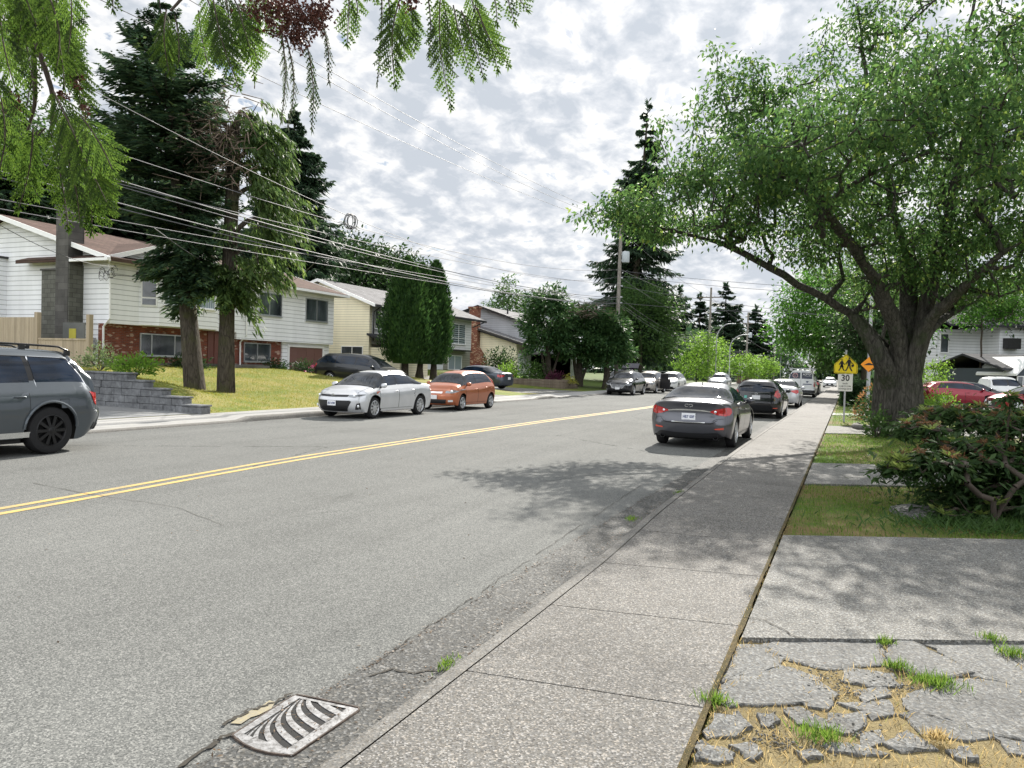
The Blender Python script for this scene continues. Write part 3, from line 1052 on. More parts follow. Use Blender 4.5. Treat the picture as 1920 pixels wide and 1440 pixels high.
for sg in (1, -1):
    o = c.poly('headlight', ff, [(sg*.50, .715), (sg*.70, .75), (sg*.95, .80), (sg*1.30, .835)], [(sg*.50, .665), (sg*.68, .645), (sg*.95, .705), (sg*1.30, .825)], M_lamp, car, .007, 18, 5)
    q = c.D(ff(np.array([sg*.66]), np.array([.695])))[0]
    mb = MB(); mb.lathe([(0, .03), (.035, .022), (.045, .0)], tuple(q), 'x', 14); mb.build('headlight_bulb', M_lampb, o, 50)
    c.poly('indicator', ff, [(sg*1.08, .815), (sg*1.26, .832)], [(sg*1.08, .745), (sg*1.26, .818)], M_amber, o, .011, 6, 3)
    o = c.poly('fog_surround', ff, [(sg*.78, .47), (sg*.94, .49)], [(sg*.70, .29), (sg*1.0, .30)], M_blk, car, .007, 8, 4)
    q = c.D(ff(np.array([sg*.84]), np.array([.39])))[0]
    mb = MB(); mb.lathe([(0, .03), (.04, .022), (.048, .0)], tuple(q), 'x', 14); mb.build('fog_lamp', M_lampb, o, 50)
    c.poly('taillight', c.f_end(-1), [(sg*.5, .93), (sg*.8, .94), (sg*1.15, .93)], [(sg*.5, .84), (sg*.8, .78), (sg*1.15, .80)], M_red, car, .006, 14, 4)
c.plate(1, .475, car, 'JR2 69M', u0=-.0)
mb = MB()
p = c.D(ff(np.array([0.]), np.array([.70])))[0]+np.array([.012, 0, 0])
ring(mb, p, (0, 1, 0), (0, 0, 1), .065, .045, .006)
ring(mb, p, (0, 1, 0), (0, 0, 1), .022, .042, .005)
ring(mb, p+np.array([0, 0, .018]), (0, 1, 0), (0, 0, 1), .045, .018, .005)
mb.build('emblem', M_chrome, car, 50)
c.poly('hood_seam', c.f_top(), [(1.42, .62), (2.16, .56)], [(1.42, .605), (2.16, .545)], M_under, car, .004, 10, 2)
c.poly('wiper', c.f_top(), [(1.40, .55), (1.30, .05)], [(1.415, .55), (1.315, .05)], M_blk, car, .02, 8, 2)

# ---------------------------------------------------------------- orange hatchback behind it
P_orange = m_paintcar('orange_paint', (.42, .125, .05), .3, .34)
c = Car(3.90, 1.67, 2.48, .78, .295,
        [(-1.95, 1.25), (-1.8, 1.36), (-1.4, 1.45), (-.5, 1.50), (.2, 1.47), (.65, 1.36), (1.22, 1.02), (1.6, .92), (1.95, .76)],
        [(-1.95, .95), (-1.2, .96), (0, .90), (1.0, .88), (1.5, .84), (1.95, .68)],
        leanf=((.2, -.12), (.36, 0), (.55, 0), (.7, -.05), (.8, -.10)), leanr=((.2, -.08), (.45, 0), (.9, -.04), (1.3, -.30)), bowf=.16, lenr=.8, endf=.22)
car = car_root('orange five-door hatchback parked right behind the silver saloon', -13.98, 26.75, -90, group=STREET)
std_car(c, car, P_orange, [(-.98, -.12, -.86), (-.10, .92, .04)], dict(x0=-1.62, x1=.98, cut_r=(-1.62, 1.4), splits=(-1.18, -.12), k=.82), (1.17, .60, .87, .85), None, style='five')
ff = c.f_end(1)
for sg in (1, -1):
    o = c.poly('headlight', ff, [(sg*.46, .765), (sg*.75, .80), (sg*1.0, .80)], [(sg*.44, .655), (sg*.75, .65), (sg*1.02, .70)], M_lamp, car, .007, 14, 5)
    q = c.D(ff(np.array([sg*.68]), np.array([.72])))[0]
    mb = MB(); mb.lathe([(0, .03), (.05, .02), (.06, .0)], tuple(q), 'x', 14); mb.build('headlight_bulb', M_lampb, o, 50)
    c.poly('fog_lamp', ff, [(sg*.56, .40), (sg*.78, .41)], [(sg*.56, .33), (sg*.78, .34)], M_lampb, car, .008, 6, 3)
    c.poly('taillight', c.f_end(-1), [(sg*.62, 1.15), (sg*.85, 1.16)], [(sg*.62, .80), (sg*.88, .80)], M_red, car, .006, 8, 5)
c.poly('upper_grille', ff, [(-.34, .70), (.34, .70)], [(-.32, .64), (.32, .64)], M_chrome, car, .008, 12, 3)
c.poly('lower_grille', ff, [(-.50, .42), (.50, .42)], [(-.46, .27), (.46, .27)], M_blk, car, .007, 12, 4)
c.plate(1, .50, car, None)

# ---------------------------------------------------------------- grey SUV leaving the frame on the left
P_slate = m_paintcar('slate_paint', (.085, .10, .115), .55, .28)
c = Car(5.10, 1.93, 3.04, .92, .40,
        [(-2.55, 1.40), (-2.42, 1.60), (-2.2, 1.715), (-1.6, 1.775), (-.3, 1.80), (.3, 1.76), (.7, 1.65), (1.38, 1.17), (2.1, 1.08), (2.55, .90)],
        [(-2.55, 1.08), (-2.0, 1.10), (-.8, 1.08), (.5, 1.05), (1.3, 1.05), (2.1, .98), (2.55, .8)],
        leanr=((.25, -.16), (.45, -.02), (.66, .05), (.74, .02), (.8, -.03), (1.0, -.05), (1.25, -.13), (1.55, -.34)), lenr=.9, rcr=.45, bowr=.10, sill=.30, endr=.36, ra=.47)
car = car_root('slate grey SUV with black wheels and roof rails, cut off by the frame edge', -13.27, 7.38, -90, name='passing_car')
std_car(c, car, P_slate, [(-1.02, -.02, -.86), (.0, 1.1, .16)], dict(x0=-2.28, x1=1.15, cut_r=(-2.34, 2.6), splits=(-1.14, -.02), k=.80, gap=.10, trim=M_gloss), (1.32, .70, .87, .85), None, style='ten', rim=M_bwheel, rr=.68, tw=.26)
fs = c.f_side(1)
for sg in (1, -1):
    x = np.linspace(-2.26, -1.19, 20)
    zb, zt = c.zb(x), c.zt(x)
    hi = np.minimum(zb+.80*(zt-zb), zb+.035+(x+2.34)*2.6)
    p = [(a, z) for a, z in zip(x, zb+.04)]+[(a, z) for a, z in zip(x[::-1], hi[::-1])]
    p.append(p[0])
    a = np.array(p)
    P = c.D(np.stack([a[:, 0], sg*(c.hw(a[:, 0], a[:, 1])+.012), a[:, 1]], -1))
    mb = MB(); mb.tube(P, .011, 6); mb.build('chrome_surround', M_chrome, car, 50)
    for xw in (c.xf, c.xr):
        c.lip(sg, xw, car, P_slate, .026)
    c.poly('taillight', c.f_end(-1), [(sg*.78, 1.00), (sg*.95, 1.03), (sg*1.22, 1.045)], [(sg*.78, .86), (sg*.95, .80), (sg*1.08, .83)], M_red, car, .008, 12, 5)
    x = np.linspace(-1.9, .55, 16)
    P = np.stack([x, sg*np.full_like(x, .62), c.zt(x)+.055+.0*x], -1); P[0, 2] -= .05; P[-1, 2] -= .05
    mb = MB(); mb.tube(P, .018, 8)
    for i in (0, 5, 10, 15):
        mb.box(P[i, 0]-.05, P[i, 0]+.05, P[i, 1]-.018, P[i, 1]+.018, P[i, 2]-.09, P[i, 2])
    mb.build('roof_rail', M_gloss, car, 50)
    o = c.poly('sill_trim', c.f_side(sg), [(-1.05, .40), (1.05, .40)], [(-1.05, .31), (1.05, .31)], M_chrome, car, .006, 10, 2)
    c.poly('bumper_lower', c.f_end(-1), [(sg*.2, .47), (sg*.9, .47), (sg*1.15, .50)], [(sg*.2, .37), (sg*.9, .37), (sg*1.15, .38)], M_blk, car, .007, 14, 3)
c.poly('fuel_door', c.f_side(1), [(-1.72, .93), (-1.55, .93)], [(-1.70, .77), (-1.57, .77)], M_under, car, .003, 6, 4)
c.poly('fuel_door', c.f_side(1), [(-1.712, .922), (-1.558, .922)], [(-1.692, .778), (-1.578, .778)], P_slate, car, .006, 6, 4)
c.poly('roof_spoiler', c.f_top(), [(-2.40, -.72), (-2.40, .72)], [(-2.15, -.74), (-2.15, .74)], P_slate, car, .035, 12, 4)
c.poly('spoiler_lip', c.f_top(), [(-2.47, -.70), (-2.47, .70)], [(-2.40, -.72), (-2.40, .72)], M_white, car, .02, 12, 3)
c.fin(-1.55, car, M_gloss)
c.plate(-1, .90, car, None)

# ---------------------------------------------------------------- black hatchback in front of the grey saloon
P_black = m_paintcar('black_paint', (.012, .013, .016), .3, .22, .9)
c = Car(4.36, 1.82, 2.65, .88, .325,
        [(-2.18, 1.18), (-2.05, 1.33), (-1.6, 1.43), (-.4, 1.475), (.2, 1.44), (.6, 1.34), (1.35, 1.0), (1.8, .88), (2.18, .72)],
        [(-2.18, .98), (-1.4, 1.0), (0, .94), (1.2, .90), (1.8, .80), (2.18, .64)],
        leanr=((.2, -.12), (.42, 0), (.62, .03), (.75, -.02), (.95, -.05), (1.25, -.26)), lenr=.85, rcr=.42, bowr=.10, endr=.30)
car = car_root('black hatchback with large red tail lights parked ahead of the grey saloon', -3.15, 32.4, 90, group=STREET)
std_car(c, car, P_black, [(-1.0, -.06, -.86), (-.04, 1.04, .12)], dict(x0=-1.75, x1=1.05, cut_r=(-1.75, .9), splits=(-1.15, -.06)), (1.28, .62, .86, .84), None, style='five')
fe = c.f_end(-1)
c.poly('rear_window', fe, [(-.50, 1.30), (0, 1.315), (.50, 1.30)], [(-.62, 1.03), (0, 1.0), (.62, 1.03)], M_glass, car, .010, 14, 6)
c.poly('roof_spoiler', c.f_top(), [(-2.15, -.62), (-2.15, .62)], [(-1.8, -.66), (-1.8, .66)], P_black, car, .03, 12, 4)
for sg in (1, -1):
    c.poly('taillight', fe, [(sg*.70, 1.04), (sg*.90, 1.12), (sg*1.08, 1.06)], [(sg*.64, .86), (sg*.86, .78), (sg*1.10, .84)], M_red, car, .009, 12, 5)
    c.poly('reflector', fe, [(sg*.62, .42), (sg*.85, .43)], [(sg*.62, .39), (sg*.85, .40)], M_redlit, car, .006, 6, 2)
c.plate(-1, .80, car, None)
c.poly('sticker', fe, [(.33, .86), (.43, .86)], [(.33, .76), (.43, .76)], plain('sticker_teal', (.12, .45, .38), .5), car, .012, 3, 3)
mb = MB(); p = c.D(fe(np.array([0.]), np.array([.93])))[0]+np.array([-.012, 0, 0])
ring(mb, p, (0, 1, 0), (0, 0, 1), .05, .03, .008); mb.build('emblem', M_chrome, car, 50)
c.poly('boot_seam', fe, [(-.66, .62), (0, .60), (.66, .62)], [(-.66, .608), (0, .588), (.66, .608)], M_under, car, .004, 14, 2)

# ---------------------------------------------------------------- silver compact saloon beyond it
c = Car(4.5, 1.76, 2.7, .88, .315,
        [(-2.25, 1.02), (-1.75, 1.07), (-1.5, 1.10), (-.75, 1.38), (-.1, 1.435), (.45, 1.38), (1.4, .95), (1.9, .84), (2.25, .7)],
        [(-2.25, .90), (-1.5, .97), (0, .91), (1.2, .87), (1.8, .77), (2.25, .62)], rcr=.4, bowr=.08)
P_silv2 = m_paintcar('pale_silver_paint', (.52, .53, .55), .35, .3)
car = car_root('pale silver saloon at the near kerb between the black hatchback and the white van', -3.1, 43.4, 90, group=STREET)
std_car(c, car, P_silv2, [(-1.0, -.04, -.86), (-.02, 1.08, .14)], dict(x0=-1.42, x1=1.05, cut_r=(-1.42, .62), splits=(-.04,)), (1.34, .56, .86, .84), (-1.52, -.86, .80, .86), style='five')
fe = c.f_end(-1)
for sg in (1, -1):
    c.poly('taillight', fe, [(sg*.48, .88), (sg*.80, .93), (sg*1.12, .90)], [(sg*.52, .80), (sg*.80, .72), (sg*1.08, .76)], M_red, car, .007, 12, 4)
c.plate(-1, .74, car, None)

# ---------------------------------------------------------------- white work van
P_white = m_paintcar('white_paint', (.70, .71, .70), .0, .35)
c = Car(5.3, 2.03, 3.2, .95, .345,
        [(-2.65, 2.02), (-2.4, 2.07), (0, 2.09), (.9, 2.05), (1.2, 1.92), (1.85, 1.28), (2.3, 1.12), (2.65, .9)],
        [(-2.65, 1.15), (0, 1.15), (1.4, 1.12), (2.2, .98), (2.65, .8)], rcr=.20, bowr=.03, tumble=.08,
        leanr=((.2, -.08), (.4, .02), (.5, .04), (.55, 0), (1.2, -.02), (2.05, -.14)), lenr=.6, endr=.34, sill=.3)
car = car_root('white work van with black rear windows and roof rack parked at the near kerb', -3.2, 63.6, 90, cat='van', name='work_van', group=STREET)
std_car(c, car, P_white, [(-.3, .9, .1)], dict(x0=.0, x1=1.6, splits=(), k=.72), (1.78, 1.22, .86, .84), None, style='five', hmat=M_blk, mmat=M_blk, mirrors=1.35)
fe = c.f_end(-1)
for sg in (1, -1):
    o = c.poly('rear_window', fe, [(sg*.05, 1.86), (sg*.74, 1.84)], [(sg*.05, 1.40), (sg*.79, 1.40)], M_glass, car, .008, 8, 5)
    c.poly('taillight', fe, [(sg*.90, 1.22), (sg*1.06, 1.22)], [(sg*.90, .82), (sg*1.06, .82)], M_red, car, .009, 6, 5)
    p = c.D(fe(np.array([sg*.40]), np.array([1.63])))[0]+np.array([-.016, 0, 0])
    if sg > 0:       # round sign with a bent bar
        mb = MB(); ring(mb, p, (0, 1, 0), (0, 0, 1), .17, .17, .02)
        mb.tube([p+np.array([0, .09, .08]), p+np.array([0, -.08, .08]), p+np.array([0, .08, -.08]), p+np.array([0, -.09, -.08])], .018, 6)
        mb.build('round_logo', plain('logo_pink', (.75, .45, .45), .5), o, 50)
    else:
        text_mesh('ACPTO', .20, 'window_lettering', M_white, o, p+np.array([0, 0, .09]), (0, -1, 0), (0, 0, 1), .004, .002, sx=.8)
        mb = MB()
        for k in range(2): mb.box(p[0]-.004, p[0], p[1]-.30, p[1]+.30, p[2]-.08-.09*k, p[2]-.05-.09*k)
        mb.build('window_lettering', plain('faded_lettering', (.30, .30, .32), .6), o)
mb = MB(); p = c.D(fe(np.array([-.42]), np.array([1.12])))[0]
mb.box(p[0]-.012, p[0]-.002, p[1]-.12, p[1]+.06, p[2]+.06, p[2]+.11); mb.box(p[0]-.012, p[0]-.002, p[1]-.06, p[1]+.02, p[2]-.02, p[2]+.06)
mb.box(p[0]-.012, p[0]-.002, p[1]-.34, p[1]+.28, p[2]-.15, p[2]-.09)
mb.build('door_lettering', plain('logo_navy', (.03, .05, .12), .5), car)
c.poly('door_seam', fe, [(-.006, 1.95), (.006, 1.95)], [(-.006, .55), (.006, .55)], M_under, car, .005, 2, 8)
c.poly('rear_bumper', fe, [(-1.1, .56), (1.1, .56)], [(-1.1, .38), (1.1, .38)], M_blk, car, .03, 14, 3)
mb = MB()
for x in (-2.3, -1.2, -.1):
    mb.box(x-.03, x+.03, -.85, .85, 2.13, 2.17)
    for sg in (1, -1): mb.box(x-.03, x+.03, sg*.80-.03, sg*.80+.03, 2.0, 2.17)
for y in (-.82, .82, 0): mb.box(-2.5, .2, y-.025, y+.025, 2.171, 2.21)
mb.build('roof_rack', M_alloy, car)

# ---------------------------------------------------------------- more distant and driveway vehicles
def simple_car(label, x, y, hd, paint, kind='suv', z=0.0, sc=1.0, group=None, style='five', pitch=0.0, name='parked_car', rimm=None):
    if kind == 'suv':
        c = Car(4.48, 1.85, 2.67, .90, .345,
                [(-2.24, 1.28), (-2.08, 1.48), (-1.6, 1.60), (-.4, 1.655), (.25, 1.61), (.62, 1.50), (1.28, 1.12), (1.85, 1.0), (2.24, .86)],
                [(-2.24, 1.02), (-1.2, 1.04), (0, 1.0), (1.2, .98), (1.8, .92), (2.24, .78)],
                leanr=((.2, -.12), (.45, 0), (.7, .02), (1.0, -.05), (1.4, -.28)), lenr=.85, sill=.28, bowf=.14,
                leanf=((.2, -.14), (.42, 0), (.75, 0), (.9, -.06)), endf=.28)
        spec = dict(doors=[(-1.0, -.06, -.86), (-.04, 1.0, .12)], dlo=dict(x0=-1.9, x1=1.0, cut_r=(-1.92, 1.5), splits=(-1.16, -.06)), ws=(1.22, .64, .87, .85), rw=None)
    elif kind == 'sedan':
        c = Car(4.82, 1.82, 2.78, .98, .33,
                [(-2.41, 1.0), (-2.3, 1.05), (-1.85, 1.09), (-1.65, 1.12), (-.85, 1.40), (-.15, 1.46), (.45, 1.41), (1.35, .98), (1.95, .86), (2.41, .72)],
                [(-2.41, .92), (-1.6, .99), (0, .93), (1.2, .90), (1.9, .79), (2.41, .64)], bowr=.10, rcr=.42)
        spec = dict(doors=[(-1.0, -.02, -.86), (.0, 1.08, .14)], dlo=dict(x0=-1.52, x1=1.08, cut_r=(-1.52, .6), splits=(-.02,)), ws=(1.29, .56, .86, .84), rw=(-1.68, -.96, .78, .84))
    elif kind == 'minivan':
        c = Car(5.15, 2.0, 3.0, .96, .345,
                [(-2.57, 1.38), (-2.4, 1.60), (-2.0, 1.70), (-.6, 1.75), (.3, 1.71), (.85, 1.58), (1.75, 1.08), (2.2, .96), (2.57, .78)],
                [(-2.57, 1.06), (-1.5, 1.06), (0, 1.0), (1.4, .96), (2.1, .88), (2.57, .68)],
                leanr=((.2, -.1), (.45, 0), (1.0, -.04), (1.5, -.30)), lenr=.9, sill=.22)
        spec = dict(doors=[(-1.1, .12, -.9), (.14, 1.36, .34)], dlo=dict(x0=-2.35, x1=1.5, cut_r=(-2.4, 1.6), splits=(-1.15, .12), k=.80, gap=.05), ws=(1.68, .92, .87, .85), rw=None)
    elif kind == 'hatch':
        c = Car(4.3, 1.78, 2.62, .88, .32,
                [(-2.15, 1.12), (-2.0, 1.28), (-1.5, 1.40), (-.4, 1.46), (.2, 1.43), (.6, 1.33), (1.4, .98), (1.85, .86), (2.15, .72)],
                [(-2.15, .97), (-1.3, .99), (0, .93), (1.2, .89), (1.8, .79), (2.15, .64)],
                leanr=((.2, -.1), (.45, 0), (.95, -.04), (1.25, -.26)), lenr=.8)
        spec = dict(doors=[(-.98, -.06, -.86), (-.04, 1.04, .12)], dlo=dict(x0=-1.7, x1=1.08, cut_r=(-1.72, .8), splits=(-1.1, -.06)), ws=(1.33, .62, .86, .84), rw=None)
    elif kind == 'pickup':
        c = Car(5.6, 1.95, 3.5, .95, .38,
                [(-2.8, 1.12), (-1.02, 1.12), (-.98, 1.16), (-.92, 1.70), (-.5, 1.82), (.3, 1.84), (.75, 1.74), (1.2, 1.26), (1.6, 1.16), (2.4, 1.10), (2.8, .98)],
                [(-2.8, 1.10), (-1.0, 1.10), (0, 1.10), (1.3, 1.08), (2.4, 1.0), (2.8, .88)], sill=.36, endr=.45, endf=.34, bowr=.02, rcr=.12, tumble=.12)
        spec = dict(doors=[(-.85, .15, -.7), (.17, 1.12, .3)], dlo=dict(x0=-.82, x1=.98, splits=(.15,), k=.78, gap=.08), ws=(1.16, .74, .86, .84), rw=None)
    root = car_root(label, x, y, hd, z, cat={'pickup': 'pickup truck', 'minivan': 'minivan'}.get(kind, 'car'), name={'pickup': 'pickup_truck', 'minivan': 'minivan'}.get(kind, name), group=group, pitch=pitch)
    std_car(c, root, paint, style=style, rim=rimm, **spec)
    ff, fe = c.f_end(1), c.f_end(-1)
    zh = float(c.zb(c.L/2))
    for sg in (1, -1):
        c.poly('headlight', ff, [(sg*.55, zh-.02), (sg*.8, zh), (sg*1.15, zh+.03)], [(sg*.52, zh-.11), (sg*.8, zh-.13), (sg*1.1, zh-.06)], M_lamp, root, .008, 12, 4)
        zr = float(c.zb(-c.L/2))
        if kind in ('suv', 'minivan', 'hatch'):
            c.poly('taillight', fe, [(sg*.66, zr+.06), (sg*1.08, zr+.08)], [(sg*.66, zr-.12), (sg*1.08, zr-.16)], M_red, root, .008, 10, 4)
        else:
            c.poly('taillight', fe, [(sg*.46, zr-.02), (sg*.8, zr), (sg*1.12, zr-.01)], [(sg*.5, zr-.12), (sg*.8, zr-.17), (sg*1.1, zr-.14)], M_red, root, .008, 10, 4)
    if kind in ('suv', 'minivan', 'hatch'):
        zt = float(c.zt(-c.L/2)); zr = float(c.zb(-c.L/2))
        c.poly('rear_window', fe, [(-.5, zt-.04), (.5, zt-.04)], [(-.62, zr+.06), (.62, zr+.06)], M_glass, root, .010, 12, 5)
    g = c.poly('grille', ff, [(-.50, zh-.06), (0, zh-.05), (.50, zh-.06)], [(-.36, zh-.32), (0, zh-.33), (.36, zh-.32)], M_blk, root, .008, 12, 5)
    c.poly('lower_grille', ff, [(-.62, .40), (.62, .40)], [(-.58, .29), (.58, .29)], M_blk, root, .008, 12, 3)
    c.plate(1, .46, root, None)
    c.plate(-1, .72 if kind != 'sedan' else .70, root, None)
    return root, c

P_dark = m_paintcar('dark_charcoal_paint', (.022, .025, .028), .4, .28)
P_navy = m_paintcar('blue_grey_paint', (.055, .068, .09), .5, .28)
P_beige = m_paintcar('champagne_paint', (.42, .39, .35), .45, .32)
P_wine = m_paintcar('wine_red_paint', (.26, .012, .028), .35, .26)
P_plum = m_paintcar('dark_plum_paint', (.022, .016, .03), .4, .25)

mv, c = simple_car('dark charcoal minivan on the driveway beside the white house', -24.7, 35.6, 2, P_dark, 'minivan', .42, pitch=-1.2)
cm, c = simple_car('blue-grey saloon parked nose-in on the driveway of the cream house, tail to the street', -21.6, 43.9, 171, P_navy, 'sedan', .26)

tu, c = simple_car('black SUV with a bright framed grille, first in the far row beyond the lawn', -13.95, 51.6, -90, P_black, 'suv', group=STREET, rimm=M_alloy)
ff = c.f_end(1)
mb = MB()
P = [c.D(ff(np.array([u]), np.array([z])))[0]+np.array([.014, 0, 0]) for u, z in ((-.52, .76), (-.36, .47), (.36, .47), (.52, .76))]
mb.tube(P, .016, 6)
for k in range(4):
    z = .52+.055*k; u = .38+.03*k
    mb.tube([c.D(ff(np.array([q]), np.array([z])))[0]+np.array([.012, 0, 0]) for q in np.linspace(-u, u, 7)], .008, 5)
mb.build('chrome_grille_frame', M_chrome, tu, 50)

b1, c = simple_car('champagne SUV with its front door standing open behind the black SUV', -13.95, 58.2, -90, P_beige, 'suv', group=STREET)
mb = MB(); mb.obox((.55, 1.35, .72), ((.55, .83, 0), (-.83, .55, 0), (0, 0, 1)), .52, .04, .38)
mb.obox((.50, 1.28, 1.28), ((.55, .83, 0), (-.83, .55, 0), (0, 0, 1)), .40, .02, .20)
mb.build('open_door', M_blk, b1, bevel=.02)
b2, c = simple_car('dark plum SUV with raised tailgate on the far side, behind the hedge shrubs', -16.7, 60.5, -92, P_plum, 'suv', z=.15)
mb = MB()
for k in range(6):
    a = k/5*.9
mb.add([(-1.9, -.70, 1.62), (-1.9, .70, 1.62), (-2.55, .66, 2.02), (-2.55, -.66, 2.02), (-1.9, -.70, 1.72), (-1.9, .70, 1.72), (-2.6, .66, 2.12), (-2.6, -.66, 2.12)],
       [(0, 1, 2, 3), (4, 7, 6, 5), (0, 4, 5, 1), (1, 5, 6, 2), (2, 6, 7, 3), (3, 7, 4, 0)])
mb.build('raised_tailgate', P_plum, b2, bevel=.03)
w1, c = simple_car('white SUV with dark windscreen parked further up the far kerb', -13.9, 66.0, -90, P_white, 'suv', group=STREET)
w2, c = simple_car('small pale silver SUV in the far row, seen above the roof of the grey saloon', -12.2, 82.0, -90, P_silv2, 'suv', group=STREET)
d1, c = simple_car('dark SUV half hidden in front of the white van', -3.1, 72.0, 90, P_dark, 'suv', group=STREET)
d2, c = simple_car('small white car far up the road beyond the van', -2.3, 118.0, -90, P_white, 'hatch', group=STREET)
# right-hand parking area
r1, c = simple_car('wine red hatchback standing broadside behind the big tree trunk', 5.95, 51.8, 22, P_wine, 'hatch', z=.10)
r2, c = simple_car('white crew-cab pickup facing right in front of the dark gabled house', 9.2, 59.8, 20, P_white, 'pickup', z=.10)
r3, c = simple_car('black estate car behind the red hatchback, only its roof showing', 7.0, 56.2, 22, P_black, 'hatch', z=.10)
r4, c = simple_car('wine red car with bright windscreen at the right edge behind the rhododendron', 8.6, 45.0, 195, P_wine, 'hatch', z=.10)
# ================================================================ buildings
def m_siding(name, c, pitch=.225, dark=.42, grime=.12):
    m, t = newmat(name)
    co = t.coord()
    z = t.sep(co)[2]
    fr = t.math('FRACT', t.math('DIVIDE', z, pitch))
    ln = t.ramp(fr, [(0.0, dark), (.10, dark*1.25), (.15, 1.0), (1.0, 1.0)])
    n = t.ramp(t.noise(t.mapping(co, scale=(1, 1, .25)), 1.2, 5, .6), [(.35, 1-grime), (.65, 1.0)])
    col = t.mix(1.0, t.mix(1.0, c, ln, 'MULTIPLY'), n, 'MULTIPLY')
    t.bsdf(col, .6, spec=.3, bump=t.math('SUBTRACT', 1.0, fr), bstr=.5, bdist=.02)
    return m
def uvwall(t, co):
    s = t.sep(co)
    cb = t.n('ShaderNodeCombineXYZ')
    t.l(t.math('ADD', s[0], s[1]), cb.inputs[0]); t.l(s[2], cb.inputs[1])
    return cb.outputs[0]
def m_brick(name, c1, c2, mortar, w=.22, h=.075, odd=None):
    m, t = newmat(name)
    co = t.coord()
    b = t.n('ShaderNodeTexBrick')
    t.l(uvwall(t, co), b.inputs['Vector'])
    b.inputs['Color1'].default_value = (*c1, 1); b.inputs['Color2'].default_value = (*c2, 1); b.inputs['Mortar'].default_value = (*mortar, 1)
    b.inputs['Scale'].default_value = 1; b.inputs['Mortar Size'].default_value = .008
    b.inputs['Brick Width'].default_value = w; b.inputs['Row Height'].default_value = h; b.inputs['Bias'].default_value = -.1
    col = b.outputs['Color']
    if odd:
        v = t.sep(t.voro(t.mapping(uvwall(t, co), scale=(1/w*1.2, 1/h*1.0, 1)), 1.0, 'Color'))[0]
        col = t.mix(t.ramp(v, [(.84, 0.0), (.86, .8)]), col, odd)
    n = t.ramp(t.noise(co, 2.2, 4), [(.3, .75), (.7, 1.1)])
    t.bsdf(t.mix(1.0, col, n, 'MULTIPLY'), .85, spec=.2, bump=b.outputs['Fac'], bstr=-.4, bdist=.01)
    return m
def m_shingle(name, c1, c2, moss=None):
    m, t = newmat(name)
    co = t.coord()
    s = t.sep(co)
    cb = t.n('ShaderNodeCombineXYZ')
    t.l(s[1], cb.inputs[0]); t.l(t.math('MULTIPLY', s[2], 2.8), cb.inputs[1])
    b = t.n('ShaderNodeTexBrick')
    t.l(cb.outputs[0], b.inputs['Vector'])
    b.inputs['Color1'].default_value = (*c1, 1); b.inputs['Color2'].default_value = (*c2, 1)
    b.inputs['Mortar'].default_value = (*[x*.45 for x in c1], 1)
    b.inputs['Scale'].default_value = 1; b.inputs['Mortar Size'].default_value = .012
    b.inputs['Brick Width'].default_value = .3; b.inputs['Row Height'].default_value = .14
    n = t.ramp(t.noise(co, .9, 5, .65), [(.3, .72), (.7, 1.15)])
    g = t.ramp(t.noise(co, 25, 2), [(.3, .8), (.7, 1.2)])
    col = t.mix(1.0, t.mix(1.0, b.outputs['Color'], n, 'MULTIPLY'), g, 'MULTIPLY')
    if moss:
        col = t.mix(t.ramp(t.noise(co, .5, 5, .7), [(.58, 0.0), (.70, .6)]), col, moss)
    t.bsdf(col, .9, spec=.15, bump=b.outputs['Fac'], bstr=-.4, bdist=.015)
    return m
M_sidw = m_siding('white_siding', (.88, .89, .90))
M_sidw2 = m_siding('pale_grey_siding', (.74, .74, .72))
M_sidc = m_siding('cream_siding', (.90, .84, .63), .17)
M_sidg = m_siding('grey_siding', (.50, .51, .53), .18)
M_sido = m_siding('olive_grey_siding', (.30, .29, .24), .2)
M_brick = m_brick('red_brick', (.26, .070, .040), (.15, .044, .030), (.16, .12, .10), odd=(.46, .34, .27))
M_brick2 = m_brick('rust_brick', (.26, .085, .045), (.17, .05, .035), (.2, .15, .12), odd=(.5, .38, .26))
M_roofb = m_shingle('brown_shingles', (.135, .088, .072), (.090, .058, .047), (.10, .085, .05))
M_roofg = m_shingle('grey_shingles', (.24, .235, .24), (.17, .168, .17))
M_roofd = m_shingle('dark_shingles', (.07, .072, .08), (.045, .046, .05))
M_stucco = m_brick('weathered_chimney', (.125, .12, .112), (.085, .082, .076), (.06, .058, .055), .9, .32)
M_block = m_brick('mossy_block', (.15, .15, .13), (.10, .10, .085), (.05, .05, .045), .4, .2)
M_trimw = plain('white_trim', (.86, .86, .85), .5, var=.06)
M_trimb = plain('black_trim', (.018, .017, .018), .45)
M_soffit = plain('soffit', (.55, .55, .54), .7)
M_garage = plain('brown_garage_door', (.17, .085, .072), .6, var=.08)
M_gdw = plain('white_garage_door', (.74, .75, .77), .5, var=.04)
M_door = plain('brown_door', (.14, .05, .038), .5)
def m_window():
    m, t = newmat('window_glass')
    co = t.coord()
    n = t.noise(t.mapping(co, scale=(1, 1, .4)), .9, 4, .6)
    col = t.ramp(n, [(.36, (.020, .024, .030)), (.55, (.055, .065, .075)), (.72, (.14, .16, .18))])
    t.bsdf(col, .05, spec=.9)
    return m
M_win = m_window()
def m_curtain():
    m, t = newmat('curtained_glass')
    co = t.coord()
    s = t.sep(co)
    wv = t.math('SINE', t.math('MULTIPLY', t.math('ADD', s[0], s[1]), 42))
    col = t.ramp(t.math('MULTIPLY_ADD', wv, .5, .5), [(0, (.18, .22, .26)), (1, (.42, .48, .52))])
    t.bsdf(col, .15, spec=.8)
    return m
M_curt = m_curtain()
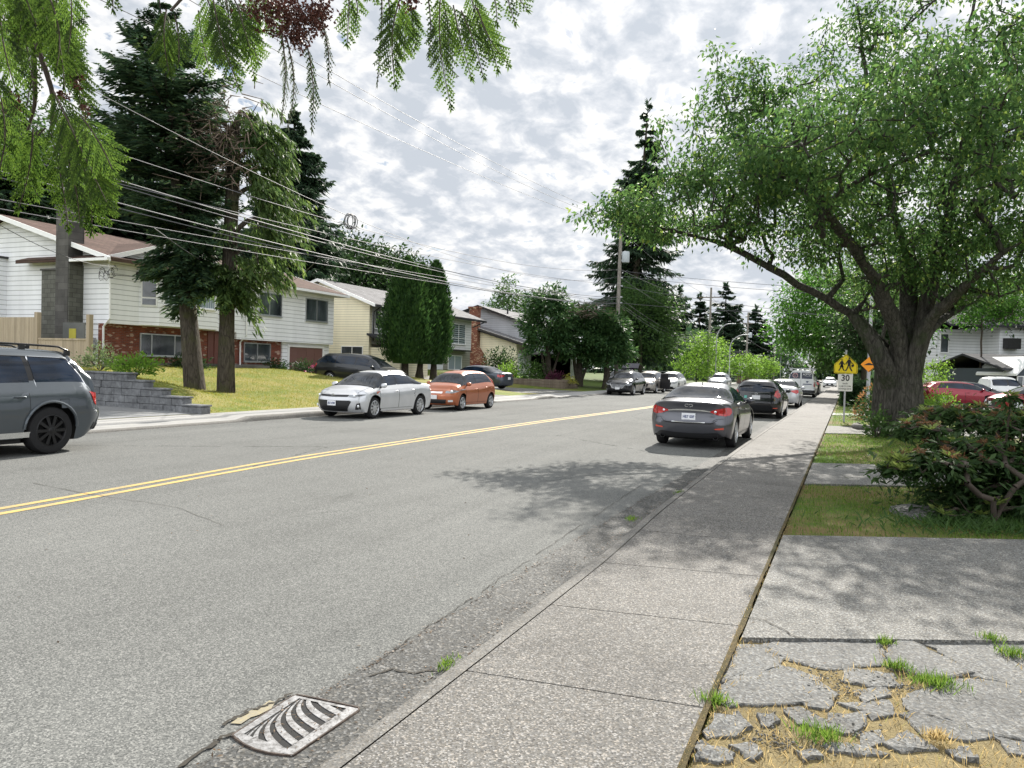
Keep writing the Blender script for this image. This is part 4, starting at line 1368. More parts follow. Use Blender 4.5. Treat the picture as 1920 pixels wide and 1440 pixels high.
def m_blind():
    m, t = newmat('slatted_blind_glass')
    fr = t.math('FRACT', t.math('DIVIDE', t.sep(t.coord())[2], .17))
    t.bsdf(t.ramp(fr, [(.0, (.03, .05, .055)), (.45, (.03, .05, .055)), (.5, (.36, .41, .42)), (.95, (.36, .41, .42))]), .15, spec=.8)
    return m
M_blind = m_blind()

class House:
    def __init__(s, name, label, loc, cat='house', rz=0.0, group=None):
        s.loc = np.array(loc, float)
        s.rz = rz
        s.e = empty(name, label, cat, loc, R(rz), group)
    def put(s, mb, name, mat, par=None, smooth=None, bevel=0):
        if s.rz == 0:
            mb.v = [(p[0]-s.loc[0], p[1]-s.loc[1], p[2]-s.loc[2]) for p in mb.v]
        return mb.build(name, mat, par or s.e, smooth, bevel)
    def each(s, mb, name, mat, par=None):
        """every primitive collected in mb becomes a part of its own"""
        cuts = mb.cuts+[(len(mb.v), len(mb.f))]
        for (v0, f0), (v1, f1) in zip(cuts[:-1], cuts[1:]):
            q = MB(); q.add(mb.v[v0:v1], [tuple(i-v0 for i in f) for f in mb.f[f0:f1]])
            s.put(q, name, mat, par)
    def box(s, name, mat, *b, par=None, bevel=0):
        mb = MB(); mb.box(*b)
        return s.put(mb, name, mat, par, None, bevel)
    def win(s, ax, p, a0, a1, z0, z1, posts=(), fm=None, gm=None, sg=1, rails=(), sill=True, fw=.05, d=.06):
        """window in a wall facing sg along ax ('x' or 'y') at plane p"""
        fm = fm or M_trimw; gm = gm or M_win
        def bx(mb, u0, u1, w0, w1, d0, d1):
            lo, hi = sorted((p+sg*d0, p+sg*d1))
            if ax == 'x': mb.box(lo, hi, u0, u1, w0, w1)
            else: mb.box(u0, u1, lo, hi, w0, w1)
        mb = MB()
        bx(mb, a0-fw, a0, z0-fw, z1+fw, -.01, d); bx(mb, a1, a1+fw, z0-fw, z1+fw, -.01, d)
        bx(mb, a0, a1, z1, z1+fw, -.01, d); bx(mb, a0, a1, z0-fw, z0, -.01, d)
        for q in posts: bx(mb, q-.025, q+.025, z0, z1, -.01, d-.012)
        ed = [a0]+list(posts)+[a1]
        for q in rails: bx(mb, a0+.001, a1-.001, q-.02, q+.02, -.01, d-.016)
        f = s.put(mb, 'window', fm)
        mb = MB(); bx(mb, a0+.002, a1-.002, z0+.002, z1-.002, -.005, .018)
        s.put(mb, 'pane', gm, f)
        if sill:
            mb = MB(); bx(mb, a0-fw-.03, a1+fw+.03, z0-fw-.045, z0-fw-.002, -.01, d+.05)
            s.put(mb, 'sill', fm, f)
        return f
    def gable_y(s, name, mat, xr, zr, xe0, ze0, xe1, ze1, y0, y1, th=.16, par=None):
        """roof with its ridge along Y: two slopes from the ridge to the eaves"""
        mb = MB()
        mb.prism([(xe0, ze0), (xr, zr), (xe1, ze1), (xe1, ze1+th), (xr, zr+th), (xe0, ze0+th)], 'y', y0, y1)
        return s.put(mb, name, mat, par)
    def gable_x(s, name, mat, yr, zr, ye0, ze0, ye1, ze1, x0, x1, th=.16, par=None):
        mb = MB()
        mb.prism([(ye0, ze0), (yr, zr), (ye1, ze1), (ye1, ze1+th), (yr, zr+th), (ye0, ze0+th)], 'x', x0, x1)
        return s.put(mb, name, mat, par)

# ---------------------------------------------------------------- white split-level house
h = House('house', 'white split-level house with red brick base and grey chimney behind the two big conifers', (-30, 23.7, 1.0))
mb = MB()
mb.box(-43, -29.6, 23.7, 31.3, 3.1, 5.85)
mb.box(-43, -29.603, 31.302, 39.6, 2.75, 5.85)
mb.box(-43, -30.3, 23.75, 39.55, .4, 3.1)
mb.prism([(-29.6, 5.85), (-36.6, 7.95), (-43, 5.85)], 'y', 23.7, 23.9)
mb.prism([(-29.6, 5.85), (-36.6, 7.95), (-43, 5.85)], 'y', 39.4, 39.6)
mb.prism([(23.72, 5.85), (30.55, 5.85), (27.1, 6.95)], 'x', -29.9, -29.6)
mb.box(-30.0, -29.9, 35.25, 39.58, .4, 2.75)
h.put(mb, 'wall', M_sidw)
mb = MB()
mb.box(-30.3, -30.0, 23.7, 35.25, .4, 3.1)
h.put(mb, 'brick_wall', M_brick)
h.box('plinth', M_kerb, -30.2, -29.94, 23.75, 35.2, .4, 1.42)
mb = MB(); mb.box(-43.02, -29.58, 23.68, 23.70, 3.02, 3.10)
rf = h.gable_y('roof', M_roofb, -36.6, 8.0, -28.95, 5.74, -44, 5.74, 23.15, 40.2)
h.gable_x('gable_roof', M_roofb, 27.1, 7.05, 23.1, 5.76, 31.1, 5.76, -35, -29.2, par=rf)
mb = MB()      # white barge boards and gutters
for y in (23.12, 40.17):
    mb.prism([(-28.93, 5.70), (-36.6, 7.96), (-36.6, 8.17), (-28.93, 5.91)], 'y', y, y+.05)
    mb.prism([(-44.0, 5.70), (-36.6, 7.96), (-36.6, 8.17), (-44.0, 5.91)], 'y', y, y+.05)
mb.prism([(23.08, 5.72), (27.1, 7.01), (27.1, 7.22), (23.08, 5.93)], 'x', -29.2, -29.14)
mb.prism([(31.12, 5.72), (27.1, 7.01), (27.1, 7.22), (31.12, 5.93)], 'x', -29.2, -29.14)
h.each(mb, 'barge_board', M_trimw)
mb = MB(); mb.box(-28.95, -28.82, 31.2, 40.2, 5.72, 5.86); mb.box(-31.28, -28.9, 22.98, 23.1, 5.74, 5.86)
h.each(mb, 'gutter', M_trimw)
mb = MB(); mb.box(-29.6, -28.96, 31.2, 40.1, 5.70, 5.735)
h.put(mb, 'soffit', M_soffit)
mb = MB()
mb.tube([(-29.5, 23.55, 5.8), (-29.52, 23.62, 5.4), (-29.52, 23.64, 3.3), (-29.9, 23.64, 2.95), (-29.9, 23.64, 1.1)], .045, 8)
h.put(mb, 'downspout', M_trimw)
mb = MB()
mb.tube([(-29.5, 31.9, 5.7), (-29.52, 31.95, 3.0), (-29.9, 31.9, 2.6), (-29.9, 31.92, 1.1)], .045, 8)
h.put(mb, 'downspout', M_trimw)
# chimney with a lower shoulder
mb = MB()
mb.box(-32.15, -31.35, 23.0, 23.7, .8, 8.15); mb.box(-32.2, -31.3, 22.95, 23.85, 8.15, 8.25)
mb.box(-32.1, -31.4, 23.7, 23.8, 6, 8.15)
ch = h.put(mb, 'chimney', M_stucco, rf)
h.box('chimney_shoulder', M_block, -33.2, -32.152, 23.1, 23.7, .8, 5.4, par=ch)
h.box('chimney_cap', M_stucco, -33.26, -32.152, 23.05, 23.75, 5.4, 5.48, par=ch)
h.box('chimney_side', M_block, -31.35, -31.28, 23.02, 23.7, .8, 5.65, par=ch)
# bump-out on the side wall
h.box('side_bay', M_sidw, -39.2, -36.5, 23.0, 23.7, 1.6, 6.1)
h.box('side_bay_roof', M_trimb, -39.3, -36.4, 22.9, 23.7, 6.1, 6.2)
# bay window
mb = MB(); mb.prism([(-29.6, 25.2), (-28.95, 25.75), (-28.95, 29.3), (-29.6, 29.85)], 'z', 3.12, 5.35)
by = h.put(mb, 'bay', M_sidw)
mb = MB(); mb.prism([(-29.6, 25.0), (-28.8, 25.65), (-28.8, 29.4), (-29.6, 30.0)], 'z', 5.35, 5.47)
mb.add([(-29.6, 25.0, 5.47), (-28.8, 25.65, 5.47), (-28.8, 29.4, 5.47), (-29.6, 30.0, 5.47), (-29.6, 26.0, 5.78), (-29.6, 29.0, 5.78)], [(0, 1, 4), (1, 2, 5, 4), (2, 3, 5)])
h.put(mb, 'bay_roof', M_roofd, by)
h.win('x', -28.95, 26.0, 29.05, 4.15, 5.15, (27.0, 28.0), gm=M_curt)
# slanted pane of the bay
u = np.array([.65, .55, 0]); u /= np.linalg.norm(u); nrm = np.array([u[1], -u[0], 0])
cc = np.array([-29.275, 25.475, 4.62])
mb = MB(); mb.obox(cc, (u, nrm, (0, 0, 1)), .34, .05, .62)
f = h.put(mb, 'window', M_trimw)
mb = MB(); mb.obox(cc+nrm*.02+np.array([0, 0, .18]), (u, nrm, (0, 0, 1)), .28, .05, .40); mb.obox(cc+nrm*.02+np.array([0, 0, -.43]), (u, nrm, (0, 0, 1)), .28, .05, .14)
h.put(mb, 'pane', M_win, f)
h.win('x', -30.0, 25.65, 28.2, 1.78, 2.72, (26.25, 27.6), fm=M_alloy)
h.win('x', -30.0, 32.3, 34.3, 1.62, 2.55, (33.3,), fm=M_alloy)
h.win('x', -29.6, 32.95, 34.7, 4.2, 5.38, (33.75,), fm=M_alloy)
h.win('x', -29.6, 36.9, 38.9, 4.15, 5.38, (37.9,), fm=M_alloy)
h.box('entry_recess', M_door, -30.2, -29.96, 29.7, 31.25, 1.42, 3.09)
d = h.box('entry_door', M_door, -29.99, -29.92, 30.1, 31.1, 1.42, 3.0)
h.box('front_step', M_kerb, -29.95, -28.3, 29.6, 32.4, .9, 1.38)
text_mesh('2276', .26, 'house_number', M_trimb, h.e, np.array([-29.59, 29.55, 3.26])-h.loc+np.array([0, 0, 0]), (0, 1, 0), (0, 0, 1), .004)
# garage door with panels
mb = MB()
for i in range(4):
    for k in range(4):
        y0 = 35.85+k*.76; z0 = .62+i*.46
        mb.box(-29.9, -29.87, y0, y0+.72, z0, z0+.42)
mb.box(-29.92, -29.885, 35.8, 38.9, .5, 2.48)
h.put(mb, 'garage_door', M_garage)
mb = MB(); mb.box(-29.9, -29.82, 35.7, 35.8, .5, 2.6); mb.box(-29.9, -29.82, 38.9, 39.0, .5, 2.6); mb.box(-29.9, -29.82, 35.8, 38.9, 2.5, 2.6)
h.put(mb, 'garage_frame', M_trimw)
mb = MB()
for x, z in ((-31.6, 2.3), (-31.0, 2.3), (-30.6, 2.25)): mb.box(x-.16, x+.16, 23.52, 23.7, z-.25, z+.2)
h.each(mb, 'meter_box', M_sidg)
mb = MB(); r_ = random.Random(3)
for k in range(7):
    c0 = np.array([-29.6+r_.uniform(-.4, .6), 23.4+r_.uniform(-.1, .1), 5.2+r_.uniform(-.25, .2)])
    mb.tube([c0+np.array([.22*math.cos(a)*r_.uniform(.6, 1), .02*k, .25*math.sin(a)*r_.uniform(.6, 1)]) for a in np.linspace(0, 2*PI*r_.uniform(.6, 1), 12)], .012, 4)
mb.tube([(-29.6, 23.4, 5.3), (-29.5, 23.5, 5.2), (-29.4, 24.8, 5.25), (-28.8, 25.5, 5.28)], .014, 4)
h.put(mb, 'cable_tangle', M_trimb)
mb = MB(); mb.tube([(-29.0, 35.3, 1.65), (-28.0, 35.35, 1.1)], .025, 6); mb.tube([(-28.0, 35.35, 1.1), (-28.0, 35.35, .6)], .025, 6); mb.tube([(-29.0, 35.3, 1.65), (-29.0, 35.3, .7)], .025, 6)
h.put(mb, 'handrail', M_trimb)

# ---------------------------------------------------------------- cream house
h = House('house', 'cream sided house with grey roof behind the clipped cedar columns', (-30, 44.1, .9))
mb = MB(); mb.box(-38.5, -30.0, 44.1, 44.4, .3, 5.65); mb.prism([(-30, 5.65), (-34.1, 7.25), (-38.5, 5.65)], 'y', 44.1, 44.4)
h.put(mb, 'side_wall', M_sidc)
mb = MB(); mb.box(-38.4, -30.02, 44.4, 59.6, 3.0, 5.6)
h.put(mb, 'wall', M_sidw2)
mb = MB(); mb.box(-38.4, -30.06, 44.42, 59.55, .3, 3.0)
h.put(mb, 'lower_wall', M_sido)
rf = h.gable_y('roof', M_roofg, -34.1, 7.3, -29.3, 5.50, -39.2, 5.50, 43.7, 60.9)
mb = MB()
mb.prism([(-29.28, 5.46), (-34.1, 7.27), (-34.1, 7.47), (-29.28, 5.67)], 'y', 43.64, 43.70)
mb.prism([(-39.2, 5.46), (-34.1, 7.27), (-34.1, 7.47), (-39.2, 5.67)], 'y', 43.64, 43.70)
h.each(mb, 'barge_board', M_trimw)
mb = MB(); mb.box(-29.3, -29.18, 43.7, 60.9, 5.46, 5.60)
mb.tube([(-29.24, 44.3, 5.5), (-29.9, 44.5, 5.2), (-29.93, 44.5, 3.2)], .05, 8)
mb.tube([(-29.24, 60.6, 5.5), (-29.6, 60.0, 5.2), (-29.9, 59.6, 5.0)], .05, 8)
h.each(mb, 'gutter', M_trimb)
h.win('x', -30.02, 44.75, 46.5, 4.1, 5.3, (45.6,))
h.win('x', -30.02, 54.9, 58.4, 3.5, 5.1, (56.05, 57.2), gm=M_blind, rails=(3.95,))
h.win('x', -30.06, 55.6, 57.9, 1.35, 2.45, (56.7,), gm=M_curt)
h.box('window_hood', M_trimb, -30.06, -29.4, 55.0, 58.6, 2.86, 2.95)
h.win('y', 44.1, -32.2, -30.5, 1.7, 2.75, (-31.35,), sg=-1)
# entry wing with dark roof
mb = MB(); mb.box(-30.0, -27.6, 44.3, 48.0, .3, 2.75)
wg = h.put(mb, 'entry_wing', M_sidc)
mb = MB(); mb.add([(-30.0, 43.8, 3.55), (-27.1, 43.8, 2.70), (-27.1, 48.5, 2.70), (-30.0, 48.5, 3.55), (-30.0, 43.8, 3.7), (-27.1, 43.8, 2.85), (-27.1, 48.5, 2.85), (-30.0, 48.5, 3.7)],
                  [(0, 1, 2, 3), (4, 7, 6, 5), (0, 4, 5, 1), (1, 5, 6, 2), (2, 6, 7, 3), (3, 7, 4, 0)])
h.put(mb, 'wing_roof', M_roofd, wg)
mb = MB(); mb.tube([(-27.1, 43.85, 2.75), (-27.35, 44.2, 2.4), (-27.45, 44.25, .8)], .05, 8)
h.put(mb, 'downspout', M_trimb)
mb = MB(); mb.box(-30.06, -29.98, 48.3, 54.6, .4, 2.75)
for k in range(4): mb.box(-29.98, -29.96, 48.4, 54.5, .5+k*.56, .98+k*.56)
h.put(mb, 'garage_door', M_gdw)
mb = MB(); mb.box(-33.1, -32.0, 56.4, 57.4, 6.2, 7.95); mb.box(-33.15, -31.95, 56.35, 57.45, 7.95, 8.05)
ch = h.put(mb, 'chimney', M_trimb, rf)
mb = MB()
for k in range(9):
    a = k*.7; mb.tube([(-32.5, 56.9, 8.0), (-32.5+.35*math.cos(a), 56.9+.35*math.sin(a), 8.3+.05*k)], [.03, .07], 5)
h.put(mb, 'chimney_weeds', leafmat('weed_leaf', (.03, .05, .02), (.05, .08, .03)), ch)
mb = MB(); mb.tube([(-31.5, 48.9, 6.6), (-31.5, 48.9, 7.3)], .08, 8); h.put(mb, 'vent_pipe', M_sidg, rf)

# ---------------------------------------------------------------- grey house with brick chimney
h = House('house', 'grey gabled house with rust brick chimney and lower lean-to roof', (-31, 66, .8))
mb = MB(); mb.box(-39, -28.0, 68.5, 82, .3, 5.7); mb.prism([(-28.0, 5.7), (-33.6, 7.45), (-39.0, 5.7)], 'y', 68.5, 68.8)
h.put(mb, 'wall', M_sidg)
rf = h.gable_y('roof', M_roofg, -33.6, 7.5, -27.4, 5.45, -39.8, 5.45, 68.0, 82.5)
mb = MB()
mb.prism([(-27.38, 5.40), (-33.6, 7.46), (-33.6, 7.68), (-27.38, 5.62)], 'y', 67.93, 68.0)
mb.prism([(-39.8, 5.40), (-33.6, 7.46), (-33.6, 7.68), (-39.8, 5.62)], 'y', 67.93, 68.0)
h.each(mb, 'barge_board', M_trimb)
mb = MB(); mb.box(-36, -28.3, 65.6, 68.5, .3, 3.8); mb.prism([(-28.3, 3.8), (-36, 3.8), (-36, 5.4), (-33.9, 5.4)], 'y', 65.6, 65.8)
h.put(mb, 'lean_to', M_sidc)
mb = MB(); mb.prism([(-26.9, 3.55), (-34.4, 5.75), (-36.5, 5.2), (-36.5, 5.35), (-34.4, 5.92), (-26.9, 3.72)], 'y', 65.1, 68.5)
h.put(mb, 'lean_to_roof', M_roofg)
mb = MB(); mb.prism([(-26.88, 3.50), (-34.4, 5.72), (-34.4, 5.95), (-26.88, 3.74)], 'y', 65.03, 65.1); h.each(mb, 'barge_board', M_trimb)
mb = MB(); mb.box(-28.3, -28.0, 66, 80, .3, 2.9)
h.put(mb, 'garage_wall', M_sidg)
h.box('porch_roof', M_roofg, -28.3, -26.4, 66.2, 80, 2.9, 3.1)
mb = MB(); mb.prism([(-33.9, .5), (-31.3, .5), (-31.3, 2.3), (-32.1, 3.5), (-32.1, 7.1), (-32.95, 7.1), (-32.95, 3.5), (-33.9, 2.3)], 'y', 64.9, 65.6)
mb.box(-33.05, -32.0, 64.8, 65.7, 7.1, 7.25)
h.put(mb, 'chimney', M_brick2)
h.win('x', -28.0, 71.6, 73.3, 4.6, 5.4, (72.45,))
h.win('x', -28.0, 76.5, 78.2, 4.6, 5.4, (77.35,))
mb = MB(); mb.tube([(-31.5, 70.5, 6.6), (-31.5, 70.5, 7.5)], .09, 8); h.put(mb, 'vent_pipe', M_trimb, rf)

# ---------------------------------------------------------------- right-hand houses (askew lots)
h = House('house', 'white two-storey house with dark box window, seen to the right of the big trunk', (7.5, 81.8, .1), rz=26)
h.e.scale = (1.2, 1.2, 1.2)
mb = MB(); mb.box(0, 3.6, 0, 9, 0, 5.2); mb.box(3.62, 9, -1.4, 9, 0, 2.6); mb.box(3.62, 9.6, -2.0, 9, 2.6, 5.4)
h.put(mb, 'wall', M_sidw)
mb = MB(); mb.prism([(-2.6, 5.3), (2.5, 7.6), (9.6, 5.0), (9.6, 5.15), (2.5, 7.8), (-2.6, 5.45)], 'x', -.6, 10.2)
h.put(mb, 'roof', M_roofd)
h.box('box_window', M_trimb, 3.9, 4.9, -2.6, -2.0, 3.7, 4.5)
h.box('porch_wall', M_sidc, 4.4, 7.4, -1.46, -1.4, .1, 2.5)
h.box('drain_pipe', M_trimb, 5.1, 5.25, -2.1, -1.98, .1, 3.2)
h.win('y', 0, .3, .9, 3.4, 4.8, sg=-1)
h.win('y', 0, 1.4, 2.4, .9, 2.0, sg=-1)
h.win('y', -2.0, 5.7, 6.5, 3.5, 4.8, sg=-1)
h.win('y', -2.0, 7.5, 8.6, 3.5, 4.8, (8.05,), sg=-1)
h.box('purple_door', plain('purple_door', (.10, .03, .22), .5), 3.66, 4.3, -1.48, -1.4, .1, 2.0)
h = House('house', 'dark blue-grey house with pointed porch gable and white framed door at the right edge', (10.6, 67.3, .1), rz=26)
M_slateg = plain('slate_render', (.055, .07, .085), .7)
mb = MB(); mb.box(0, 16, 0, 8, 0, 2.5)
h.put(mb, 'wall', M_slateg)
mb = MB(); mb.prism([(-.8, 2.35), (4, 3.5), (9, 2.35), (9, 2.5), (4, 3.66), (-.8, 2.5)], 'x', -.6, 16.5)
h.put(mb, 'roof', M_roofd)
mb = MB(); mb.prism([(-.1, 1.95), (1.1, 3.2), (2.3, 1.95), (2.3, 2.12), (1.1, 3.4), (-.1, 2.12)], 'y', -1.6, 3)
h.put(mb, 'porch_gable', M_trimw)
mb = MB(); mb.prism([(.1, 1.98), (1.1, 3.1), (2.1, 1.98)], 'y', -1.3, -1.2); mb.box(.1, 2.1, -1.3, 0, 0, .9)
h.put(mb, 'porch_front', M_slateg)
h.win('y', -1.3, .2, 2.0, .95, 1.9, (.6, 1.1, 1.6), sg=-1)
mb = MB(); mb.box(2.7, 4.4, -.12, 0, 0, 2.4)
f = h.put(mb, 'door_frame', M_trimw); h.box('entry_door', M_slateg, 3.0, 4.1, -.17, -.12, 0, 2.1)
h.win('y', 0, 9.0, 12.0, .9, 2.1, (10.5,), sg=-1)

# ---------------------------------------------------------------- fences and garden walls on the left
def m_wood(name, c1, c2):
    m, t = newmat(name)
    co = t.coord()
    n = t.noise(t.mapping(co, scale=(6, 6, .5)), 3, 5, .65)
    k = t.sep(t.voro(t.mapping(co, scale=(7, 7, .01)), 1.0, 'Color'))[0]
    col = t.mix(n, c1, c2)
    col = t.mix(1.0, col, t.ramp(k, [(0, .8), (1, 1.1)]), 'MULTIPLY')
    t.bsdf(col, .8, spec=.2, bump=n, bstr=.2)
    return m
M_cedar = m_wood('cedar_boards', (.33, .26, .18), (.52, .44, .33))
M_timber = m_wood('old_timber', (.12, .09, .065), (.22, .18, .14))
fe_ = empty('wooden_fence', 'tan cedar board fence with tall posts beside the grey chimney', 'fence', (-27, 20, 1))
L0 = np.array([-27, 20, 1.])
mb = MB(); y = 20.6
for k in range(56):
    x = -38+k*.145
    if x > -29.9: break
    mb.box(x, x+.135, y, y+.02, 1.2-.0, 3.15)
mb.box(-38, -30.0, y+.02, y+.06, 1.5, 1.6); mb.box(-38, -30.0, y+.02, y+.06, 2.8, 2.9)
mb.v = [tuple(np.array(p)-L0) for p in mb.v]
mb.build('board_panel', M_cedar, fe_)
mb = MB()
for k in range(20):
    x = -29.75+k*.145
    mb.box(x, x+.135, y, y+.02, 1.1, 2.25)
mb.box(-29.75, -26.9, y-.03, y+.05, 2.25, 2.32)
mb.v = [tuple(np.array(p)-L0) for p in mb.v]
mb.build('board_panel', M_cedar, fe_)
for x, zt in ((-29.85, 3.35), (-26.85, 3.25)):
    mb = MB(); mb.box(x-.09, x+.09, y-.06, y+.12, .6, zt)
    mb.v = [tuple(np.array(p)-L0) for p in mb.v]
    mb.build('post', M_cedar, fe_, bevel=.01)
mb = MB(); mb.box(-29.7, -28.4, y+1.0, y+1.04, 1.2, 3.0)
mb.v = [tuple(np.array(p)-L0) for p in mb.v]
mb.build('grey_gate', plain('grey_gate', (.12, .125, .12), .8, var=.3, scale=3), fe_)
mb = MB(); mb.box(-29.3, -28.9, y+.98, y+1.0, 2.35, 2.75)
mb.v = [tuple(np.array(p)-L0) for p in mb.v]
mb.build('warning_sign', plain('sign_yellow_old', (.42, .38, .05), .6), fe_)

# stepped retaining wall of split-face blocks, one course shorter than the other
m, t = newmat('split_face_block')
co = t.coord()
n1 = t.noise(co, 9, 6, .7); n2 = t.noise(co, 1.8, 3)
t.bsdf(t.mix(1.0, t.ramp(n1, [(.3, (.10, .104, .11)), (.7, (.23, .235, .24))]), t.ramp(n2, [(.35, .75), (.65, 1.15)]), 'MULTIPLY'), .9, spec=.2, bump=n1, bstr=.8, bdist=.03)
M_splitf = m
rw = empty('retaining_wall', 'stepped grey block wall between the driveway and the sloping lawn', 'garden wall', (-18, 16, .1))
ends = [-16.3, -17.0, -17.8, -18.5, -19.2]
r_ = random.Random(5)
for i, xe in enumerate(ends):
    mb = MB(); x = xe
    z0 = .14+.205*i
    j = 0
    while x > -23.5:
        wd = r_.uniform(.38, .52)
        o = r_.uniform(-.012, .012)
        mb.box(x-wd+.008, x, 15.95+o, 16.3, z0, z0+.197)
        x -= wd; j += 1
    mb.v = [tuple(np.array(p)-np.array([-18, 16, .1])) for p in mb.v]
    mb.build('block_course', M_splitf, rw, bevel=.012)
for i, xe in enumerate(ends):
    mb = MB(); nx = ends[i+1]-.02 if i < 4 else -23.5
    mb.box(nx, xe+.03, 15.92, 16.33, .14+.205*(i+1), .14+.205*(i+1)+.05)
    mb.v = [tuple(np.array(p)-np.array([-18, 16, .1])) for p in mb.v]
    mb.build('cap_stone', M_splitf, rw, bevel=.01)
tw = empty('timber_wall', 'low weathered timber retaining wall below the shrub bed', 'garden wall', (-20, 52, .1))
T0 = np.array([-20, 52, .1])
for i in range(4):
    mb = MB(); mb.box(-25.5, -18.0, 50.2, 50.38, .12+.19*i, .30+.19*i); mb.box(-18.2, -18.0, 50.38, 53.5-.4*i, .125+.19*i, .305+.19*i)
    mb.v = [tuple(np.array(p)-T0) for p in mb.v]
    mb.build('timber', M_timber, tw, bevel=.015)
# ================================================================ trees and plants
L_big = leafmat('cherry_leaf', (.024, .066, .020), (.066, .130, .034), .42, (.18, .25, .05), tval=2.4)
L_maple = leafmat('maple_leaf', (.026, .085, .012), (.060, .150, .022), .5)
L_dark = leafmat('dark_broad_leaf', (.014, .034, .012), (.030, .062, .018), .35)
L_lime = leafmat('lime_leaf', (.07, .15, .02), (.14, .25, .035), .5)
L_mid = leafmat('mid_green_leaf', (.030, .070, .018), (.060, .115, .03), .42)
L_spruce = leafmat('spruce_needles', (.016, .040, .024), (.044, .080, .036), .32, (.09, .13, .04))
L_hemlock = leafmat('hemlock_needles', (.030, .060, .020), (.070, .118, .032), .40, (.14, .19, .05))
L_fir = leafmat('far_fir_needles', (.018, .040, .024), (.044, .078, .038), .3)
L_thuja = leafmat('thuja_scale', (.014, .044, .012), (.045, .100, .022), .28)
L_cypress = leafmat('cypress_spray', (.020, .058, .020), (.058, .115, .034), .32)
L_rhodo = leafmat('rhododendron_leaf', (.018, .044, .014), (.052, .095, .028), .38, rough=.55, spec=.2)
L_young = leafmat('young_rhododendron_leaf', (.10, .15, .03), (.20, .25, .07), .45)
L_dead = leafmat('spent_flowers', (.11, .055, .028), (.21, .115, .055), .3)
L_purple = leafmat('purple_leaf', (.05, .012, .025), (.10, .025, .05), .3)
def m_bark(name, c1, c2, moss=None, sc=1.0):
    m, t = newmat(name)
    co = t.coord()
    mp = t.mapping(co, scale=(7*sc, 7*sc, 1.4*sc))
    n = t.noise(mp, 2.2, 6, .7, .4)
    v = t.voro(mp, 1.7, 'Distance', 'DISTANCE_TO_EDGE')
    col = t.ramp(n, [(.3, c1), (.7, c2)])
    col = t.mix(1.0, col, t.ramp(v, [(0, .62), (.10, 1.0)]), 'MULTIPLY')
    if moss:
        col = t.mix(t.ramp(t.noise(co, 1.3, 5, .7), [(.50, 0.0), (.64, .7)]), col, moss)
    t.bsdf(col, .95, spec=.15, bump=t.math('ADD', n, v), bstr=.9, bdist=.05)
    return m
M_bark = m_bark('cherry_bark', (.022, .021, .018), (.115, .108, .092), (.035, .052, .020))
M_bark2 = m_bark('conifer_bark', (.030, .025, .020), (.115, .098, .078), (.07, .075, .03))
M_twig = plain('twig_bark', (.055, .042, .032), .9, var=.3)
M_deadtwig = plain('dead_twigs', (.19, .145, .11), .9, var=.3)

def rot_rand(n):
    """n random unit vectors"""
    v = NR.normal(size=(n, 3))
    return v/(np.linalg.norm(v, axis=1, keepdims=True)+1e-9)

def leaves(C, Dv, L, Wd, up=None, fold=.25):
    """folded diamond leaves: base C, direction Dv, length L, width Wd -> V, F (tri pairs as quads)"""
    C = np.asarray(C, float); n = len(C)
    Dv = Dv/(np.linalg.norm(Dv, axis=1, keepdims=True)+1e-9)
    if up is None: up = rot_rand(n)
    S = np.cross(Dv, up); S /= np.linalg.norm(S, axis=1, keepdims=True)+1e-9
    N = np.cross(S, Dv)
    L = np.broadcast_to(L, n)[:, None]; Wd = np.broadcast_to(Wd, n)[:, None]
    m = C+Dv*L*.45
    V = np.stack([C, m+S*Wd*.5+N*Wd*fold, C+Dv*L, m-S*Wd*.5+N*Wd*fold], 1).reshape(-1, 3)
    F = np.arange(4*n).reshape(n, 4)
    return V, F

def frusta(P0, P1, r0, r1, k=5):
    P0 = np.asarray(P0, float); P1 = np.asarray(P1, float)
    n = len(P0)
    d = P1-P0; d /= np.linalg.norm(d, axis=1, keepdims=True)+1e-9
    ref = np.where(np.abs(d[:, 2:3]) > .9, np.array([[1., 0, 0]]), np.array([[0, 0, 1.]]))
    u = np.cross(d, ref); u /= np.linalg.norm(u, axis=1, keepdims=True)+1e-9
    w = np.cross(d, u)
    a = np.linspace(0, 2*PI, k+1)[:-1]
    ring = u[:, None]*np.cos(a)[None, :, None]+w[:, None]*np.sin(a)[None, :, None]
    A = P0[:, None]+ring*np.asarray(r0)[:, None, None]
    B = P1[:, None]+ring*np.asarray(r1)[:, None, None]
    V = np.concatenate([A, B], 1).reshape(-1, 3)
    i = np.arange(n)[:, None]*2*k
    j = np.arange(k)[None]
    jn = (j+1) % k
    F = np.stack([i+j, i+jn, i+k+jn, i+k+j], -1).reshape(-1, 4)
    return V, F

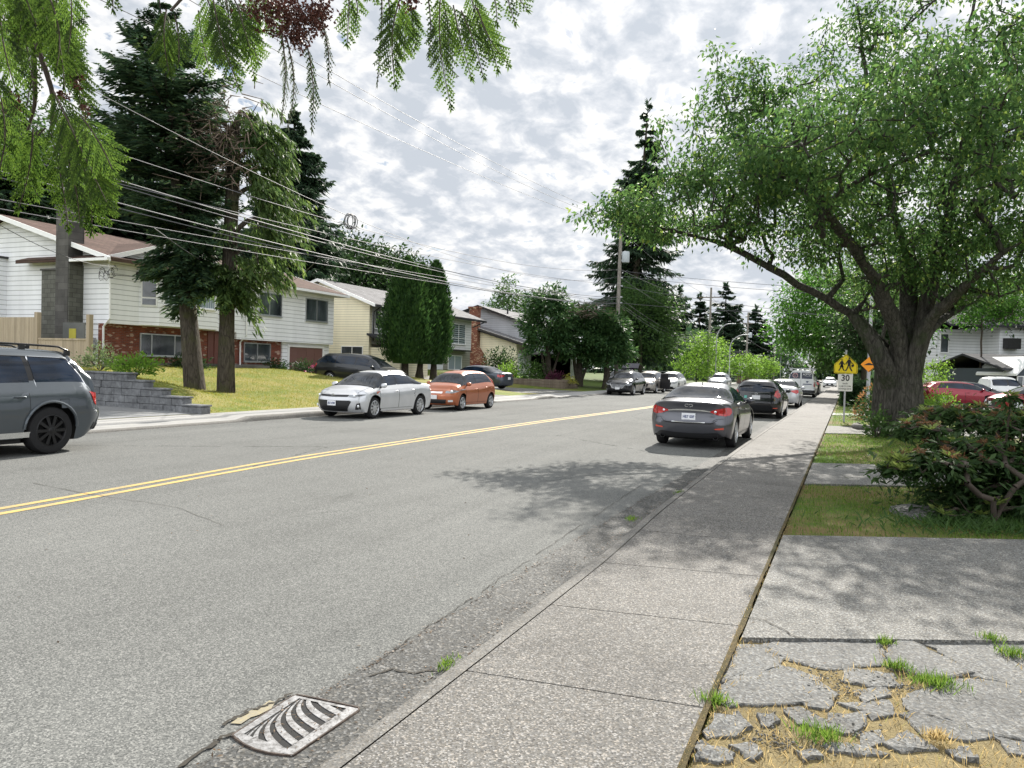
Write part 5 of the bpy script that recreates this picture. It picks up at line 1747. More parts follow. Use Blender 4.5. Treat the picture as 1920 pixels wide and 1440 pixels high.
def skeleton(limbs, tips, base, step=.45, bf=.25, jit=.12, tipr=.008, expo=2.3):
    """joins tips to the given limb polylines (spanning-tree style); returns nodes, parent, radius"""
    nodes = [np.array(base, float)]; par = [-1]; pl = [0.0]
    for lim in limbs:
        prev = 0
        P = [np.array(p, float) for p in lim]
        if np.linalg.norm(P[0]-nodes[0]) > .05:
            d = np.linalg.norm(np.array(nodes)-P[0], axis=1); prev = int(np.argmin(d))
        for q in P:
            a = nodes[prev]
            m = max(1, int(np.linalg.norm(q-a)/step))
            for k in range(1, m+1):
                nodes.append(a+(q-a)*k/m+NR.normal(0, jit*.25, 3)*(k < m))
                par.append(prev); pl.append(pl[prev]+step); prev = len(nodes)-1
    tips = np.asarray(tips)
    order = np.argsort(np.linalg.norm(tips-np.array(base), axis=1))
    tn = []
    arr = np.zeros((len(nodes)+len(tips)*40, 3)); arr[:len(nodes)] = nodes
    cnt = len(nodes); par = list(par); pla = np.zeros(len(arr)); pla[:cnt] = pl
    for ti in order:
        t = tips[ti]
        d = np.linalg.norm(arr[:cnt]-t, axis=1)
        i = int(np.argmin(d+bf*pla[:cnt]*.2))
        a = arr[i].copy(); dist = d[i]
        m = max(1, min(30, int(dist/step)))
        bend = NR.normal(0, jit, 3)*dist*.5+np.array([0, 0, .10*dist])
        prev = i
        for k in range(1, m+1):
            s_ = k/m
            q = a+(t-a)*s_+bend*s_*(1-s_)*2
            if cnt >= len(arr): break
            arr[cnt] = q; par.append(prev); pla[cnt] = pla[prev]+dist/m; prev = cnt; cnt += 1
        tn.append(prev)
    nodes = arr[:cnt]; par = np.array(par)
    acc = np.zeros(cnt)
    acc[tn] += 1
    for i in range(cnt-1, 0, -1):
        acc[par[i]] += acc[i]
    rad = tipr*np.maximum(acc, .6)**(1/expo)
    return nodes, par, rad, np.array(tn)

def ellips(n, c, r, shell=.0):
    v = rot_rand(n)
    q = NR.random(n)[:, None]**(1/3.)
    q = shell+(1-shell)*q
    return np.array(c)+v*q*np.array(r)

def tree_obj(name, label, cat, base, woodV, woodF, woodM, leafs, group=None, wood_name='trunk', crown='crown'):
    e = empty(name, label, cat, tuple(base), 0, group)
    b = np.array(base)
    if woodV is not None:
        np_mesh(wood_name, woodV-b, woodF, woodM, e, True)
    for nm, V, F, mt in leafs:
        np_mesh(nm, V-b, F, mt, e)
    return e

def merge(*vf):
    V = []; F = []; o = 0
    for v, f in vf:
        V.append(v); F.append(f+o); o += len(v)
    return np.concatenate(V), np.concatenate(F)

def trunk_tube(pts, rads, k=20, rough=.06, flare=None, ridges=7):
    """knobbly tapered trunk"""
    pts = np.array(pts, float); n = len(pts)
    t = np.linspace(0, 1, 8*(n-1)+1); kk = np.linspace(0, 1, n)
    P = np.stack([pchip(kk, pts[:, i])(t) for i in range(3)], -1); Rr = pchip(kk, rads)(t)
    a = np.linspace(0, 2*PI, k+1)[:-1]
    ph = NR.random(3)*6
    V = []
    for i in range(len(P)):
        f = 1+rough*np.sin(ridges*a+ph[0]+1.5*t[i])+rough*.7*np.sin(3*a+ph[1]+4*t[i])+NR.normal(0, rough*.25, k)
        if flare is not None:
            f = f+flare*math.exp(-t[i]*len(P)/6)*(1+.6*np.sin(5*a+ph[2]))
        V.append(np.stack([P[i, 0]+Rr[i]*f*np.cos(a), P[i, 1]+Rr[i]*f*np.sin(a), np.full(k, P[i, 2])], -1))
    V = np.concatenate(V)
    i = np.arange(len(P)-1)[:, None]*k; j = np.arange(k)[None]; jn = (j+1) % k
    return V, np.stack([i+j, i+jn, i+k+jn, i+k+j], -1).reshape(-1, 4)

def broad_tree(name, label, base, blobs, ntips, lpt, lsize, leafm, barkm=None, group=None, trunk_h=2.0, tr=.2, spread=.4, droop=.3, asp=.45, limbs=None, cat='tree', tipr=.008):
    base = np.array(base, float)
    tot = sum(b[1][0]*b[1][1]*b[1][2] for b in blobs)
    tips = np.concatenate([ellips(max(3, int(ntips*b[1][0]*b[1][1]*b[1][2]/tot)), b[0], b[1], .35) for b in blobs])
    fork = base+np.array([0, 0, trunk_h])
    limbs = limbs or [[fork, np.array(blobs[0][0])]]
    nodes, par, rad, tn = skeleton(limbs, tips, base, tipr=tipr)
    i = np.arange(1, len(nodes))
    rad = np.minimum(rad, tr)
    V, F = frusta(nodes[par[i]], nodes[i], rad[par[i]]*.98+.002, rad[i]+.002)
    tv, tf = trunk_tube([base-[0, 0, .2], base+[0, 0, trunk_h*.5], fork], [tr*1.15, tr*.95, tr*.8], 12, .05, .25)
    V, F = merge((V, F), (tv, tf))
    T = nodes[tn]
    C = np.repeat(T, lpt, 0)+NR.normal(0, spread, (len(T)*lpt, 3))*[1, 1, .75]
    n = len(C)
    out = C-np.repeat(T, lpt, 0)
    d = out/(np.linalg.norm(out, axis=1, keepdims=True)+1e-6)*.6+rot_rand(n)*.7+np.array([0, 0, -droop])
    up = np.array([0, 0, 1.0])+NR.normal(0, .55, (n, 3))
    s = lsize*NR.uniform(.7, 1.25, n)
    lv, lf = leaves(C, d, s, s*asp, up)
    return tree_obj(name, label, cat, base, V, F, barkm or M_twig, [('crown', lv, lf, leafm)], group)

def conifer(name, label, base, apex, rad_prof, leafm, nbr=150, tw=34, twl=.38, tww=.07, droop=.35, hang=.2, group=None, tr=.3, bark=None, zlo=.12, az=None, kdens=1.0, lod=False, cat='tree', up_tip=.15, seedgap=.0, wood=True):
    """rad_prof: (height fraction, branch length) pairs; branches carry flat sprays of needle twigs"""
    base = np.array(base, float); apex = np.array(apex, float)
    rp = pchip(*zip(*rad_prof))
    h = NR.random(nbr)**.68*(1-zlo)                # more branches low down
    h = 1-h
    h = np.clip(h, zlo, .985)
    a = NR.random(nbr)*2*PI if az is None else NR.uniform(az[0], az[1], nbr)
    Lb = rp(h)*NR.uniform(.60, 1.15, nbr)
    org = base+(apex-base)*h[:, None]
    dr = droop*(1-.6*h)*NR.uniform(.6, 1.3, nbr)
    dirh = np.stack([np.cos(a), np.sin(a), np.zeros(nbr)], -1)
    m = tw
    s = np.linspace(.06, 1, m)
    # branch axis: leaves the stem slightly up, sags, lifts at the tip
    zz = (.18*s[None]-dr[:, None]*s[None]**1.6+up_tip*s[None]**4)*Lb[:, None]
    ax = org[:, None]+dirh[:, None]*(Lb[:, None]*s[None])[..., None]
    ax[..., 2] += zz
    side = np.stack([-dirh[:, 1], dirh[:, 0], np.zeros(nbr)], -1)
    V = []; Fn = []
    C = []; D = []; LL = []
    reps = max(1, int(round(3*kdens)))
    for q in range(reps):
        for sg in (-1, 1):
            p = ax+NR.normal(0, .03, ax.shape)
            wid = (.25+.75*np.sin(np.clip(s*1.05, 0, 1)*PI)**.8)[None]*NR.uniform(.5, 1.15, (nbr, m))
            off = NR.uniform(0, .55, (nbr, m))*wid*Lb[:, None]*.30
            p = p+side[:, None]*(sg*off)[..., None]
            d = dirh[:, None]*NR.uniform(.35, 1.0, (nbr, m, 1))+side[:, None]*sg*NR.uniform(.3, 1.1, (nbr, m, 1))
            d = d+np.array([0, 0, 1.0])*(-hang*NR.uniform(.2, 1.6, (nbr, m, 1))+.1)
            C.append(p.reshape(-1, 3)); D.append(d.reshape(-1, 3))
            LL.append((twl*wid*np.clip(Lb[:, None]/2.2, .35, 1.2)+.08*twl).ravel())
    C = np.concatenate(C); D = np.concatenate(D); LL = np.concatenate(LL)
    n = len(C)
    up = np.array([0, 0, 1.0])+NR.normal(0, .5, (n, 3))
    lv, lf = leaves(C, D, LL*NR.uniform(.7, 1.3, n), tww*NR.uniform(.7, 1.3, n), up, .15)
    # leader
    tip = np.repeat((apex-[0, 0, .5])[None], 30, 0)+np.stack([np.zeros(30), np.zeros(30), np.linspace(-.8, .5, 30)], -1)
    t2, f2 = leaves(tip, np.concatenate([NR.normal(0, .6, (30, 2)), np.full((30, 1), .7)], 1), twl*.6, tww, None, .15)
    lv, lf = merge((lv, lf), (t2, f2))
    wv, wf = trunk_tube([base-[0, 0, .3], base+(apex-base)*.35, base+(apex-base)*.7, apex], [tr, tr*.78, tr*.42, .02], 14, .04, .25)
    st = ax[:, ::max(1, m//5)]
    P0 = np.concatenate([org[:, None], st[:, :-1]], 1).reshape(-1, 3); P1 = st.reshape(-1, 3)
    rr = np.repeat(np.linspace(1, .25, st.shape[1])[None], nbr, 0)*(.012+.012*Lb[:, None])
    bv, bf = frusta(P0, P1, rr.ravel(), rr.ravel()*.8, 4)
    wv, wf = merge((wv, wf), (bv, bf))
    return tree_obj(name, label, cat, base, wv, wf, bark or M_bark2, [('crown', lv, lf, leafm)], group)

# ---------------------------------------------------------------- the two big conifers on the lawn
conifer('spruce_tree', 'tall dark spruce, left one of the two big trunks on the far lawn', (-21.35, 20.6, .55), (-23.0, 20.2, 14.6),
        [(.0, 1.2), (.30, 1.4), (.40, 1.9), (.5, 2.4), (.65, 2.7), (.78, 2.3), (.87, 1.5), (.94, .8), (1, .15)], L_spruce, nbr=215, tw=25, twl=.52, tww=.085, droop=.35, hang=.3, tr=.29, zlo=.37, up_tip=.22)
# low skirt of the same tree is grafted on as its own part
def skirt(tree, base, zc, n, Lr, leafm, hang, azr=(0, 2*PI), twl=.4, tww=.09, m=24, zs_=.9, dr=(.3, .8)):
    a = NR.uniform(azr[0], azr[1], n); Lb = NR.uniform(Lr[0], Lr[1], n)
    org = np.array([base[0], base[1], 0.0])+np.stack([np.zeros(n), np.zeros(n), zc+NR.normal(0, zs_, n)], -1)
    s = np.linspace(.08, 1, m)
    dh = np.stack([np.cos(a), np.sin(a), np.zeros(n)], -1); sd = np.stack([-dh[:, 1], dh[:, 0], np.zeros(n)], -1)
    ax = org[:, None]+dh[:, None]*(Lb[:, None]*s)[..., None]
    ax[..., 2] += (.15*s-NR.uniform(dr[0], dr[1], (n, 1))*s**1.7)*Lb[:, None]
    C = []; D = []; L = []
    for q in range(3):
        for sg in (-1, 1):
            wid = (.3+.7*np.sin(s*PI)**.7)[None]*NR.uniform(.5, 1.1, (n, m))
            p = ax+sd[:, None]*(sg*NR.uniform(0, .35, (n, m))*wid*Lb[:, None]*.5)[..., None]+NR.normal(0, .04, ax.shape)
            d = dh[:, None]*NR.uniform(.3, 1, (n, m, 1))+sd[:, None]*sg*NR.uniform(.2, .9, (n, m, 1))+np.array([0, 0, -1.0])*hang*NR.uniform(.3, 1.6, (n, m, 1))
            C.append(p.reshape(-1, 3)); D.append(d.reshape(-1, 3)); L.append((twl*wid).ravel())
    C = np.concatenate(C); D = np.concatenate(D); L = np.concatenate(L)
    V, F = leaves(C, D, L, tww, np.array([0, 0, 1.0])+NR.normal(0, .5, (len(C), 3)), .15)
    return np_mesh('low_branches', V-np.array(tree.location), F, leafm, tree)
sp = bpy.data.objects['spruce_tree']
skirt(sp, (-21.6, 20.5), 5.2, 48, (.7, 1.75), L_spruce, .35, (PI*.75, PI*1.95), .45, .09, zs_=.7)
skirt(sp, (-21.6, 20.5), 5.4, 26, (.8, 1.6), L_spruce, .35, (-PI*.4, PI*.6), .4, .08, zs_=.6)

# second tree: bare topped trunk with drooping pale green sprays and a tangle of dead twigs
B2 = np.array([-20.65, 21.35, .5])
wv, wf = trunk_tube([B2-[0, 0, .2], B2+[.0, 0, 2.5], B2+[.05, .05, 5.5], B2+[.1, .1, 8.8], B2+[.0, .1, 9.5]], [.30, .25, .24, .22, .12], 16, .06, .12)
lim = []
r_ = NR
tips = []
spec = [((.4, .4, 9.6), (.8, .5, 10.2), 22), ((.4, .4, 8.6), (1.1, .6, 9.0), 24), ((.4, .5, 7.4), (1.45, .7, 7.6), 26), ((.3, .4, 6.2), (1.5, .6, 6.3), 24), ((.3, .4, 5.2), (1.1, .4, 5.2), 14),
        ((-.2, .2, 9.4), (-1.2, -.2, 10.4), 14), ((.1, .2, 9.8), (.4, .3, 10.4), 12), ((.3, .3, 4.4), (.7, .2, 4.3), 10), ((.1, .1, 4.6), (-.6, .0, 4.5), 12)]
axes = []
for a, b, n in spec:
    a = B2+np.array(a)-[0, 0, .5]; b = B2+np.array(b)-[0, 0, .5]
    lim.append((B2+[.05, .05, min(a[2]-B2[2], 9.3)], b))
    for k in range(n):
        t = NR.uniform(.25, 1.1)
        o = a+(b-a)*t+NR.normal(0, .38, 3)
        axes.append(o)
P0 = []; P1 = []; r0 = []; r1 = []
for a, b in lim:
    q = [a+(b-a)*t+np.array([0, 0, .5*math.sin(t*PI)])+NR.normal(0, .05, 3) for t in np.linspace(0, 1, 8)]
    for i in range(7):
        P0.append(q[i]); P1.append(q[i+1]); r0.append(.10*(1-i/8)+.012); r1.append(.10*(1-(i+1)/8)+.012)
axes = np.array(axes)
A0 = np.array([lim[int(NR.integers(len(lim)))][1] for _ in range(1)])
for o in axes:
    j = min(range(len(P1)), key=lambda i: np.linalg.norm(P1[i]-o))
    P0.append(P1[j]); P1.append(o); r0.append(.02); r1.append(.008)
bv, bf = frusta(P0, P1, np.array(r0), np.array(r1), 6)
wv, wf = merge((wv, wf), (bv, bf))
C = []; D = []; L = []
for o in axes:
    az = math.atan2(o[1]-B2[1], o[0]-B2[0])+NR.normal(0, .5)
    ln = NR.uniform(.5, 1.05); m = 60
    s = NR.random(m)
    dh = np.array([math.cos(az), math.sin(az), 0]); sd = np.array([-dh[1], dh[0], 0])
    p = o+dh*(s*ln)[:, None]+np.array([0, 0, -1.0])*(s**1.5*ln*NR.uniform(.5, 1.1))[:, None]+sd*(NR.normal(0, .16, m))[:, None]+NR.normal(0, .05, (m, 3))
    d = dh*NR.uniform(.1, .7, (m, 1))+sd*NR.normal(0, .35, (m, 1))+np.array([0, 0, -1.0])*NR.uniform(.3, 1.2, (m, 1))
    C.append(p); D.append(d); L.append(NR.uniform(.18, .42, m))
C = np.concatenate(C); D = np.concatenate(D); L = np.concatenate(L)
hv, hf = leaves(C, D, L, .07, NR.normal(0, 1, C.shape), .12)
# dead twigs
n = 520
o = B2+np.array([-.15, -.75, 8.9])+NR.normal(0, 1, (n, 3))*[.75, .4, .75]
d = rot_rand(n)*[1, 1, .8]+[0, 0, -.2]
dv, df = frusta(o, o+d*NR.uniform(.3, .95, (n, 1)), np.full(n, .024), np.full(n, .010), 3)
e2 = tree_obj('hemlock_tree', 'broken-topped tree with drooping yellow-green sprays, right one of the two big trunks', 'tree', B2, wv, wf, M_bark2, [('crown', hv, hf, L_hemlock)])
np_mesh('dead_twigs', dv-B2, df, M_deadtwig, e2)
skirt(e2, (-20.6, 21.3), 4.6, 26, (.6, 1.25), L_hemlock, .75, (-PI*.6, PI*.5), .4, .08, zs_=.55, dr=(.6, 1.1))

# ---------------------------------------------------------------- other trees on the left
conifer('fir_tree', 'tall dark fir standing behind the white house, its top clear of the other trees', (-38.5, 46.5, 1), (-38.6, 46.3, 20.6),
        [(0, 4.8), (.3, 4.6), (.6, 3.4), (.85, 1.7), (1, .15)], L_fir, nbr=400, tw=24, twl=.8, tww=.16, droop=.6, hang=.75, tr=.45, zlo=.10)
broad_tree('leafy_tree', 'round dark green broadleaf tree behind the cream house roof', (-44, 64, 1), [((-44.5, 61, 9.4), (5.0, 4.5, 4.4)), ((-42, 65.5, 8.8), (3.8, 4.0, 4.0)), ((-43, 57, 7.6), (4, 4, 3.8))], 620, 44, .46, L_dark, M_bark2, trunk_h=3.5, tr=.4, spread=.75)
broad_tree('leafy_tree', 'broadleaf tree at the left edge, half hidden by the hanging cedar sprays', tuple(np.append(at(-10, 500, 48)[:2], 1)), [(at(20, 300, 48), (2.6, 2.4, 3.4)), (at(30, 385, 47), (2.7, 2.4, 1.3)), (at(-40, 330, 48), (3, 2.4, 4.5))], 360, 40, .36, L_mid, M_bark2, trunk_h=4, tr=.35, spread=.6)
# background screen of conifers behind the houses (left)
CON = 'dark conifers behind the left-hand houses'
for i, (x, y, hh, rr, lab) in enumerate([(-47, 30.5, 16.5, 5.0, 'dark bushy conifer behind the brown roof, left of the spruce'), (-46, 37.5, 18, 5.2, 'dark bushy conifer behind the brown roof, between the two lawn trunks'),
                                          (-48, 45, 17, 5.2, 'dark bushy conifer behind the brown roof, left of the tall fir'), (-50, 56, 16, 5.2, 'dark bushy conifer behind the cream gable')]):
    conifer('conifer_tree', lab, (x, y, 1), (x+.3, y, hh), [(0, rr), (.4, rr*.95), (.75, rr*.6), (1, .3)], L_fir, nbr=330, tw=18, twl=1.0, tww=.24, droop=.45, hang=.4, tr=.3, zlo=.05, group=CON)

# clipped cedar columns
def thuja(label, x, y, z0, h, r, zb=1.0, dens=9000, group=None):
    n = dens
    t = NR.random(n)**.8
    prof = lambda t: r*np.clip(np.sin(np.clip(t*.92+.10, 0, 1)*PI)**.42*(1-.52*t**1.2), .03, 2)
    a = NR.random(n)*2*PI
    lump = 1+.10*np.sin(5*a+7*t)+.08*np.sin(9*a-13*t)+NR.normal(0, .05, n)
    q = prof(t)*lump*NR.uniform(.72, 1.04, n)
    C = np.stack([x+q*np.cos(a), y+q*np.sin(a), z0+zb+t*(h-zb)], -1)
    D = np.stack([np.cos(a)*NR.uniform(.1, .7, n), np.sin(a)*NR.uniform(.1, .7, n), NR.uniform(.5, 1.2, n)], -1)+NR.normal(0, .2, (n, 3))
    up = np.stack([np.cos(a), np.sin(a), np.zeros(n)], -1)+NR.normal(0, .5, (n, 3))
    lv, lf = leaves(C, D, NR.uniform(.16, .38, n), NR.uniform(.06, .13, n), up, .1)
    tt = np.linspace(0, 1, 26); aa = np.linspace(0, 2*PI, 21)[:-1]
    P = np.stack([x+.72*prof(tt)[:, None]*np.cos(aa), y+.72*prof(tt)[:, None]*np.sin(aa), np.repeat((z0+zb+tt*(h-zb)*.97)[:, None], 20, 1)], -1).reshape(-1, 3)
    i = np.arange(25)[:, None]*20; j = np.arange(20)[None]; jn = (j+1) % 20
    cf = np.stack([i+j, i+jn, i+20+jn, i+20+j], -1).reshape(-1, 4)
    wv, wf = trunk_tube([(x, y, z0-.2), (x, y, z0+zb*.7), (x+.05, y, z0+zb+.8)], [.26, .19, .15], 10, .08, .25)
    lv, lf = merge((lv, lf), (P, cf))
    return tree_obj('cedar_column', label, 'cedar', (x, y, z0), wv, wf, M_bark2, [('crown', lv, lf, L_thuja)], group)
CG = 'clipped cedar columns before the cream house'
thuja('left and widest of the clipped dark cedar columns before the cream house', -25.3, 41.2, .75, 7.4, 1.75, .95, 12000, CG)
thuja('middle clipped cedar column, wedged between its two neighbours', -25.3, 43.0, .8, 7.2, 1.5, .9, 10000, CG)
thuja('right-hand clipped cedar column with two thin spikes on top', -25.2, 44.6, .8, 7.6, 1.35, .9, 10000, CG)

broad_tree('leafy_tree', 'loose pyramidal tree rising behind the grey house roof', (-40, 90, .5), [((-40, 90, 8.2), (3.2, 3.2, 3.2)), ((-40.2, 90, 11.2), (1.5, 1.5, 2.0))], 150, 24, .42, L_mid, trunk_h=4, tr=.2, spread=.5)

def cypress(label, x, y, z0, h, r, dens=7000, leafm=None, group=None, squash=1.0, zb=.8, multi=False):
    n = dens; leafm = leafm or L_cypress
    v = rot_rand(n); v[:, 2] = np.where(v[:, 2] < -.65, -v[:, 2], v[:, 2])
    lump = 1+.16*np.sin(4*np.arctan2(v[:, 1], v[:, 0])+5*v[:, 2]+x)+.12*np.sin(9*v[:, 2]+y+3*v[:, 0])
    q = NR.uniform(.55, 1.05, n)*lump
    C = np.array([x, y, z0+zb+(h-zb)*.5])+v*q[:, None]*np.array([r, r*squash, (h-zb)*.52])
    D = v*[.8, .8, .3]+np.array([0, 0, -.25])+NR.normal(0, .35, (n, 3))
    lv, lf = leaves(C, D, NR.uniform(.22, .5, n), NR.uniform(.09, .18, n), np.array([0, 0, 1.0])+NR.normal(0, .6, (n, 3)), .15)
    wv, wf = trunk_tube([(x, y, z0-.2), (x+.05, y, z0+zb), (x-.05, y, z0+h*.6)], [.30, .24, .10], 10, .1, .3)
    if multi:
        for k in range(3):
            a = k*2.1+.4
            b_, f_ = trunk_tube([(x+.15*math.cos(a), y+.15*math.sin(a), z0), (x+.5*math.cos(a), y+.5*math.sin(a), z0+1.0), (x+.9*math.cos(a), y+.9*math.sin(a), z0+2.4)], [.13, .11, .06], 8, .08)
            wv, wf = merge((wv, wf), (b_, f_))
    return tree_obj('cypress_tree', label, 'cypress', (x, y, z0), wv, wf, M_bark2, [('crown', lv, lf, leafm)], group)
CY = 'dark cypresses on the far lawn'
cypress('tall left cypress of the dark clump beside the grey house', -20.6, 53.6, .55, 6.9, 1.9, 7500, None, CY, 1.1, 1.2, True)
c2 = cypress('middle dark cypress with a bare brown twiggy top', -19.0, 56.2, .5, 5.6, 2.2, 8500, None, CY, 1.0, 1.1, True)
n = 800
o = np.array([-19.0, 56.2, 5.8])+NR.normal(0, 1, (n, 3))*[1.0, 1.0, .35]
dv, df = frusta(o, o+(rot_rand(n)*[1, 1, .5]+[0, 0, .1])*NR.uniform(.3, .9, (n, 1)), np.full(n, .020), np.full(n, .008), 3)
np_mesh('bare_twigs', dv-np.array(c2.location), df, M_deadtwig, c2)
cypress('right-hand dark cypress touching the wooden utility pole', -17.0, 56.9, .3, 5.4, 1.75, 8000, None, CY, 1.1, 1.0)
cypress('broad tall dark cypress beyond the utility pole, lighter green on its right side', -19.2, 76, .3, 9.6, 3.7, 12000, L_mid, None, 1.3, .6)
conifer('fir_tree', 'very tall dark fir beside the utility pole, its spire the highest on the street', (-21.5, 80, .3), (-20.2, 80, 30.0), [(0, 5.6), (.25, 5.6), (.45, 4.6), (.62, 3.2), (.8, 1.9), (.92, .9), (1, .1)], L_fir, nbr=300, tw=22, twl=.95, tww=.17, droop=.6, hang=.8, tr=.5, zlo=.10)

# shrubs in the left gardens
def shrub(label, x, y, z, r, h, leafm, n=900, ls=.12, name='shrub', group=None, cat='shrub', asp=.5):
    v = rot_rand(n); v[:, 2] = np.abs(v[:, 2])
    q = NR.uniform(.45, 1.05, n)*(1+.2*np.sin(5*np.arctan2(v[:, 1], v[:, 0])+x*3)+.15*np.sin(7*v[:, 2]+y))
    C = np.array([x, y, z])+v*q[:, None]*np.array([r, r, h])
    D = v+rot_rand(n)*.7
    s = ls*NR.uniform(.7, 1.3, n)
    lv, lf = leaves(C, D, s, s*asp, np.array([0, 0, 1.])+NR.normal(0, .6, (n, 3)), .2)
    k = 9
    a = NR.random(k)*2*PI
    P0 = np.repeat(np.array([[x, y, z-.1]]), k, 0); P1 = np.stack([x+.6*r*np.cos(a), y+.6*r*np.sin(a), np.full(k, z+h*.6)], -1)
    wv, wf = frusta(P0, P1, np.full(k, .02), np.full(k, .008), 5)
    return tree_obj(name, label, cat, (x, y, z), wv, wf, M_twig, [('foliage', lv, lf, leafm)], group, 'stems')
G = lambda x, y: float(gh(x, y))
shrub('pale green leafy shrub on top of the stepped block wall', -20.3, 17.2, 1.15, .75, .62, L_lime, 1100, .12)
shrub('small light shrub behind the block wall next to the cedar post', -23.4, 18.4, 1.25, .8, .75, leafmat('grey_green_leaf', (.06, .09, .04), (.12, .16, .07), .4), 900, .11)
shrub('dark shrub against the brick wall under the triple window', -28.4, 27.0, 1.15, 1.1, .55, L_dark, 900, .14)
shrub('low dark shrub by the right-hand lower window of the white house', -28.6, 33.2, 1.05, .9, .55, L_dark, 800, .13)
shrub('dark rounded shrub beside the brown garage door', -28.2, 35.0, .95, .7, .8, L_dark, 700, .12)
fl = shrub('shrub with pink flowers near the driveway handrail', -27.4, 35.0, .85, .55, .55, L_dark, 500, .11)
n = 60; v = rot_rand(n); v[:, 2] = np.abs(v[:, 2])
pv_, pf_ = leaves(np.array([-27.4, 35.0, .85])+v*[.55, .55, .55], v, .12, .10, None, .2)
np_mesh('flowers', pv_-np.array(fl.location), pf_, plain('pink_petals', (.6, .12, .25), .6), fl)
shrub('dark spreading shrub against the cream lean-to of the grey house', -27.5, 60.5, .6, 1.6, 2.7, L_dark, 2000, .22)
shrub('bright lime shrub above the timber wall', -23.0, 52.0, .75, 1.0, 1.1, L_lime, 1000, .16)
shrub('mid green rounded shrub above the timber wall', -21.4, 53.0, .75, 1.3, 1.3, L_mid, 1400, .18)
shrub('low purple-leaved shrub at the end of the timber wall', -19.2, 51.6, .7, .8, .6, L_purple, 700, .14)
shrub('purple shrub at the foot of the rust brick chimney', -29.5, 60.6, .8, .9, 1.0, L_purple, 700, .16)
shrub('small golden shrub on the lawn edge beside the timber wall', -18.0, 51.3, .6, .55, .5, leafmat('gold_leaf', (.2, .2, .03), (.3, .3, .06), .4), 500, .11)
shrub('red flowering shrub behind the blue-grey saloon', -24.6, 51.5, .8, .6, .7, leafmat('red_leaf', (.16, .03, .04), (.3, .06, .08), .4), 500, .12)

# ---------------------------------------------------------------- trees far up the street
FARC = 'far conifers at the end of the street'
for (u, yv, top, rr, lab) in [(1276, 150, 538, 3.0, 'first of the far spires, just right of the broad dark cypress'), (1313, 155, 553, 2.6, 'shortest of the far spires, left of the distant utility pole'),
                              (1362, 150, 533, 3.8, 'widest ragged far conifer, right of the distant utility pole'), (1418, 170, 575, 3.6, 'far conifer at the edge of the round maple'),
                              (1338, 190, 590, 4.0, 'far conifer low between two taller spires')]:
    P = at(u, top, yv)
    conifer('conifer_tree', lab, (P[0], P[1], -.2), tuple(P), [(0, rr*1.3), (.3, rr*1.1), (.6, rr*.9), (.85, rr*.55), (1, .2)], L_fir, nbr=120, tw=14, twl=1.5, tww=.4, droop=.3, hang=.35, tr=.4, zlo=.12, group=FARC)
# dense far wood closing the street, one mass
V = []; Fs = []
n = 26000
for cx_, cy_, w_, h_, m in [(-48, 190, 30, 13, 6000), (-20, 215, 26, 12, 6000), (12, 200, 26, 9, 5000), (-72, 140, 22, 11, 4000), (-6, 300, 22, 11, 6000), (14, 150, 9, 9, 3500), (-34, 160, 8, 10, 3500), (-23, 138, 4, 8, 2600)]:
    p = np.stack([cx_+NR.normal(0, .5, m)*w_, cy_+NR.normal(0, 1, m)*6, NR.random(m)**.8*h_*(1-.0)], -1)
    p[:, 2] *= (.75+.3*np.sin(p[:, 0]*.45+cy_))
    # keep the carriageway open
    rd = (p[:, 0] > -16) & (p[:, 0] < .5) & (p[:, 2] < 9) & (cy_ < 290)
    p = p[~rd]
    V.append(p)
C = np.concatenate(V)
fv, ff_ = leaves(C, rot_rand(len(C))+[0, 0, -.3], NR.uniform(.9, 2.2, len(C)), NR.uniform(.5, 1.1, len(C)), np.array([0, 0, 1.])+NR.normal(0, .6, C.shape), .2)
tag(np_mesh('treeline', fv, ff_, leafmat('far_wood_leaf', (.022, .048, .026), (.052, .090, .036), .32)), kind='stuff')
LIME = 'bright young trees at the far verge'
P = at(1306, 690, 97)
broad_tree('young_tree', 'larger bright green young tree left of the distant wooden pole', (P[0], P[1], 0), [((P[0], P[1], 3.4), (3.2, 2.4, 2.4)), ((P[0]+.6, P[1], 5.4), (1.6, 1.4, 1.4))], 130, 26, .34, L_lime, trunk_h=1.4, tr=.10, spread=.45, group=LIME)
P = at(1395, 690, 105)
broad_tree('young_tree', 'bright green low tree left of the walking-figure sign', (P[0]+.3, P[1], 0), [((P[0], P[1], 2.6), (1.9, 1.6, 1.4))], 70, 24, .32, L_lime, trunk_h=1.2, tr=.08, spread=.4, group=LIME)
P = at(1428, 690, 108)
broad_tree('young_tree', 'bright green low tree right of the walking-figure sign', (P[0], P[1], 0), [((P[0], P[1], 2.6), (2.2, 1.8, 1.5))], 80, 24, .32, L_lime, trunk_h=1.2, tr=.08, spread=.4, group=LIME)
P = at(1348, 690, 108)
broad_tree('young_tree', 'narrow bright green tree between the distant pole and the first lamp', (P[0], P[1], 0), [((P[0], P[1], 3.8), (1.4, 1.4, 2.6))], 60, 24, .34, L_lime, trunk_h=1.2, tr=.08, spread=.4, group=LIME)
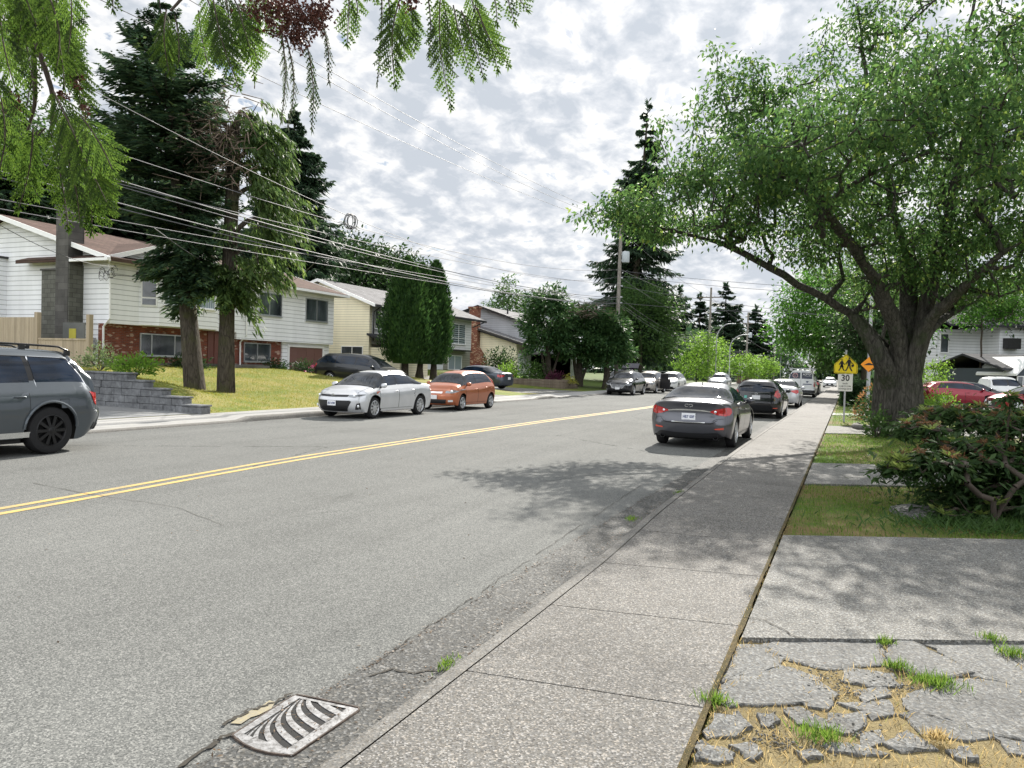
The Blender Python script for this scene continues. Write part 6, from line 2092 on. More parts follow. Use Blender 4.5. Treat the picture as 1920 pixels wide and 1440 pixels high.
# street maples on the near side beyond the sign
broad_tree('street_maple', 'broad round maple overhanging the far pavement behind the school sign', (1.2, 62, .1), [((-1.6, 61, 6.6), (3.4, 4.0, 3.0)), ((1.8, 62, 5.6), (3.4, 4.0, 2.6)), ((-3.6, 62, 5.0), (1.9, 3, 1.6))], 420, 44, .30, L_maple, M_bark2, trunk_h=2.4, tr=.3, spread=.5)
broad_tree('street_maple', 'dark maple crown filling the gap between the school sign and the big trunk', (2.6, 47, .1), [((1.4, 46.5, 4.6), (2.3, 3.0, 1.9)), ((2.2, 48, 5.6), (2.0, 3.0, 1.8))], 220, 44, .28, L_dark, M_bark2, trunk_h=2.0, tr=.22, spread=.45)
broad_tree('street_maple', 'far maple whose crown meets the road beyond the white van', (1.5, 88, .1), [((0, 88, 6.0), (4.2, 4.5, 3.4)), ((-2.5, 90, 4.0), (2.0, 3, 1.6))], 260, 36, .42, L_mid, M_bark2, trunk_h=2.4, tr=.28, spread=.6)
for (x, y, lab) in [(9.5, 70, 'light green tree in front of the white two-storey house'), (15.5, 60, 'leafy tree before the dark blue-grey house at the right edge')]:
    broad_tree('garden_tree', lab, (x, y, .1), [((x, y, 7.4), (2.6, 2.4, 1.6)), ((x+1.5, y, 8.2), (2.2, 2, 1.6))], 150, 36, .28, L_maple, trunk_h=2.6, tr=.14, spread=.4)
broad_tree('garden_tree', 'small bright tree beside the white house corner', (5.8, 64, .1), [((5.8, 64, 1.9), (1.0, 1.0, 1.2))], 40, 26, .22, L_lime, trunk_h=.8, tr=.06, spread=.3)
for (x, y, s_, lab) in [(16, 84, 1.0, 'grey-green tree behind the white two-storey house roof'), (24, 78, 1.1, 'dark tree behind the pointed porch house'), (31, 70, 1.0, 'dark tree closing the view at the far right')]:
    broad_tree('garden_tree', lab, (x, y, .1), [((x, y, 8.5*s_), (5, 4, 3.5)), ((x+3, y, 6*s_), (4, 4, 3))], 170, 30, .5, L_mid, trunk_h=4, tr=.25, spread=.7)

# ---------------------------------------------------------------- the big flowering cherry on the right
TB = np.array([1.40, 23.3, .08])
def pt(u, v, d): return at(u, v, d)
lims = [
    # long left limb over the pavement
    [TB+[0, 0, 1.6], pt(1660, 650, 21.2), pt(1600, 590, 21), pt(1520, 545, 20.6), pt(1440, 500, 20.2), pt(1360, 458, 19.8), pt(1290, 440, 19.4), pt(1200, 415, 19)],
    [TB+[0, 0, 1.8], pt(1690, 610, 20.6), pt(1640, 520, 19.8), pt(1580, 440, 19), pt(1540, 390, 18.5), pt(1440, 300, 18)],
    [TB+[0, 0, 1.8], pt(1715, 590, 21.5), pt(1700, 480, 21.5), pt(1670, 380, 21.5), pt(1640, 230, 21.5), pt(1615, 90, 21.5), pt(1600, -40, 21.5)],
    [TB+[0, 0, 1.8], pt(1740, 560, 21), pt(1770, 440, 20.6), pt(1800, 300, 20.2), pt(1830, 160, 20)],
    [TB+[0, 0, 1.7], pt(1765, 598, 22), pt(1850, 552, 22.5), pt(1930, 520, 22.8), pt(2010, 480, 23)],
    [TB+[0, 0, 1.7], pt(1755, 590, 20.2), pt(1850, 500, 18.8), pt(1950, 420, 18)],
    [TB+[0, 0, 1.8], pt(1700, 560, 23.0), pt(1650, 480, 24.5), pt(1560, 420, 25.5)],
    [TB+[0, 0, 1.8], pt(1760, 560, 23.5), pt(1840, 430, 25), pt(1930, 320, 26)],
]
blobs = [(pt(1290, 395, 19.2), (1.9, 1.9, .80), 120), (pt(1180, 400, 19), (.75, .9, .45), 22), (pt(1380, 335, 19), (1.5, 2.0, .85), 90), (pt(1435, 260, 19.4), (1.1, 1.6, .75), 44), (pt(1300, 330, 19), (.5, .8, .35), 10), (pt(1450, 165, 19.3), (.35, .6, .45), 8), (pt(1415, 195, 19.2), (.3, .5, .35), 7), (pt(1480, 400, 19.5), (1.7, 2.4, 1.25), 105),
         (pt(1560, 330, 20), (2.0, 2.6, 1.35), 130), (pt(1650, 200, 21), (1.6, 2.2, 1.4), 80), (pt(1720, 320, 20.5), (2.2, 2.8, 1.9), 140), (pt(1800, 230, 20.5), (2.0, 2.6, 1.5), 110),
         (pt(1880, 330, 20), (2.3, 2.8, 1.9), 125), (pt(1950, 250, 20.5), (2.2, 2.6, 1.9), 80), (pt(1650, 470, 20.5), (2.0, 2.4, 1.0), 120), (pt(1800, 490, 20.5), (2.2, 2.6, 1.2), 130), (pt(1920, 450, 20), (2.0, 2.6, 1.3), 110),
         (pt(1500, 210, 20), (1.0, 1.4, .6), 26), (pt(1540, 130, 20), (.5, .8, .5), 10), (pt(1455, 300, 20), (.8, 1, .5), 16), (pt(1620, 60, 21.5), (.5, .5, 1.0), 22), (pt(1690, 80, 21), (.8, 1.0, .9), 22), (pt(1850, 90, 20.5), (1.2, 1.6, .9), 34), (pt(1390, 150, 19.2), (.5, .8, .5), 12), (pt(1350, 205, 19), (.6, .7, .5), 14), (pt(1640, 400, 25), (3.0, 2.2, 1.8), 85), (pt(1850, 380, 25.5), (3.4, 2.2, 2.0), 85), (at(1600, 190, 14.2), (1.4, 1.2, .6), 13), (at(1750, 150, 13.8), (1.5, 1.2, .6), 11), (at(1480, 250, 14.6), (1.1, 1.1, .5), 13), (at(1890, 160, 13.6), (1.4, 1.2, .7), 10), (at(1650, 230, 15.8), (1.5, 1.5, .9), 46), (at(1790, 190, 15.3), (1.6, 1.5, 1.0), 52), (at(1900, 280, 15), (1.6, 1.5, 1.0), 48), (at(1540, 320, 16.8), (1.3, 1.4, .8), 40), (at(1420, 310, 16.8), (.9, 1.0, .45), 18), (at(1960, 120, 15.5), (1.6, 1.6, 1.1), 46), (at(1800, 60, 16.2), (1.5, 1.5, 1.0), 34), (np.array([2.2, 22.5, 13.2]), (2.6, 3.0, 1.5), 90), (np.array([5.2, 21.5, 12.6]), (2.8, 3.2, 1.7), 110), (np.array([7.5, 21, 10.5]), (2.6, 3.2, 1.8), 100), (np.array([6.5, 19.5, 8.2]), (2.2, 2.5, 1.6), 80)]
tips = np.concatenate([ellips(n_, c_, r_, .2) for c_, r_, n_ in blobs]+[ellips(2, pt(u_, v_, d_), (.14, .14, .14)) for u_, v_, d_ in
    [(1340, 95, 19), (1348, 130, 19), (1355, 165, 19), (1365, 205, 19), (1548, 40, 20), (1545, 85, 20), (1560, 125, 20), (1600, -15, 21.5), (1606, 30, 21.5), (1590, 60, 21.5), (1622, 55, 21.5), (1690, 15, 21), (1702, 55, 21), (1765, 65, 20.5), (1835, 50, 20.5), (1880, 75, 20),
     (1095, 402, 19), (1130, 398, 19), (1160, 388, 19), (1130, 420, 19), (1185, 420, 19), (1240, 235, 19), (1238, 268, 19), (1252, 300, 19), (1300, 215, 19), (1305, 250, 19), (1330, 290, 19), (1420, 140, 19.3), (1425, 175, 19.3), (1480, 130, 19.5), (1485, 165, 19.5)]])
nodes, par, rad, tn = skeleton(lims, tips, TB+[0, 0, 1.0], step=.4, bf=.35, jit=.14, tipr=.0062, expo=2.05)
i = np.arange(1, len(nodes))
rad = np.minimum(rad, .24)
wv, wf = frusta(nodes[par[i]], nodes[i], np.maximum(rad[i], rad[par[i]]*.85), rad[i], 7)
tv1 = trunk_tube([TB-[0, 0, .3], TB+[0, 0, .5], TB+[.02, 0, 1.3], TB+[-.02, 0, 2.1], TB+[0, 0, 3.2]], [.54, .45, .43, .40, .14], 30, .09, .26, 9)
st = [tv1]
for (a, b, c_, r0, r1) in [((-.25, 0, 1.3), (-.62, -.35, 2.15), tuple(pt(1600, 590, 21)-TB), .30, .19), ((-.1, -.1, 1.4), (-.15, -.3, 2.4), tuple(pt(1640, 520, 19.8)-TB), .25, .16), ((.05, .05, 1.4), (.08, .0, 2.6), tuple(pt(1700, 480, 21.5)-TB), .26, .17),
                           ((.15, 0, 1.4), (.32, -.05, 2.8), tuple(pt(1770, 440, 20.6)-TB), .24, .15), ((.16, .1, 1.45), (.42, .12, 2.75), tuple(pt(1850, 545, 22.5)-TB), .25, .16), ((.1, -.2, 1.5), (.32, -.45, 2.8), tuple(pt(1850, 500, 18.8)-TB), .20, .12)]:
    st.append(trunk_tube([TB+a, TB+b, TB+(np.array(b)+np.array(c_))/2+[0, 0, .1], TB+np.array(c_)], [r0, r0*.9, (r0+r1)*.5, r1], 14, .06))
wv, wf = merge((wv, wf), *st)
T = nodes[tn]
lpt = 35
C = np.repeat(T, lpt, 0)+NR.normal(0, .175, (len(T)*lpt, 3))*[1.15, 1.15, .7]
n = len(C)
d = (C-np.repeat(T, lpt, 0))*1.5+rot_rand(n)*.55+np.array([0, 0, -.55])
s_ = NR.uniform(.10, .168, n)
lv, lf = leaves(C, d, s_, s_*.46, np.array([0, 0, 1.0])+NR.normal(0, .6, (n, 3)), .22)
tree_obj('cherry_tree', 'huge spreading cherry tree with a thick fissured trunk beside the near pavement', 'tree', TB, wv, wf, M_bark, [('crown', lv, lf, L_big)])
# slimmer reddish trunk right behind it
S2 = np.array([.95, 27.0, .08])
broad_tree('slim_tree', 'slim reddish trunk standing against the left side of the big cherry trunk', tuple(S2), [((1.6, 28.5, 5.4), (2.2, 2.4, 1.4)), ((.4, 28.5, 4.4), (1.2, 1.6, .8))], 120, 38, .13, L_big, M_bark, trunk_h=2.8, tr=.20, spread=.3)
# ================================================================ poles, wires, signs
M_pole = m_bark('weathered_pole', (.20, .18, .155), (.36, .335, .30), None, .6)
M_galv = plain('galvanised_steel', (.42, .43, .44), .45, .6, scale=3)
M_can = plain('transformer_grey', (.42, .46, .48), .5, scale=4)
M_wire = plain('aluminium_cable', (.13, .13, .14), .6, .0, spec=.3)
M_wire2 = plain('dark_cable', (.05, .05, .055), .6)

def wood_pole(label, x, y, h, r=.15, z=.1, arm=None, can=None, group='wooden utility poles'):
    e = empty('utility_pole', label, 'utility pole', (x, y, z), 0, group)
    mb = MB(); mb.tube([(0, 0, -.3), (.0, 0, h*.5), (.04, 0, h)], [r, r*.88, r*.74], 12)
    mb.build('pole', M_pole, e, 60)
    if arm:
        for za, hl in arm:
            mb = MB(); mb.box(-hl, hl, -.06, .06, za, za+.12)
            a = mb.build('crossarm', M_timber, e)
            mb = MB()
            for q in (-hl+.1, -hl*.35, hl*.35, hl-.1): mb.lathe([(.0, za+.12), (.05, za+.14), (.05, za+.22), (.02, za+.30), (0, za+.3)], (q, 0, 0), 'z', 8)
            mb.build('insulator', M_can, a, 40)
    if can:
        mb = MB(); mb.lathe([(0, can), (.27, can+.02), (.29, can+.06), (.29, can+.80), (.26, can+.86), (0, can+.88)], (.48, 0, 0), 'z', 16)
        mb.box(.1, .3, -.05, .05, can+.15, can+.25); mb.box(.1, .3, -.05, .05, can+.6, can+.7)
        mb.build('transformer', M_can, e, 40)
    mb = MB()
    for k, zz in enumerate((6.8, 7.25, 8.1, 8.75)):
        if zz < h-.5: mb.box(.02, .30, -.05, .05, zz-.05, zz+.05)
    mb.build('bracket', M_galv, e)
    return e
wood_pole('nearest tall wooden utility pole with a grey transformer, rising from the dark cypresses', -16.6, 58.25, 13.0, .17, .1, [(12.3, .7)], 9.9)
wood_pole('second wooden utility pole with a crossarm at its top, before the far conifers', -16.6, 101.3, 12.6, .17, .0, [(11.3, 1.5)])
wood_pole('third wooden utility pole with transformer, beside the walking-figure sign', -15.6, 133, 11.8, .17, .0, [(9.9, .8)], 7.6)
wood_pole('fourth utility pole, small and pale in the distance', -15.4, 183, 9.0, .17, .0)

WG = 'overhead wires along the street'
def wire_fit(label, pts, x=-16.6, y0=-4, y1=58.25, r=.013, mat=None, x1=None, group=WG):
    pts = np.array(pts, float)
    co = np.polyfit(pts[:, 0], pts[:, 1], 2)
    ys_ = np.linspace(y0, y1, 34)
    xs_ = np.full(34, x) if x1 is None else np.linspace(x, x1, 34)
    zz = np.polyval(co, ys_)
    P = np.stack([xs_, ys_, zz], -1)
    mb = MB(); mb.tube(P, r, 5, False)
    return tag(mb.build('overhead_wire', mat or M_wire, None, 60), label, 'cable', group)
def wire_sag(label, a, b, sag, r=.012, mat=None, n=22, group=WG):
    a = np.array(a, float); b = np.array(b, float)
    t = np.linspace(0, 1, n)[:, None]
    P = a+(b-a)*t-np.array([0, 0, 1.0])*(sag*4*t*(1-t))
    mb = MB(); mb.tube(P, r, 5, False)
    return tag(mb.build('overhead_wire', mat or M_wire, None, 60), label, 'cable', group)
wire_fit('highest thin wire crossing the clouds from the upper left', [(16.2, 11.62), (22.35, 11.28), (28.3, 11.52), (49.8, 12.75), (58.3, 13.2)], -16.6+.3, r=.010, mat=M_wire2)
wire_fit('second highest thin wire, running just under the top one', [(16.2, 11.40), (22.35, 11.05), (28.3, 11.25), (49.8, 12.5), (58.3, 12.95)], -16.6+.1, r=.010, mat=M_wire2)
wire_fit('third thin wire across the clouds, well below the top pair', [(18.1, 10.56), (22.4, 10.37), (33.4, 10.98), (48.2, 12.07), (58.3, 12.7)], -16.6-.3, r=.010, mat=M_wire2)
wire_fit('upper dark wire meeting the nearest pole beside its transformer', [(13.3, 6.75), (17.2, 6.5), (26.8, 6.59), (33.7, 7.08), (57.6, 9.38)], r=.011)
wire_fit('thin wire slanting through the dark spruce crown', [(12.5, 8.13), (14.7, 7.8), (21.8, 6.75), (33.7, 6.85), (57.7, 8.82)], -16.7, r=.010)
wire_fit('wire below the transformer, joining the pole at mid height', [(13.1, 6.1), (17.2, 5.95), (22.6, 5.83), (26.8, 6.1), (40.6, 7.26), (57.8, 8.17)], -16.5, r=.011)
wire_fit('bright thick cable sagging in front of the two lawn trunks, upper of three', [(10.7, 6.05), (13.4, 6.1), (17.2, 5.93), (22.6, 5.77), (33.7, 6.01), (57.9, 7.27)], r=.016)
wire_fit('bright thick cable sagging in front of the two lawn trunks, middle of three', [(13.2, 5.87), (17.2, 5.78), (22.6, 5.66), (33.7, 5.88), (57.9, 7.1)], -16.5, r=.012)
wire_fit('bright thick cable sagging in front of the two lawn trunks, lowest of three', [(11.7, 5.53), (17.25, 5.36), (22.6, 5.32), (30, 5.4), (40.7, 5.76), (57.9, 6.82)], r=.016)
wire_fit('twin of the lowest thick cable, hanging a hand below it', [(11.7, 5.40), (17.25, 5.24), (22.6, 5.22), (30, 5.31), (40.7, 5.70), (57.9, 6.78)], -16.6, r=.012)
wire_fit('low thin wire crossing the brown roof, upper of two', [(10.6, 5.02), (13.2, 5.01), (17.25, 5.2), (57.9, 6.9)], -16.9, r=.011)
wire_fit('low thin wire crossing the brown roof, lower of two', [(10.6, 4.8), (12.4, 4.82), (17.2, 4.95), (57.9, 6.6)], -16.9, r=.011)
wire_sag('service drop running from the low wires to the white house eave', (-16.9, 14.8, 5.1), (-29.2, 31.6, 5.9), .25, .012, group='service drops to houses')
wire_sag('service drop from the thick cables to the end of the white house roof', (-16.6, 21.5, 5.35), (-29.1, 33.5, 5.85), .35, .010, group='service drops to houses')
wire_sag('service drop to the bay window corner with its tangle of cable', (-16.7, 9, 5.2), (-29.4, 23.9, 5.6), .5, .010, group='service drops to houses')
wire_sag('service drop from the nearest pole to the grey house', (-16.6, 58.2, 7.0), (-28.2, 69.5, 5.4), .2, .012, group='service drops to houses')
wire_sag('service drop from the nearest pole to the cream house', (-16.6, 58.2, 7.4), (-29.4, 58.5, 5.5), .2, .012, group='service drops to houses')
mb = MB()
for k in range(4):
    ring(mb, (-16.6+.03*k, 22.95+.04*k, 6.75), (0, 1, 0), (0, .15, 1), .26+.03*(k % 2), .28-.03*(k % 2), .018, 18, 4)
mb.tube([(-16.6, 22.4, 6.66), (-16.6, 23.5, 6.55)], .012, 4)
tag(mb.build('cable_coil', M_wire2, None, 60), 'loose coil of spare cable hanging from a wire in front of the fir', 'cable')
for i, (z0, z1, s_) in enumerate([(6.9, 5.95, 1.0), (7.3, 6.0, .95), (6.75, 5.8, 1.15), (8.9, 8.6, .8), (9.5, 10.9, .6), (12.5, 11.5, .6)]):
    wire_sag(['lowest', 'second lowest', 'sagging bottom', 'middle', 'upper', 'topmost'][i]+' wire of the span between the first and second wooden poles', (-16.5, 58.25, z0), (-16.6+(1.0 if i == 4 else 0), 101.3, z1), s_, .013)
for i, (z0, z1, s_) in enumerate([(5.95, 5.4, .8), (6.0, 5.5, .7), (5.8, 5.3, 1.0), (11.5, 9.9, .5)]):
    wire_sag(['upper', 'middle', 'lowest', 'top'][i]+' wire of the span between the second and third wooden poles', (-16.6, 101.3, z0), (-15.6, 133, z1), s_, .016)
for i, (z0, z1, s_) in enumerate([(5.4, 5.2, .8), (5.5, 5.4, .6), (5.3, 5.0, 1.0), (7.5, 6.8, .5), (9.9, 8.6, .5)]):
    wire_sag(['third', 'second', 'lowest', 'fourth', 'top'][i]+' wire of the distant span leading to the small fourth pole', (-15.6, 133, z0), (-15.4, 183, z1), s_, .022)
for i, (z0, z1) in enumerate([(9.4, 6.35), (9.0, 6.05), (8.2, 4.75), (6.9, 5.0)]):
    wire_sag(['upper', 'second', 'third', 'lowest'][i]+' wire spanning the street from the nearest pole towards the big cherry', (-16.6, 58.25, z0), (1.0, 46.0, z1), .15, .013, group='wires across the street')

def lamp(label, x, y, h, out, r=.08, group='curved street lamps'):
    e = empty('street_lamp', label, 'street lamp', (x, y, .05), 0, group)
    mb = MB()
    pts = [(0, 0, 0), (0, 0, h*.72)]+[(out*(1-math.cos(a)), 0, h*.72+h*.26*math.sin(a)) for a in np.linspace(.2, PI/2, 8)]
    mb.tube(pts, [r]+[r*.75]*9 if len(pts) == 10 else np.linspace(r, r*.45, len(pts)), 8)
    mb.build('pole', M_galv, e, 60)
    mb = MB(); mb.obox((out+.30, 0, h*.98), ((1, 0, 0), (0, 1, 0), (0, 0, 1)), .35, .12, .05)
    mb.build('lamp_head', M_can, e, bevel=.03)
    return e
lamp('tall slim street lamp with arm over the road, left of the two curved lamps', -15.0, 97, 7.8, 1.6)
lamp('street lamp with a big round bend, right of the two curved lamps', -14.6, 106, 6.9, 2.0)
lamp('thin distant street lamp right of the small fourth pole', -15.0, 196, 7.5, 1.4)
e = empty('lamp_post', 'plain grey steel post disappearing up into the cherry crown beside the school sign', 'post', (.95, 42.5, .1))
mb = MB(); mb.tube([(0, 0, -.1), (0, 0, 4), (0, 0, 8)], [.10, .085, .07], 12); mb.build('pole', M_galv, e, 60)
# speed-hump diamond on that post
M_orange = plain('sign_orange', (.80, .28, .012), .5, var=.05)
M_signback = plain('sign_back', (.4, .4, .4), .5)
M_ink = plain('sign_black', (.012, .012, .012), .5)
hs = empty('warning_sign', 'small orange diamond sign with a black hump, fixed to the grey steel post', 'sign', (.95, 42.38, 2.3))
mb = MB(); mb.prism([(0, -.39), (.39, 0), (0, .39), (-.39, 0)], 'y', -.012, .0); mb.build('panel', M_orange, hs)
mb = MB()
P = [(.39*a, .39*b) for a, b in ((0, -1), (1, 0), (0, 1), (-1, 0), (0, -1))]
mb.tube([(p[0]*.92, -.014, p[1]*.92) for p in P], .012, 4, False); mb.build('border', M_ink, hs)
mb = MB(); mb.prism([(-.24, -.03), (.24, -.03), (.12, .04), (.05, .075), (-.05, .075), (-.12, .04)], 'y', -.018, -.012); mb.build('symbol', M_ink, hs)

# school sign and its 30 km/h tab
M_sy = plain('sign_yellow', (.86, .66, .012), .45, var=.04)
M_sw = plain('sign_white', (.76, .75, .70), .45, var=.04)
ss = empty('school_sign', 'yellow pentagon sign with two walking children above a white 30 limit tab', 'sign', (-.08, 29.0, .1))
mb = MB(); mb.tube([(0, 0, -.2), (0, 0, 2.5)], .032, 10); mb.build('post', M_galv, ss, 60)
def rounded(poly, r=.05, n=4):
    out = []
    m = len(poly)
    for i in range(m):
        p0, p, p1 = (np.array(poly[j % m], float) for j in (i-1, i, i+1))
        a = p+(p0-p)/np.linalg.norm(p0-p)*r; b = p+(p1-p)/np.linalg.norm(p1-p)*r
        for t in np.linspace(0, 1, n+1):
            out.append(tuple((1-t)**2*a+2*t*(1-t)*p+t*t*b))
    return out
W_ = .375
pent = [(-W_, 1.68), (W_, 1.68), (W_, 2.0), (0, 2.36), (-W_, 2.0)]
mb = MB(); mb.prism(rounded(pent, .06), 'y', -.048, -.034); pan = mb.build('panel', M_sy, ss)
mb = MB(); pb = rounded([(p[0]*.93, 2.0+(p[1]-2.0)*.93) for p in pent], .05)
mb.tube([(p[0], -.050, p[1]) for p in pb+[pb[0]]], .006, 4, False); mb.build('border', M_ink, pan)
def child(mb, x, z, s, flip=1, skirt=False):
    def pl(pts): mb.prism([(x+flip*a*s, z+b*s) for a, b in pts], 'y', -.056, -.049)
    pl([(.055*math.cos(t)+.01, .90+.065*math.sin(t)) for t in np.linspace(0, 2*PI, 14)[:-1]])
    pl([(-.075, .82), (.08, .82), (.105, .55), (.09, .45), (-.08, .45), (-.10, .60)])
    if skirt: pl([(-.09, .47), (.09, .47), (.16, .30), (-.15, .30)])
    pl([(-.07, .46), (.02, .46), (-.06, .22), (-.17, .0), (-.25, .02), (-.13, .24)])
    pl([(.0, .46), (.09, .46), (.12, .24), (.24, .02), (.16, .0), (.03, .22)])
    pl([(.07, .80), (.10, .76), (.20, .56), (.25, .62), (.26, .57), (.19, .50), (.06, .68)])
    pl([(-.07, .80), (-.10, .75), (-.20, .58), (-.22, .48), (-.16, .48), (-.14, .56), (-.05, .68)])
mb = MB(); child(mb, .10, 1.76, .50); mb.prism([(.17, 1.98), (.25, 2.02), (.26, 1.94), (.19, 1.90)], 'y', -.056, -.049)
child(mb, -.13, 1.77, .42, 1, True)
mb.build('children_symbol', M_ink, pan)
mb = MB(); mb.prism(rounded([(-.235, 1.07), (.235, 1.07), (.235, 1.66), (-.235, 1.66)], .04), 'y', -.048, -.034); tab = mb.build('tab_panel', M_sw, ss)
for txt, sz, z, b in (('30', .30, 1.52, .006), ('km/h', .085, 1.335, .001), ('8 AM TO 5 PM', .062, 1.24, .001), ('SCHOOL DAYS', .062, 1.15, .001)):
    text_mesh(txt, sz, 'lettering', M_ink, tab, (0, -.050, z), (1, 0, 0), (0, 0, 1), b, .001, sx=.92)
mb = MB()
for z in (2.2, 1.76, 1.58, 1.12): mb.lathe([(0, -.058), (.014, -.056), (.016, -.048)], (0, 0, z), 'y', 8)
mb.build('bolt', M_galv, ss)

def small_sign(label, x, y, z, s, group='small white signs far up the road'):
    e = empty('pedestrian_sign', label, 'sign', (x, y, .05), 0, group)
    mb = MB(); mb.tube([(0, 0, 0), (0, 0, z+s*.5)], .035, 8); mb.build('post', M_galv, e, 60)
    mb = MB(); mb.box(-s*.42, s*.42, -.06, -.04, z-s*.5, z+s*.5); p = mb.build('panel', M_sw, e)
    mb = MB()
    k = s*.75
    def pl(pts): mb.prism([(a*k, z-.38*s+b*k) for a, b in pts], 'y', -.07, -.061)
    pl([(.07*math.cos(t), .92+.08*math.sin(t)) for t in np.linspace(0, 2*PI, 10)[:-1]])
    pl([(-.1, .82), (.1, .82), (.1, .45), (-.1, .45)]); pl([(-.08, .46), (.03, .46), (-.12, .0), (-.24, .02)]); pl([(-.02, .46), (.09, .46), (.26, .04), (.14, .0)])
    pl([(.08, .8), (.28, .55), (.22, .5), (.06, .68)]); pl([(-.08, .8), (-.26, .56), (-.2, .5), (-.05, .68)])
    mb.build('walker_symbol', M_ink, p)
    return e
small_sign('white walking-figure sign between two bright green young trees', -14.4, 118, 2.55, 1.3)
small_sign('tiny white sign left of the work van', -6.5, 160, 2.7, 1.6)
small_sign('tiny white sign right of the work van', .3, 170, 2.6, 1.6)
e = empty('chain_link_fence', 'chain-link fence along the far verge behind the distant cars', 'fence', (-22, 125, 0))
mb = MB()
for k in range(12): mb.tube([(-8+k*1.6*.9, -12+k*2.6, 0), (-8+k*1.6*.9, -12+k*2.6, 1.6)], .05, 6)
mb.build('post', M_galv, e)
mb = MB()
for z in (.15, .5, .85, 1.2, 1.6): mb.tube([(-8, -12, z), (-8+11*1.44, -12+11*2.6, z)], .022 if z < 1.5 else .04, 5)
for k in range(60):
    t = k/60; mb.tube([(-8+15.84*t, -12+28.6*t, 0), (-8+15.84*(t+.03), -12+28.6*(t+.03), 1.6)], .012, 3, False)
mb.build('mesh_panel', M_galv, e)
P = at(1418, 720, 110)
e = empty('electric_box', 'low dark roofed kiosk before the far wood', 'kiosk', (P[0]-2, P[1]+6, 0))
mb = MB(); mb.box(-1.4, 1.4, -1, 1, 0, 1.3); mb.build('wall', plain('kiosk_brown', (.10, .06, .05), .8), e)
mb = MB(); mb.prism([(-1.7, 1.3), (0, 2.0), (1.7, 1.3)], 'y', -1.2, 1.2); mb.build('roof', M_roofd, e)

# clipped hedge by the near pavement
n = 16000
hx0, hx1, hy0, hy1, hz = -.25, 1.3, 44, 78, 1.28
f_ = NR.integers(0, 3, n)
C = np.stack([NR.uniform(hx0, hx1, n), NR.uniform(hy0, hy1, n), NR.uniform(.1, hz, n)], -1)
C[f_ == 0, 0] = hx0+NR.normal(0, .05, (f_ == 0).sum()); C[f_ == 1, 2] = hz+NR.normal(0, .05, (f_ == 1).sum())
k = (f_ == 2) & (NR.random(n) < .5); C[k, 1] = hy0+NR.normal(0, .06, k.sum())
lv, lf = leaves(C, rot_rand(n)+[-.3, -.2, .4], NR.uniform(.08, .2, n), NR.uniform(.05, .11, n), None, .2)
mb = MB(); mb.box(hx0+.1, hx1, hy0+.1, hy1, 0, hz-.1)
hv = np.array(mb.v); hf = np.array(mb.f)
lv, lf = merge((lv, lf), (hv, hf))
he = empty('hedge', 'long clipped dark hedge along the near pavement behind the school sign', 'hedge', (.3, 44, .1))
np_mesh('foliage', lv-np.array([.3, 44, .1]), lf, L_dark, he)
# ================================================================ foreground details
# ---- drain grate in the gutter
gz = .009
A, B, Cc, Dd = (np.array(p) for p in ((-2.475, 2.66, gz), (-2.50, 3.10, gz), (-2.135, 3.12, gz), (-2.13, 2.64, gz)))
M_iron = None
m, t = newmat('worn_iron')
co = t.coord()
nz = t.noise(co, 35, 5, .7)
t.bsdf(t.ramp(nz, [(.35, (.11, .105, .10)), (.5, (.27, .268, .268)), (.7, (.40, .40, .405))]), .5, .45, bump=nz, bstr=.3, bdist=.004)
M_iron = m
m, t = newmat('rusty_rim')
nz = t.noise(t.coord(), 40, 5, .7)
t.bsdf(t.ramp(nz, [(.35, (.03, .022, .018)), (.6, (.09, .065, .05)), (.75, (.25, .24, .23))]), .8, .2)
M_rust = m
gr = empty('drain_grate', 'worn iron storm drain grate with curved slots in the gutter', 'drain grate', (-2.31, 2.88, 0))
GO = np.array([-2.31, 2.88, 0])
def gp(s, q):      # s across (0 asphalt side .. 1 kerb side), q along (0 near .. 1 far)
    return (A+(B-A)*q)*(1-s)+(Dd+(Cc-Dd)*q)*s
mb = MB(); mb.add([gp(-.02, -.02)-[0, 0, .0035], gp(1.02, -.02)-[0, 0, .0035], gp(1.02, 1.02)-[0, 0, .0035], gp(-.02, 1.02)-[0, 0, .0035]], [(0, 1, 2, 3)])
mb.v = [tuple(np.array(p)-GO) for p in mb.v]
mb.build('pit', M_under, gr)
def bow(s): return -.115*math.sin(PI*s)
def strip_(mb, q0, q1, s0, s1, n=12, th=.012):
    """curved bar between two along-positions"""
    V = []
    for k in range(n+1):
        s = s0+(s1-s0)*k/n
        for q in (q0, q1):
            p = gp(s, q+bow(s)); V += [p+[0, 0, 0], p-[0, 0, th]]
    F = []
    for k in range(n):
        a = k*4; b = a+4
        F += [(a, a+2, b+2, b), (a, b, b+1, a+1), (a+2, a+3, b+3, b+2)]
    mb.add(V, F)
mb = MB()
def slot(t, qs):
    return .13+.72*t-.17*math.sin(PI*t), qs-.60*t-.08*math.sin(PI*t)
nb = 10
for i in range(nb):
    qs = .06+i*.172
    V = []; n_ = 14
    for k in range(n_+1):
        t = k/n_
        for dq in (-.042, .042):
            s_, q_ = slot(t, qs+dq)
            p = gp(s_, min(max(q_, .0), .985)); V += [p, p-[0, 0, .012]]
    F = []
    for k in range(n_):
        a_ = k*4; b_ = a_+4
        F += [(a_, a_+2, b_+2, b_), (a_, b_, b_+1, a_+1), (a_+2, a_+3, b_+3, b_+2)]
    mb.add(V, F)
for q0, q1 in ((-.05, .035), (.955, 1.0)):
    V = [gp(-.02, q0), gp(1.02, q0), gp(1.02, q1), gp(-.02, q1)]
    mb.add([v+[0, 0, .0008] for v in V], [(0, 1, 2, 3)])
